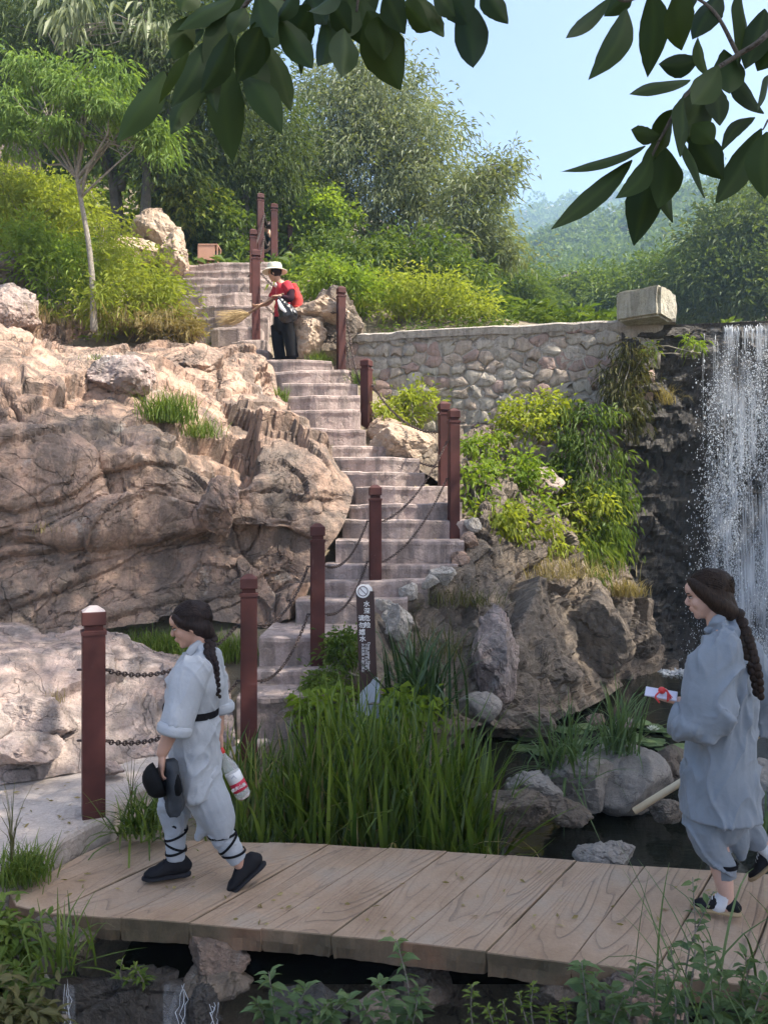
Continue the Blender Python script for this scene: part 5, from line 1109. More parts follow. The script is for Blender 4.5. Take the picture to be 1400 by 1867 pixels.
hill('hill', 'hazy green woodland on the nearer hillside', [(700, 520), (860, 505), (960, 455), (1040, 425), (1120, 400), (1200, 372), (1300, 345), (1400, 320), (1700, 260), (2000, 240)], 575, 62, 150, 1900, 1.5, .62, L_FAR, 200)
hill('ridge', 'blue wooded ridge in the distance', [(700, 560), (800, 500), (860, 440), (930, 398), (975, 376), (1020, 374), (1070, 372), (1120, 352), (1200, 335), (1300, 330), (1500, 290), (2000, 250)], 560, 190, 370, 1500, 3.2, .6, L_FAR, 201)
# ---- the tree overhead whose leaves hang into the picture
rng = np.random.default_rng(41)
tb = np.array([3.4, -1.2, .4]); ov = empty('overhanging_tree', tb, 'broad leaved tree whose dark branches hang in from above', 'tree')
mb = MB(); V, Fs = tube(spline([tb, tb + [0, .2, 2.5], tb + [.2, .6, 5.5], tb + [.6, 1.6, 8.2]], 20), np.linspace(.24, .13, 20), 10); mb.add(V, Fs); mb.build('trunk', BARK, ov, smooth=True)
def canopy_ok(p):
    x, y, z = p.T; k = (z > CAMZ + .70 * np.maximum(y, 0) + .5) | (np.abs(x) > .62 * np.maximum(y, .1) + .8)
    return k
cc = []
while len(cc) < 1250:
    c = np.array([rng.uniform(-1.0, 13.5), rng.uniform(-2.5, 10.5), rng.uniform(7.6, 11.3)])
    # follows where the photograph's shade lies: ground hit by the sun ray through c
    g = c - np.array(S_DIR) * (c[2] / S_DIR.z); lim = (9.45 if g[0] > -1.6 else 8.9) if g[0] < 3.2 else 12.0
    if g[1] > lim + rng.normal(0, .25): continue
    if g[0] < -6.2: continue
    if g[0] < -2.2 and g[1] < 7.0 and (g[1] < 6.5 or rng.uniform() < .6): continue
    if fbm((c[None] * .55), 2, 6)[0] < -.42: continue
    if canopy_ok(c[None] - [0, 0, .7])[0]: cc.append(c)
for k in range(260):           # extra unseen crown clusters, added to keep the sun off the bridge
    g = np.array([rng.uniform(-1.9, 3.6), rng.uniform(3.75, 5.6), 0]); c = g + np.array(S_DIR) * (rng.uniform(7.8, 10) / S_DIR.z)
    if canopy_ok(c[None] - [0, 0, .7])[0]: cc.append(c)
cc = np.array(cc); m = 62; pos = (cc[:, None] + rng.normal(0, 1, (len(cc), m, 3)) * np.array([.42, .42, .22])).reshape(-1, 3); k = canopy_ok(pos); pos = pos[k]
d = rng.normal(0, .7, pos.shape) + np.array([0, 0, -.35]); V, Fq = leaves(pos, d, .17 * rng.uniform(.7, 1.2, len(pos)), .065, .15, .2)
tag(obj('crown', V, Fq, leaf_mat('leaf_overhead_crown', (.045, .09, .022), (.10, .16, .04), .45), ov, var=np.repeat(rng.uniform(0, 1, len(pos)), 4)), kind='stuff')  # lighter copy of the overhang leaf, lets more light through
mb = MB(); top = tb + np.array([.6, 1.6, 8.2])
for c in cc[::9]: limb(mb, top - [0, 0, rng.uniform(0, 1.2)], c, .05, .01, .03, 5, 7, int(rng.integers(1e6)))
mb.build('branches', BARK, ov, smooth=True)
OL = [(440, -30, 395, 60, 60), (500, 10, 455, 100, 56), (565, 10, 520, 90, 54), (640, -10, 615, 70, 56), (720, -20, 700, 70, 60), (350, 30, 318, 110, 44), (420, 60, 365, 170, 50), (460, 90, 480, 190, 50), (690, 30, 700, 110, 56), (790, -20, 830, 30, 50), (1225, 200, 1190, 300, 54), (1270, 190, 1262, 270, 54), (1320, 90, 1330, 170, 50), (1215, 270, 1200, 380, 56), (300, 130, 212, 260, 56), (430, -5, 322, 55, 46), (372, 55, 300, 107, 42), (420, 5, 350, 50, 34), (345, 95, 290, 190, 18), (375, 75, 312, 196, 42), (448, 15, 418, 66, 36), (385, 130, 312, 245, 46), (410, 105, 425, 296, 62),
      (430, 25, 375, 130, 52), (402, 95, 396, 206, 28), (475, 50, 432, 150, 52), (482, 70, 531, 203, 50), (447, 140, 514, 244, 50), (470, -10, 500, 68, 52), (510, 30, 570, 124, 46), (545, 20, 549, 138, 24), (592, 30, 580, 121, 52),
      (604, 5, 640, 60, 44), (628, 52, 624, 139, 54), (560, -15, 596, 44, 46), (670, 20, 730, 164, 76), (652, -10, 684, 92, 62), (704, -12, 738, 62, 52), (762, -14, 809, 67, 62), (738, 5, 786, 56, 42), (838, -8, 863, 123, 58), (880, -26, 926, 43, 42), (800, -30, 852, 46, 56),
      (540, -20, 500, 40, 46), (620, -24, 560, 20, 50), (690, -20, 640, 30, 48), (360, -16, 330, 20, 40), (465, 40, 470, 130, 40), (520, -10, 470, 30, 48), (580, -20, 545, 60, 44),
      (1112, -4, 1031, 70, 32), (1142, 16, 1072, 146, 46), (1186, -14, 1180, 141, 50), (1232, -14, 1242, 92, 52), (1312, -14, 1262, 72, 48), (1274, 108, 1200, 117, 38), (1290, 138, 1272, 66, 32), (1258, 146, 1146, 172, 36), (1352, -6, 1346, 122, 66),
      (1394, 16, 1358, 126, 50), (1330, 128, 1392, 207, 52), (1292, 140, 1234, 252, 62), (1302, 150, 1312, 229, 42), (1202, 246, 1150, 237, 30), (1176, 266, 1021, 313, 32), (1152, 292, 1003, 419, 38), (1187, 280, 1121, 362, 36), (1192, 286, 1155, 448, 60),
      (1212, 262, 1226, 406, 58), (1242, 250, 1284, 361, 46), (1262, 240, 1318, 327, 52), (1202, 250, 1165, 322, 18), (1376, 214, 1314, 277, 24), (1388, 234, 1304, 371, 46), (1398, 240, 1394, 362, 58), (1246, 178, 1240, 286, 62), (1262, 226, 1300, 262, 40), (1404, 138, 1380, 202, 42),
      (1150, -20, 1100, 30, 40), (1270, -26, 1230, 24, 44), (1420, 60, 1380, 130, 54), (1310, 120, 1262, 190, 50), (1280, 150, 1290, 240, 46)]
def big_leaf(a, b, w, rng):
    n, mcol = 15, 7; t = np.linspace(0, 1, n); ax = b - a; ln = np.linalg.norm(ax); ax /= ln; fwd = np.array([0, 1.0, 0]); sd = unit(np.cross(ax, fwd)); sd = unit(sd + fwd * rng.normal(0, .45)); nn = np.cross(sd, ax)
    wt = np.sin(np.pi * np.clip(t * .96 + .03, 0, 1) ** .92) ** 1.0; wt[0] = .06; wt[-1] = .02; V = []
    bend = rng.normal(0, .05) * ln; cup = rng.uniform(.05, .22); side = rng.normal(0, .05) * ln
    for i in range(n):
        c = a + ax * ln * t[i] + nn * bend * math.sin(math.pi * t[i]) + sd * side * math.sin(math.pi * t[i])
        for j in range(mcol):
            u = (j - 3) / 3.0; e = 1 + .025 * rng.normal() if abs(u) == 1 else 1
            V.append(c + sd * u * w * .5 * wt[i] * e + nn * (abs(u) * cup * w * wt[i] + .02 * w * math.sin(9 * t[i] + u)))
    ii = (np.arange(n - 1)[:, None] * mcol + np.arange(mcol - 1)[None]).ravel(); return np.array(V), np.stack([ii, ii + 1, ii + mcol + 1, ii + mcol], 1)
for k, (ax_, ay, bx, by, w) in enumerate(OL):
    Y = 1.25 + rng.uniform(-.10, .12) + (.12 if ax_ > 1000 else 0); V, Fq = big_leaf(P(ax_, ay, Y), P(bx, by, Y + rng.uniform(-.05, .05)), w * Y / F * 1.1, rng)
    obj('leaf', V, Fq, L_BACKLIT, ov, smooth=True, var=np.clip((rng.uniform(0, .8) if w > 20 else 1.0) + .5 * (np.arange(len(V)) % 7 == 3), 0, 1))
def twig(pts, r0, r1):
    V, Fs = tube(spline([P(*q) for q in pts], 6 * len(pts)), np.linspace(r0, r1, 6 * len(pts)), 7); obj('twig', V, Fs, BARK, ov, smooth=True)
twig([(1500, -60, 1.5), (1400, 60, 1.38), (1345, 100, 1.38), (1292, 135, 1.38), (1245, 180, 1.37), (1205, 250, 1.37), (1185, 290, 1.37)], .006, .002)
twig([(1345, 100, 1.38), (1300, 20, 1.38), (1240, -20, 1.4)], .004, .002); twig([(1480, 180, 1.45), (1410, 210, 1.38), (1390, 236, 1.37)], .003, .0015)
twig([(560, -120, 1.3), (480, -30, 1.25), (440, 20, 1.25), (410, 80, 1.25), (380, 130, 1.25)], .005, .002); twig([(480, -30, 1.25), (540, 10, 1.25), (600, 25, 1.25)], .004, .002); twig([(700, -120, 1.3), (660, -30, 1.25), (650, 20, 1.25)], .004, .002); twig([(900, -90, 1.3), (840, -20, 1.25), (770, -15, 1.25)], .004, .002)
twig([(1080, -60, 1.3), (1130, 0, 1.36), (1180, -12, 1.37)], .003, .002)
# ---- haze in the valley air
m = bpy.data.materials.new('valley_haze'); m.use_nodes = True; N = m.node_tree.nodes; N.clear(); o_ = N.new('ShaderNodeOutputMaterial'); pv = N.new('ShaderNodeVolumePrincipled')
pv.inputs['Color'].default_value = (.50, .74, 1.0, 1); pv.inputs['Density'].default_value = .0012; pv.inputs['Anisotropy'].default_value = .2
m.node_tree.links.new(pv.outputs[0], o_.inputs['Volume'])
V, Fq = box((100, 410, 84), (1205, 985, 175)); tag(obj('haze', V, Fq, m), 'pale haze in the valley air', 'haze', kind='stuff')
# ================================================================== PEOPLE
SKIN = simple('skin_light', (.44, .255, .185), .5, .10, 40, .1, spec=.4); SKIN2 = simple('skin_pale', (.56, .35, .27), .5, .08, 40, .1, spec=.4); SKIN3 = simple('skin_tan', (.42, .25, .17), .55, .1, 40, .1)
LIP = simple('lips', (.40, .20, .17), .45, .1, 30, 0); EYE = simple('eye_dark', (.03, .02, .018), .3, .1, 30, 0); EYEW = simple('eye_white', (.65, .62, .58), .35, .05, 30, 0); BROW = simple('brow', (.05, .032, .025), .8, .1, 60, 0)
def hair_mat(name, a, bcol):
    m, N, L, b = nt(name); v = mapping(N, L, (60, 60, 6)); n = noise(N, L, 3, 5, .6, v, .4); r = ramp(N, [(.35, a), (.7, bcol)]); L.new(n.outputs[0], r.inputs[0]); L.new(r.outputs[0], b.inputs['Base Color'])
    b.inputs['Roughness'].default_value = .55; b.inputs['Specular IOR Level'].default_value = .15; bump(N, L, b, n.outputs[0], .6, .004); return m
HAIR1 = hair_mat('hair_black', (.008, .006, .006), (.035, .022, .02)); HAIR2 = hair_mat('hair_brown', (.012, .008, .006), (.05, .03, .02))
def cloth_mat(name, col, rough=.85, var=.10):
    m, N, L, b = nt(name); v = mapping(N, L); n = noise(N, L, 5, 4, .6, v); w = noise(N, L, 420, 2, .5, v); g = noise(N, L, 16, 4, .6, v, .8)
    r = ramp(N, [(.3, tuple(c * (1 - var) for c in col)), (.7, tuple(c * (1 + var) for c in col))]); L.new(n.outputs[0], r.inputs[0]); L.new(r.outputs[0], b.inputs['Base Color'])
    b.inputs['Roughness'].default_value = rough; b.inputs['Specular IOR Level'].default_value = .2 if col[0] > .1 else .05; b.inputs['Sheen Weight'].default_value = .12 if col[0] > .1 else 0.0
    p = bump(N, L, b, g.outputs[0], .35, .012); bump(N, L, b, w.outputs[0], .25, .001, p); return m
ROBE1 = cloth_mat('robe_light', (.345, .37, .405)); ROBE2 = cloth_mat('robe_grey', (.225, .255, .292)); ROBE1D = cloth_mat('trouser_light', (.315, .34, .375)); ROBE2D = cloth_mat('trouser_grey', (.195, .22, .25))
BLACK = cloth_mat('black_cloth', (.012, .012, .014)); SHOE = cloth_mat('shoe_black', (.018, .018, .021), .7); SOLE = simple('sole_dark', (.022, .022, .026), .8, .1, 30, .1, spec=.1); SOLET = simple('sole_tan', (.33, .24, .13), .7, .1, 30, .1)
SOCK = cloth_mat('sock_white', (.62, .62, .64)); RED = cloth_mat('red_shirt', (.38, .022, .035)); HATC = cloth_mat('hat_cream', (.62, .60, .50)); REDS = cloth_mat('red_orange', (.34, .03, .025)); SCARF = cloth_mat('scarf_pink', (.60, .42, .42))
def blob(name, pieces, mat, parent, voxel=.008, smooth=4, fold=None, var=None):
    """fuse overlapping closed pieces into one continuous skin"""
    mb = MB()
    for V, Fs in pieces: mb.add(V, Fs)
    V, Fs, _ = mb.data(); me = mesh(name, V, Fs); o = bpy.data.objects.new('tmp', me); COL.objects.link(o)
    md = o.modifiers.new('r', 'REMESH'); md.mode = 'VOXEL'; md.voxel_size = voxel; md.use_smooth_shade = True
    if smooth:
        sm = o.modifiers.new('s', 'SMOOTH'); sm.factor = .5; sm.iterations = smooth
    bpy.context.view_layer.update(); dg = bpy.context.evaluated_depsgraph_get(); m2 = bpy.data.meshes.new_from_object(o.evaluated_get(dg)); m2.name = name
    bpy.data.objects.remove(o); bpy.data.meshes.remove(me)
    if fold is not None:
        n = len(m2.vertices); co = np.empty(n * 3, np.float32); m2.vertices.foreach_get('co', co); co = co.reshape(-1, 3).astype(float); no = np.empty(n * 3, np.float32); m2.vertex_normals.foreach_get('vector', no); no = no.reshape(-1, 3)
        co = co + no * fold(co)[:, None]; m2.vertices.foreach_set('co', co.astype(np.float32).ravel()); m2.update()
    m2.materials.clear(); m2.materials.append(mat); m2.polygons.foreach_set('use_smooth', np.ones(len(m2.polygons), bool))
    return link(bpy.data.objects.new(name, m2), parent)
def folds(amp, dirs=((1, 0, .35), (-.7, 0, .7)), scale=16, seed=0, stretch=.18):
    def f(c):
        h = 0
        for k, d in enumerate(dirs):
            d = np.array(d, float) / np.linalg.norm(d); u = c @ d; w = c - u[:, None] * d
            q = np.c_[u * scale, (w * scale * stretch)[:, :1] + (w * scale * stretch)[:, 2:], c[:, 1] * scale * .4] + .5 * vnoise(c * 6, seed + 3)[:, None]
            r = 1 - np.abs(vnoise(q, seed + k)); g = np.clip(vnoise(c * 4.5 + 7 * k, seed + 9 + k) + .45, 0, 1); h = h + g * (r ** 3.5 - .22) * 1.6
            q2 = q * 2.3 + 11; h = h + .35 * g * ((1 - np.abs(vnoise(q2, seed + k + 30))) ** 4 - .2)
        return amp * h
    return f
def seg(a, b, r0, r1, k=14, n=5, **kw):
    a, b = np.asarray(a, float), np.asarray(b, float); t = np.linspace(0, 1, n)[:, None]; return tube(a + (b - a) * t, np.linspace(r0, r1, n), k, **kw)
def path(pts, rr, k=16, n=None, **kw):
    n = n or 4 * len(pts); rr = np.asarray(rr, float); t = np.linspace(0, 1, len(pts)); s = np.linspace(0, 1, n)
    if rr.ndim == 1: R = np.interp(s, t, rr)
    else: R = np.stack([np.interp(s, t, rr[:, j]) for j in range(2)], 1)
    return tube(spline(pts, n), R, k, **kw)
def head_pieces(c, h, M):
    """skull, jaw, nose, lips, ear; local +X is the way the face looks; h = chin to crown"""
    s = h / .225; out = []
    def E(x, y, z, a, b, d, sub=3): V, Fq = ell((0, 0, 0), (a * s, b * s, d * s), sub); V = V + np.array([x, y, z]) * s; out.append((V @ M.T + c, Fq))
    E(-.012, 0, .035, .098, .076, .086, 4); E(.022, 0, -.028, .066, .060, .075); E(.045, 0, -.072, .040, .040, .038); E(.066, 0, -.092, .020, .022, .018)
    E(.070, 0, .050, .030, .055, .040); E(.050, .030, -.020, .036, .028, .034); E(.050, -.030, -.020, .036, .028, .034)
    V, Fs = tube(np.array([[.080, 0, .022], [.092, 0, .006], [.106, 0, -.012], [.102, 0, -.022]]) * s, np.array([[.008, .008], [.010, .011], [.013, .012], [.015, .010]]) * s, 10, side=(0, 1, 0)); out.append((V @ M.T + c, Fs))
    E(.086, 0, -.047, .015, .022, .009); E(.083, 0, -.060, .014, .020, .009)
    E(.078, 0, .030, .014, .050, .010)
    for sy in (-1, 1): E(-.012, sy * .076, -.005, .016, .010, .030)
    return out
def face_bits(c, h, M, parent, mats=(EYE, EYEW, BROW, LIP)):
    s = h / .225
    def E(nm, x, y, z, a, b, d, mat, rz=0):
        V, Fq = ell((0, 0, 0), (a * s, b * s, d * s), 2); V = V @ rotm('Z', rz).T + np.array([x, y, z]) * s; obj(nm, V @ M.T + c, Fq, mat, parent, smooth=True)
    for sy in (-1, 1):
        E('eye', .080, sy * .031, .011, .009, .012, .0038, EYEW, sy * 25); E('iris', .0855, sy * .032, .010, .005, .006, .0042, EYE, sy * 25); E('eyelid', .084, sy * .032, .017, .009, .015, .0035, BROW, sy * 25)
        E('eyebrow', .090, sy * .032, .034, .006, .019, .004, BROW, sy * 25)
    E('upper_lip', .0985, 0, -.047, .004, .015, .0035, LIP); E('lower_lip', .0945, 0, -.058, .004, .013, .004, LIP)
def hand_pieces(w, d, pn, s=1.0, curl=.6, spread=.18, thumb=1):
    """w wrist, d pointing direction, pn palm normal (fingers curl towards it)"""
    d = unit(np.asarray(d, float)); pn = np.asarray(pn, float); pn = unit(pn - (pn @ d) * d); sd = np.cross(d, pn); out = []
    V, Fs = tube(np.array([w, w + d * .03 * s, w + d * .065 * s, w + d * .088 * s]), np.array([[.022, .018], [.036, .017], [.040, .016], [.036, .013]]) * s, 12, side=sd); out.append((V, Fs))
    for k, (o, ln) in enumerate(((-.029, .062), (-.010, .075), (.010, .070), (.028, .055))):
        p = w + d * .084 * s + sd * o * s; dd = unit(d + sd * o * spread * 10); pts = [p - dd * .012 * s]; a = 0
        for f, c_ in zip((.45, .32, .23), (.55, 1.0, .8)):
            pts.append(pts[-1] + (dd * math.cos(a) + pn * math.sin(a)) * ln * f * s * 1.15); a += curl * c_
        V, Fs = tube(spline(pts, 9), np.linspace(.0095, .007, 9) * s, 8, side=sd); out.append((V, Fs))
    p = w + d * .022 * s - sd * .024 * s * thumb; t1 = p + (d * .6 - sd * .75 * thumb + pn * .35) * .032 * s; t2 = t1 + (d * .85 - sd * .25 * thumb + pn * .55) * .030 * s; t3 = t2 + (d * .8 + pn * .6) * .022 * s
    V, Fs = tube(spline([p, t1, t2, t3], 9), np.linspace(.013, .0085, 9) * s, 8); out.append((V, Fs)); return out
def strands(c, rad, off, M, nape, n, mat, parent, seed=0, s=1.0):
    """fine locks combed from the hairline back to the nape"""
    rng = np.random.default_rng(seed); mb = MB(); nd = unit(np.array(nape, float))
    for k in range(n):
        sy = rng.uniform(-1, 1); st = unit(np.array([.75 - .25 * abs(sy), sy * 1.0, .75 - .45 * abs(sy) + rng.normal(0, .08)])); pts = []
        for t in np.linspace(0, 1, 9): d = unit(st * (1 - t) + nd * t + np.array([0, 0, .25 * math.sin(math.pi * t)])); pts.append((d * np.array(rad) * (1.012 + .012 * rng.uniform()) + np.array(off)) * s)
        V, Fs = tube(np.array(pts) @ M.T + c, np.array([.0012, .0026, .003, .003, .003, .003, .0028, .0024, .0016]) * s, 5); mb.add(V, Fs)
    return mb.build('hair_strands', mat, parent, smooth=True)
def braid(pts, r0, r1, n, mat, parent):
    q = spline(pts, n); mb = MB(); rr = np.linspace(r0, r1, n)
    for i in range(n):
        t = unit(q[min(i + 1, n - 1)] - q[max(i - 1, 0)]); sx = unit(np.cross(t, [0, 1, 0])); off = (1 if i % 2 else -1) * rr[i] * .45
        V, Fq = ell((0, 0, 0), (rr[i] * 1.05, rr[i] * .75, rr[i] * .85), 2); V = V @ np.stack([t, np.array([0, 1., 0]), sx]); V = V @ rotm('Y', 0).T; mb.add(V + q[i] + sx * off - np.array([0, .2 * rr[i] * (i % 2), 0]), Fq)
    return mb.build('braid', mat, parent, smooth=True)
def shoe(heel, toe, up, w, h, upper, sole, parent, scale=1.0, lace=None, stripe=None):
    """low trainer from heel to toe; up = direction out of the foot"""
    heel, toe = np.asarray(heel, float), np.asarray(toe, float); ax = toe - heel; L_ = np.linalg.norm(ax); ax /= L_; up = np.asarray(up, float); up = unit(up - (up @ ax) * ax); sd = np.cross(up, ax)
    def q(t, z, y=0): return heel + ax * L_ * t + up * z + sd * y
    t = np.array([.02, .10, .25, .42, .58, .74, .88, .97]); hh = np.array([.70, .96, 1.0, .92, .74, .52, .44, .30]) * h; ww = np.array([.55, .72, .80, .80, .92, 1.0, .90, .55]) * w / 2
    V, Fs = tube(np.array([q(a, b * .5 + .012) for a, b in zip(t, hh)]), np.stack([ww, hh * .5], 1), 16, side=sd); a = blob('shoe_upper', [(V, Fs)], upper, parent, .005, 3)
    t = np.array([-.03, .06, .3, .55, .78, .93, 1.02]); ww = np.array([.5, .74, .78, .88, 1.02, .9, .45]) * w / 2; V, Fs = tube(np.array([q(x, .010) for x in t]), np.stack([ww, np.full(7, .014)], 1), 16, side=sd); obj('sole', V, Fs, sole, a, smooth=True)
    if lace is not None:
        for k in range(4):
            c = q(.50 + .07 * k, (.92 - .13 * k) * h + .008); V, Fs = tube([c - sd * w * .22, c + up * .004, c + sd * w * .22], [.0028] * 3, 5); obj('lace', V, Fs, lace, a)
    if stripe is not None:
        V, Fs = tube([q(.34, .030, -w * .45), q(.50, .034, -w * .47), q(.72, .030, -w * .50)], [(.003, .004)] * 3, 6); obj('stripe', V, Fs, stripe, a)
        V, Fs = tube([q(.38, .055, -w * .40), q(.44, .034, -w * .46), q(.40, .030, -w * .45)], [.003] * 3, 6); obj('stripe', V, Fs, stripe, a)
    return a
def band(c, ax, ra, rb, w, mat, parent, name='strap', side=(0, 1, 0), tilt=0.0):
    """a flat ring round a limb"""
    ax = unit(np.asarray(ax, float)); s = unit(np.asarray(side, float) - (np.asarray(side) @ ax) * ax); n = np.cross(ax, s); a = np.linspace(0, 2 * np.pi, 25)
    p = c + np.outer(ra * np.cos(a), s) + np.outer(rb * np.sin(a), n) + np.outer(tilt * np.sin(a), ax); o = unit(np.outer(np.cos(a), s) + np.outer(np.sin(a), n))
    V = np.concatenate([p - ax * w / 2, p - ax * w / 2 + o * .004, p + ax * w / 2 + o * .004, p + ax * w / 2]); k = np.arange(24); Q = np.concatenate([np.stack([k + r * 25, k + 1 + r * 25, k + 1 + ((r + 1) % 4) * 25, k + ((r + 1) % 4) * 25], 1) for r in range(4)])
    return obj(name, V, Q, mat, parent, smooth=False)

# ------------------------------------------------------------------ walker in the pale belted jacket, left
YA = 4.12
def A(px, py, d=0.0): return P(px, py, YA) + np.array([0, d, 0])
pa = empty('person', A(360, 1612), 'person in pale blue grey belted jacket walking left, long braid', 'person', 'people on the path')
M = np.array([[-1, 0, 0], [0, -1, 0], [0, 0, 1.]]) @ rotm('Y', 17) @ rotm('Z', -4)
hc = A(347, 1141); hp = head_pieces(hc, .214, M)
neck = seg(A(362, 1150), A(368, 1206), .050, .062)
torso = path([A(368, 1200), A(362, 1240), A(352, 1290), A(352, 1350), A(350, 1390)], [(.13, .07), (.16, .10), (.14, .10), (.15, .12), (.13, .10)], side=(0, 1, 0))
legR = path([A(345, 1390, .09), A(325, 1470, .09), A(321, 1520, .09), A(322, 1580, .09), A(321, 1592, .09)], [.07, .05, .042, .033, .030]); legL = path([A(355, 1390, -.09), A(396, 1480, -.09), A(415, 1530, -.09), A(437, 1572, -.09), A(446, 1584, -.09)], [.07, .05, .042, .034, .030])
shL, elL, wrL = A(352, 1212, -.17), A(322, 1292, -.24), A(302, 1342, -.25); shR, elR, wrR = A(374, 1214, .17), A(396, 1292, .24), A(400, 1358, .20)
armL = path([shL, elL, wrL], [.055, .043, .030]); armR = path([shR, elR, wrR], [.055, .043, .030])
hl = hand_pieces(wrL, A(300, 1375, -.25) - wrL, (1, .25, 0), 1.0, .9, .1, 1); hr = hand_pieces(wrR, A(398, 1400, .17) - wrR, (-.5, -.6, 0), 1.0, .8, .1, -1)
body = blob('body', hp + [neck, torso, legR, legL, armL, armR] + hl + hr, SKIN, pa, .0055, 2)
face_bits(hc, .214, M, body)
s = .214 / .225
def HL(x, y, z): return M @ (np.array([x, y, z]) * s) + hc
hair = [((ell((0, 0, 0), np.array([.112, .088, .096]) * s, 4)[0] + np.array([-.028, 0, .044]) * s) @ M.T + hc, ICO[4][1]), path([HL(-.045, 0, .02), HL(-.062, 0, -.03), HL(-.080, 0, -.07), HL(-.098, 0, -.10)], [(.082, .072), (.076, .062), (.058, .045), (.032, .028)]),
        path([HL(.060, -.040, .080), HL(.040, -.058, .050), HL(.0, -.060, .020), HL(-.06, -.052, -.02)], [.018, .024, .030, .04]), path([HL(.060, .040, .080), HL(.040, .058, .050), HL(.0, .060, .020), HL(-.06, .052, -.02)], [.018, .024, .030, .04])]
hr_o = blob('hair', hair, HAIR1, pa, .006, 7, lambda c: .0022 * vnoise(c * np.array([70, 70, 25.]), 3))
strands(hc, (.112, .088, .096), (-.028, 0, .044), M, (-.75, 0, -.65), 170, HAIR1, hr_o, 1, .214 / .225)
braid([HL(-.10, -.01, -.085), A(381, 1182, -.10), A(389, 1205, -.13), A(393, 1232, -.135), A(397, 1262, -.13)], .030, .011, 24, HAIR1, hr_o)
# jacket: bodice, skirt, sleeves
jk = [path([A(369, 1186), A(366, 1205), A(358, 1240), A(350, 1285), A(349, 1298)], [(.085, .060), (.185, .105), (.205, .150), (.175, .135), (.165, .125)], 24, 26, side=(0, 1, 0)),
      path([A(349, 1288), A(352, 1330), A(358, 1385), A(362, 1438)], [(.172, .128), (.195, .138), (.205, .125), (.210, .112)], 24, 20, side=(0, 1, 0), cap='flat'),
      path([A(362, 1204, -.13), A(346, 1226, -.185), A(334, 1268, -.22), A(324, 1300, -.245)], [(.085, .080), (.088, .092), (.078, .085), (.085, .082)], 20, 20, cap='flat'), path([A(374, 1206, .13), A(388, 1240, .19), A(396, 1280, .22), A(401, 1310, .235)], [(.085, .075), (.085, .075), (.075, .068), (.078, .07)], 20, 20, cap='flat')]
jo = blob('jacket', jk, ROBE1, pa, .0065, 2, folds(.012, ((.85, 0, .5), (-.8, 0, .6), (1, 0, .05)), 15, 4))
V, Fs = tube([A(346, 1187, -.08), A(352, 1178, -.075), A(368, 1168, -.04), A(377, 1172, 0), A(372, 1172, .05), A(352, 1180, .075)], [(.010, .022)] * 6, 8); obj('collar', V, Fs, ROBE1, jo, smooth=True)
for (c, d, sd_) in ((A(322, 1304, -.247), A(318, 1320, -.25) - A(328, 1285, -.24), -1), (A(401, 1312, .235), A(402, 1330, .23) - A(399, 1290, .23), 1)):
    d = unit(d); V, Fs = path([c - d * .028, c - d * .010, c + d * .016, c + d * .028], [(.088, .080), (.098, .090), (.098, .088), (.086, .076)], 22, 12, cap='flat'); obj('cuff', V, Fs, ROBE1, jo, smooth=True)
band(A(349, 1292), (.08, 0, 1), .185, .143, .036, BLACK, pa, 'belt')
# trousers
tr = [path([A(350, 1380), A(352, 1420)], [(.15, .10), (.15, .10)], 20, 8), path([A(345, 1410, .08), A(328, 1450, .09), A(321, 1490, .09), A(322, 1512, .09)], [.12, .098, .082, .062], 18, 16), path([A(362, 1405, -.08), A(384, 1458, -.09), A(398, 1490, -.09), A(400, 1514, -.09)], [.10, .105, .088, .060], 18, 16),
      path([A(370, 1450, -.08), A(374, 1490, -.09), A(362, 1516, -.08)], [.06, .045, .022], 16, 10)]
blob('trousers', tr, ROBE1D, pa, .0065, 2, folds(.0105, ((.9, 0, .5), (-.6, 0, .8)), 13, 14))
lg = blob('legging', [path([A(322, 1495, .09), A(321, 1530, .09), A(322, 1576, .09)], [.062, .058, .048], 16, 12, cap='flat')], ROBE1, pa, .006, 2, folds(.004, ((0, 0, 1), (.3, 0, 1)), 20, 2))
lg2 = blob('legging', [path([A(396, 1500, -.09), A(412, 1530, -.09), A(432, 1563, -.09)], [.066, .060, .048], 16, 12, cap='flat')], ROBE1, pa, .006, 2, folds(.004, ((0, 0, 1), (.3, 0, 1)), 20, 3))
for t, tl in ((.15, .035), (.42, -.022), (.68, .025), (.80, -.012)): band(A(322, 1497 + 78 * t, .09), (0, 0, 1), .0635 - .012 * t, .0635 - .012 * t, .013, BLACK, lg, tilt=tl)
for t, tl in ((.2, .030), (.48, -.018), (.75, .022)): band(A(396 + 36 * t, 1500 + 63 * t, -.09), (.36, 0, -.63), .0675 - .013 * t, .0675 - .013 * t, .013, BLACK, lg2, tilt=tl)
shoe(A(343, 1608, .09), A(267, 1608, .09), (0, 0, 1), .10, .105, SHOE, SOLE, pa, lace=BLACK); shoe(A(478, 1578, -.09), A(420, 1622, -.09), (-.55, 0, .83), .10, .105, SHOE, SOLE, pa, lace=BLACK)
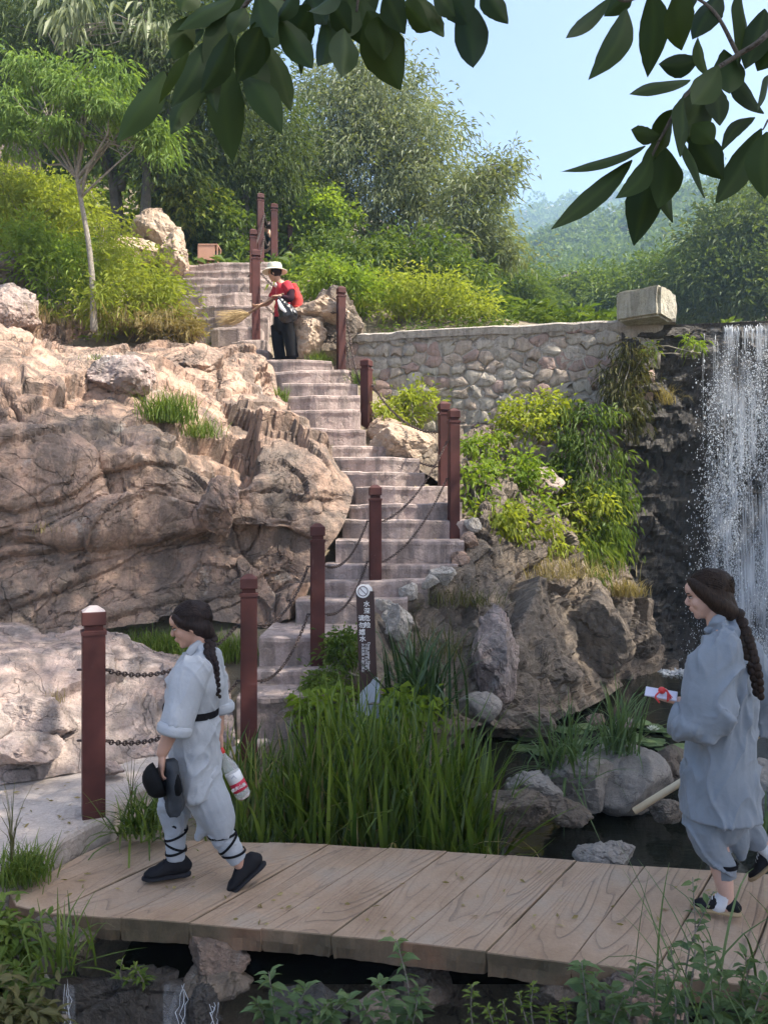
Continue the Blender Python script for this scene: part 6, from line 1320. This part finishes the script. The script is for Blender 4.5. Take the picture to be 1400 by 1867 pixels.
# things in the hands
hatm = cloth_mat('cap_black', (.010, .010, .011)); c0 = A(302, 1398, -.26)
ht = empty('cap', c0, 'black cap and folded cloth carried in the front hand of the belted walker', 'cap')
def bowl(c, rx, ry, rz, ax, n=18, rings=7, thick=.006, seed=0):
    ax = unit(np.array(ax, float)); e1 = unit(np.cross(ax, [0, 1, 0.01])); e2 = np.cross(ax, e1); V = []
    for sgn in (0, 1):
        for i in range(rings):
            a = (math.pi / 2) * i / (rings - 1)
            for j in range(n):
                p = 2 * math.pi * j / n; k = 1 - sgn * .05; V.append(c + k * (e1 * rx * math.sin(a) * math.cos(p) + e2 * ry * math.sin(a) * math.sin(p)) + ax * rz * math.cos(a) * k)
    V = np.array(V); V += .006 * np.stack([vnoise(V * 18, seed), vnoise(V * 18, seed + 1), vnoise(V * 18, seed + 2)], 1); i = np.arange(rings - 1)[:, None] * n; j = np.arange(n)[None]; j2 = (j + 1) % n; o = rings * n
    Q1 = np.stack([i + j, i + j2, i + n + j2, i + n + j], -1).reshape(-1, 4); rim = np.stack([(rings - 1) * n + j[0], (rings - 1) * n + j2[0], o + (rings - 1) * n + j2[0], o + (rings - 1) * n + j[0]], 1)
    return V, np.concatenate([Q1[:, ::-1], Q1 + o, rim])
V, Fq = bowl(A(296, 1386, -.26), .085, .115, .075, (-.8, -.2, -.25), seed=3); obj('crown', V, Fq, hatm, ht, smooth=True)
V, Fq = bowl(A(312, 1392, -.24), .075, .125, .03, (-.75, -.5, .1), seed=9); obj('brim', V, Fq, hatm, ht, smooth=True)
blob('cloth', [path([A(318, 1362, -.25), A(322, 1395, -.25), A(324, 1435, -.24)], [(.055, .028), (.075, .040), (.060, .050)], 16, 12)], cloth_mat('cloth_darkgrey', (.045, .05, .058)), ht, .007, 3, folds(.010, ((1, 0, .2), (.2, 0, 1)), 18, 5))
# bottle
m, N, L, b = nt('clear_plastic'); b.inputs['Base Color'].default_value = (.92, .95, .96, 1); b.inputs['Roughness'].default_value = .08; b.inputs['Transmission Weight'].default_value = .75; b.inputs['IOR'].default_value = 1.2; CLEAR = m
REDP = simple('red_plastic', (.55, .03, .03), .4, .05, 20, 0); LABW = simple('label_white', (.72, .73, .74), .45, .04, 20, 0); LABR = simple('label_red', (.50, .025, .06), .45, .06, 20, 0)
bt0, bt1 = A(404, 1386, .155), A(448, 1478, .13); bo = empty('water_bottle', bt0, 'clear plastic water bottle with red cap and red white label', 'bottle'); bx_ = unit(bt1 - bt0); BL = np.linalg.norm(bt1 - bt0)
def bp(t): return bt0 + bx_ * BL * t
V, Fs = tube(np.array([bp(t) for t in (.02, .10, .18, .34, .42, .60, .88, .96, 1.0)]), [.013, .014, .020, .040, .043, .041, .043, .041, .030], 20, cap='flat'); bb_ = obj('bottle_body', V, Fs, CLEAR, bo, smooth=True)
V, Fs = tube([bp(-.03), bp(.0), bp(.075), bp(.08)], [.015, .017, .017, .015], 16, cap='flat'); obj('cap', V, Fs, REDP, bo, smooth=True)
V, Fs = tube([bp(.47), bp(.48), bp(.655), bp(.66)], [.0425, .0445, .044, .042], 24, cap='flat'); obj('label', V, Fs, LABW, bo, smooth=True)
V, Fs = tube([bp(.66), bp(.665), bp(.83), bp(.835)], [.0425, .0445, .0445, .042], 24, cap='flat'); lr = obj('label_band', V, Fs, LABR, bo, smooth=True)
ba = math.atan2(-(bx_[2]), bx_[0]); text('农夫山泉', .022, bp(.735) + np.array([0, -.046, 0]), LABW, lr, (math.pi / 2, ba - math.pi / 2, 0), 'lettering', .0006)
V, Fs = tube([bp(.54) + [-.012, -.0455, 0], bp(.52) + [0, -.0455, .008], bp(.55) + [.012, -.0455, 0]], [.003, .004, .002], 5); obj('emblem', V, Fs, SGREY, bo)

def turn(pivot, deg, objs):
    """swing a finished figure and what it carries about the figure's standing point"""
    a = math.radians(deg); R = Matrix.Rotation(a, 3, 'Z')
    for o in objs: o.location = pivot + R @ (o.location - pivot); o.rotation_euler.z = a
turn(pa.location.copy(), 14, [pa, ht, bo])
# ------------------------------------------------------------------ walker in the grey robe, right
YB = 3.86
def B(px, py, d=0.0): return P(px, py, YB) + np.array([0, d, 0])
pb = empty('person', B(1310, 1652), 'person in loose grey robe with long dark hair looking down at right', 'person', 'people on the path')
M = np.array([[-1, 0, 0], [0, -1, 0], [0, 0, 1.]]) @ rotm('Y', 13) @ rotm('Z', 6)
hc = B(1290, 1088); hp = head_pieces(hc, .217, M)
def HL(x, y, z): return M @ (np.array([x, y, z]) * .965) + hc
neck = seg(B(1303, 1110), B(1312, 1160), .048, .058); torso = path([B(1318, 1155), B(1325, 1200), B(1330, 1270), B(1318, 1340), B(1310, 1400)], [(.14, .07), (.17, .10), (.14, .10), (.15, .11), (.14, .10)], side=(0, 1, 0))
legS = path([B(1305, 1400, -.06), B(1300, 1500, -.07), B(1312, 1560, -.07), B(1322, 1615, -.07), B(1320, 1638, -.07)], [.085, .065, .055, .036, .034]); legB = path([B(1320, 1400, .08), B(1318, 1490, .08), B(1350, 1512, .08), B(1385, 1538, .08), B(1392, 1555, .08)], [.085, .065, .055, .037, .035])
shL, elL, wrL = B(1318, 1190, -.19), B(1310, 1285, -.24), B(1248, 1270, -.20); shR, elR, wrR = B(1340, 1190, .19), B(1372, 1290, .24), B(1330, 1370, .26)
armL = path([shL, elL, wrL], [.052, .044, .028]); armR = path([shR, elR, wrR], [.052, .044, .028])
hl = hand_pieces(wrL, (-1, .05, .12), (0, .1, 1), .95, .28, .14, -1); hr = hand_pieces(wrR, (-.6, 0, -.7), (-.5, -.5, .4), .95, 1.0, .1, 1)
body = blob('body', hp + [neck, torso, legS, legB, armL, armR] + hl + hr, SKIN2, pb, .0055, 2); face_bits(hc, .217, M, body)
hair = [((ell((0, 0, 0), np.array([.113, .088, .098]) * .965, 4)[0] + np.array([-.032, 0, .045]) * .965) @ M.T + hc, ICO[4][1]),
        path([HL(.058, -.035, .090), HL(.036, -.062, .058), HL(-.004, -.066, .01), HL(-.050, -.060, -.05), HL(-.085, -.04, -.10)], [.022, .032, .042, .050, .045]), path([HL(.058, .035, .090), HL(.036, .062, .058), HL(-.004, .066, .01), HL(-.050, .060, -.05), HL(-.085, .04, -.10)], [.022, .032, .042, .050, .045]),
        path([HL(-.05, 0, .02), HL(-.066, 0, -.04), HL(-.085, 0, -.09), HL(-.105, 0, -.125)], [(.085, .078), (.082, .066), (.066, .05), (.042, .036)])]
hr_o = blob('hair', hair, HAIR2, pb, .006, 7, lambda c: .0022 * vnoise(c * np.array([70, 70, 25.]), 3))
strands(hc, (.113, .088, .098), (-.032, 0, .045), M, (-.7, 0, -.75), 180, HAIR2, hr_o, 2, .965)
braid([HL(-.105, -.01, -.10), B(1350, 1150, -.10), B(1360, 1180, -.14), B(1370, 1215, -.16), B(1374, 1250, -.16)], .040, .020, 24, HAIR2, hr_o)
jk = [path([B(1310, 1138), B(1320, 1160), B(1324, 1200), B(1322, 1270), B(1318, 1340)], [(.085, .062), (.185, .088), (.205, .108), (.205, .126), (.205, .142)], 24, 26, side=(0, 1, 0)),
      path([B(1318, 1320), B(1314, 1380), B(1312, 1430), B(1313, 1480)], [(.205, .142), (.21, .162), (.212, .18), (.215, .192)], 26, 18, side=(0, 1, 0), cap='flat'),
      path([B(1318, 1172, -.15), B(1302, 1210, -.20), B(1296, 1255, -.24), B(1292, 1292, -.25)], [(.095, .09), (.09, .11), (.088, .125), (.085, .11)], 22, 20), path([B(1318, 1265, -.245), B(1282, 1300, -.24), B(1252, 1300, -.21)], [(.09, .10), (.085, .095), (.07, .082)], 20, 14, cap='flat'),
      path([B(1330, 1172, .15), B(1362, 1230, .22), B(1386, 1300, .25), B(1370, 1345, .26)], [(.10, .09), (.095, .10), (.09, .10), (.085, .10)], 20, 18, cap='flat')]
jo = blob('robe', jk, ROBE2, pb, .0065, 2, folds(.018, ((.97, .2, .15), (.9, -.2, -.35)), 13, 34, .09))
V, Fs = tube([B(1290, 1148, -.085), B(1302, 1138, -.08), B(1322, 1132, -.05), B(1334, 1136, 0), B(1322, 1134, .05), B(1296, 1146, .085)], [(.010, .018)] * 6, 8); obj('collar', V, Fs, ROBE2, jo, smooth=True)
V, Fs = path([B(1256, 1302, -.212), B(1248, 1300, -.208), B(1238, 1298, -.20)], [(.075, .088), (.082, .094), (.076, .088)], 20, 8, cap='flat'); obj('cuff', V, Fs, ROBE2, jo, smooth=True)
tr = [path([B(1312, 1440), B(1308, 1490)], [(.16, .15), (.16, .15)], 20, 8), path([B(1296, 1460, -.07), B(1288, 1500, -.08), B(1298, 1535, -.08), B(1318, 1562, -.075)], [.095, .095, .082, .055], 20, 18), path([B(1325, 1460, .07), B(1330, 1500, .07), B(1355, 1515, .07), B(1372, 1528, .07)], [.11, .10, .075, .055], 18, 14), path([B(1330, 1490, -.02), B(1342, 1530, -.02), B(1346, 1550, -.02)], [.08, .055, .025], 16, 10)]
blob('trousers', tr, ROBE2D, pb, .0065, 2, folds(.0125, ((.7, 0, .7), (-.4, 0, .9)), 14, 44))
blob('trouser_cuff', [path([B(1318, 1558, -.072), B(1322, 1586, -.07)], [.055, .050], 16, 8, cap='flat')], ROBE2D, pb, .006, 2); band(B(1319, 1562, -.072), (0, 0, 1), .060, .060, .02, BLACK, pb, 'ankle_tie')
V, Fs = path([B(1322, 1616, -.07), B(1316, 1632, -.07), B(1308, 1640, -.07)], [.036, .040, .040], 16, 10); obj('sock', V, Fs, SOCK, pb, smooth=True); V, Fs = path([B(1384, 1540, .08), B(1396, 1552, .08), B(1402, 1560, .08)], [.041, .046, .046], 16, 10); obj('sock', V, Fs, SOCK, pb, smooth=True)
shoe(B(1341, 1651, -.07), B(1268, 1651, -.07), (0, 0, 1), .088, .075, SHOE, SOLET, pb, stripe=SOCK, lace=SOCK); shoe(B(1424, 1546, .08), B(1366, 1606, .08), (-.75, 0, .66), .088, .075, SHOE, SOLET, pb, stripe=SOCK, lace=SOCK)
# phone with red charm on the open hand, staff under the arm
ph = empty('phone', B(1218, 1258, -.2), 'pale phone with red tassel charm lying on an open palm', 'phone')
c = wrL + np.array([-.085, -.005, .032]); V, Fq = box((0, 0, 0), (.15, .075, .010)); V = V @ rotm('Y', 6).T @ rotm('X', 22).T + c; po = obj('case', V, Fq, simple('phone_case', (.55, .54, .66), .35, .05, 20, 0), ph); md = po.modifiers.new('b', 'BEVEL'); md.width = .004; md.segments = 2
V, Fq = ell(c + [.005, -.02, .022], (.018, .018, .018), 3); obj('charm', V, Fq, REDP, ph, smooth=True)
mb = MB()
for k in range(7): V, Fs = tube(spline([c + [.01, -.02, .024], c + [.03, -.03, .022 + .006 * math.sin(k)], c + [.055 - .004 * k, -.045 - .006 * math.sin(2 * k), -.002 - .004 * k]], 7), .0022, 5); mb.add(V, Fs)
V, Fs = tube(spline([c + [0, -.03, .02], c + [-.022, -.045, -.005], c + [-.005, -.05, -.03]], 8), .0045, 6); mb.add(V, Fs); mb.build('tassel', REDP, ph, smooth=True)
WOODS = simple('pale_wood', (.62, .52, .36), .6, .12, 12, .15); V, Fs = tube([B(1151, 1538, .26), B(1235, 1470, .26), B(1330, 1393, .26), B(1400, 1336, .26)], [.019] * 4, 14, cap='flat')
stf = tag(obj('staff', V, Fs, WOODS, smooth=True), 'pale round wooden staff held low behind the grey robe', 'staff')

turn(pb.location.copy(), -25, [pb, ph, stf])
# ------------------------------------------------------------------ sweeper on the steps
YC = 12.4
def C(px, py, d=0.0): return P(px, py, YC) + np.array([0, d, 0])
pc = empty('person', C(515, 657), 'person in red top, dark trousers and pale sun hat sweeping the steps', 'person')
M = np.array([[-1, 0, 0], [0, -1, 0], [0, 0, 1.]]) @ rotm('Y', 12) @ rotm('Z', -18); hc = C(501, 500); hp = head_pieces(hc, .22, M)
sh, el, wr = C(530, 528, -.18), C(532, 552, -.24), C(514, 548, -.27); sh2, el2, wr2 = C(500, 528, .14), C(488, 548, .10), C(477, 558, -.05)
hl = hand_pieces(wr, (-1, 0, 0), (0, .3, -1), 1.0, 1.1, .1, 1); hr = hand_pieces(wr2, (-1, -.3, -.2), (0, .3, 1), 1.0, 1.1, .1, -1)
body = blob('body', hp + [seg(C(505, 505), C(512, 522), .05, .06), path([C(514, 520), C(516, 545), C(516, 580)], [(.15, .08), (.16, .11), (.15, .11)], side=(0, 1, 0)), path([sh, el, wr], [.055, .045, .03]), path([sh2, el2, wr2], [.055, .045, .03]),
    path([C(506, 580, .08), C(505, 620, .08), C(508, 650, .08)], [.08, .06, .04]), path([C(524, 580, -.08), C(530, 620, -.08), C(534, 650, -.08)], [.08, .06, .04])] + hl + hr, SKIN3, pc, .009, 2)
face_bits(hc, .22, M, body)
blob('hair', [((ell((0, 0, 0), (.105, .085, .09), 3)[0] + np.array([-.03, 0, .03])) @ M.T + hc, ICO[3][1])], HAIR1, pc, .010, 1)
blob('shirt', [path([C(511, 516), C(516, 530), C(517, 560), C(514, 582)], [(.10, .07), (.20, .12), (.19, .135), (.185, .13)], 22, 18, side=(0, 1, 0), cap='flat'), path([C(524, 523, -.13), C(534, 540, -.22)], [.085, .075], 14, 8, cap='flat'), path([C(504, 523, .12), C(494, 540, .14)], [.08, .07], 14, 8, cap='flat')], RED, pc, .010, 2, folds(.014, ((.8, 0, .6), (-.6, 0, .8)), 12, 51))
blob('arm_cover', [path([C(533, 536, -.215), el, C(520, 550, -.26)], [.062, .058, .045], 14, 10)], cloth_mat('sleeve_maroon', (.04, .018, .026)), pc, .010, 2)
blob('trousers', [path([C(514, 572), C(514, 596)], [(.16, .13), (.165, .135)], 18, 8, side=(0, 1, 0)), path([C(505, 592, .07), C(506, 622, .08), C(511, 654, .08)], [.115, .10, .09], 16, 12, cap='flat'), path([C(524, 592, -.07), C(530, 622, -.08), C(535, 654, -.08)], [.115, .10, .10], 16, 12, cap='flat')], BLACK, pc, .010, 2, folds(.010, ((1, 0, .2),), 10, 61))
V, Fs = path([C(503, 519, -.06), C(507, 525, -.10), C(512, 524, -.06), C(506, 516, .02)], [.022, .03, .028, .02], 12, 10); obj('scarf', V, Fs, SCARF, pc, smooth=True)
shoe(C(516, 657, .08), C(494, 657, .08), (0, 0, 1), .10, .09, SHOE, SOLE, pc); shoe(C(540, 657, -.08), C(520, 657, -.08), (0, 0, 1), .10, .09, SHOE, SOLE, pc)
ht = empty('sun_hat', C(502, 490), 'pale wide brimmed sun hat on the sweeper', 'hat')
V, Fs = path([C(501, 490.5), C(501, 486), C(502, 482), C(502, 480)], [(.125, .125), (.12, .12), (.11, .11), (.08, .08)], 22, 12, side=(0, 1, 0), cap='flat'); obj('crown', V, Fs, HATC, ht, smooth=True)
a = np.linspace(0, 2 * np.pi, 28, endpoint=False); bc_ = C(501, 492); V = np.concatenate([bc_ + np.stack([r * np.cos(a), r * np.sin(a), np.full(28, z) + .012 * np.cos(a) * (r > .2)], 1) for r, z in ((.10, .008), (.16, -.004), (.205, -.03), (.205, -.038), (.16, -.014), (.10, -.004))])
k = np.arange(28); k2 = (k + 1) % 28; obj('brim', V, np.concatenate([np.stack([k + r * 28, k2 + r * 28, k2 + (r + 1) * 28, k + (r + 1) * 28], 1) for r in range(5)]), HATC, ht, smooth=True)
bk = blob('backpack', [path([C(536, 522, .02), C(541, 545, .02), C(538, 566, .02)], [(.13, .06), (.16, .09), (.13, .08)], 16, 12, side=(0, 1, 0))], REDS, None, .012, 2, folds(.010, ((1, 0, .2), (0, 0, 1)), 12, 71)); tag(bk, 'red backpack on the shoulders of the sweeper', 'backpack')
bgm = simple('bag_black', (.015, .015, .017), .3, .2, 30, .3); bg = blob('plastic_bag', [path([C(513, 552, -.30), C(522, 570, -.31), C(530, 585, -.31), C(532, 592, -.31)], [(.02, .02), (.07, .10), (.09, .15), (.05, .12)], 16, 14)], bgm, None, .012, 2, folds(.016, ((.8, 0, .6), (-.5, 0, .9)), 15, 81)); tag(bg, 'black plastic bag with white print hanging from the arm of the sweeper', 'bag')
V, Fs = path([C(513, 558, -.34), C(519, 572, -.40), C(527, 581, -.42)], [(.010, .02), (.012, .035), (.010, .018)], 8, 8); obj('print', V, Fs, LABW, bg, smooth=True)
br = empty('broom', C(430, 585, -.2), 'long handled twig broom held by the sweeper', 'broom'); STRAW = simple('broom_straw', (.46, .34, .17), .8, .25, 40, .2); V, Fs = tube([C(520, 545, -.28), C(477, 561, -.12), C(452, 577, -.1)], [.016, .018, .022], 8); obj('handle', V, Fs, simple('broom_handle', (.22, .13, .08), .7, .2, 20, .2), br, smooth=True)
mb = MB(); rng = np.random.default_rng(4)
for k in range(240):
    e = C(rng.uniform(395, 432), rng.uniform(570, 598), rng.uniform(-.25, .1)); a0 = C(455, 575, -.1) + rng.normal(0, .012, 3); V, Fs = tube(spline([a0, (a0 + e) / 2 + rng.normal(0, .02, 3), e], 5), [.004, .0035, .003, .0025, .0015], 4); mb.add(V, Fs)
mb.build('bristles', STRAW, br)
# ------------------------------------------------------------------ figure half hidden behind the top posts
YD = 17.6
def D(px, py, d=0.0): return P(px, py, YD) + np.array([0, d, 0])
pd_ = empty('person', D(492, 530), 'dark clothed person half hidden behind the highest posts', 'person'); M = np.array([[-1, 0, 0], [0, -1, 0], [0, 0, 1.]]) @ rotm('Z', -25); hc = D(487, 414)
body = blob('body', head_pieces(hc, .22, M) + [seg(D(489, 420), D(491, 430), .05, .06), path([D(492, 430), D(493, 450), D(493, 470)], [(.15, .08), (.16, .11), (.14, .11)], side=(0, 1, 0)), path([D(490, 470, .08), D(489, 530, .08)], [.08, .05]), path([D(496, 470, -.08), D(497, 530, -.08)], [.08, .05]),
    path([D(494, 433, -.19), D(498, 452, -.22), D(490, 464, -.24)], [.05, .042, .03]), path([D(490, 433, .19), D(484, 452, .22), D(480, 464, .2)], [.05, .042, .03])] + hand_pieces(D(490, 464, -.24), (-1, 0, -.3), (0, .5, 1), 1, .8) + hand_pieces(D(480, 464, .2), (-1, 0, -.3), (0, -.5, 1), 1, .8, .1, -1), SKIN3, pd_, .012, 1)
blob('hair', [((ell((0, 0, 0), (.108, .088, .10), 3)[0] + np.array([-.02, 0, .035])) @ M.T + hc, ICO[3][1])], HAIR1, pd_, .012, 1)
blob('shirt', [path([D(490, 427), D(492, 436), D(493, 455), D(493, 474)], [(.09, .07), (.20, .12), (.19, .13), (.185, .13)], 20, 14, side=(0, 1, 0), cap='flat'), path([D(494, 432, -.13), D(498, 450, -.22)], [.08, .07], 12, 6, cap='flat'), path([D(490, 432, .13), D(484, 450, .21)], [.08, .07], 12, 6, cap='flat')], BLACK, pd_, .013, 2)
blob('trousers', [path([D(493, 468), D(493, 486)], [(.165, .13), (.165, .13)], 16, 8, side=(0, 1, 0)), path([D(490, 480, .08), D(489, 528, .08)], [.11, .08], 14, 8, cap='flat'), path([D(496, 480, -.08), D(497, 528, -.08)], [.11, .08], 14, 8, cap='flat')], BLACK, pd_, .013, 2)
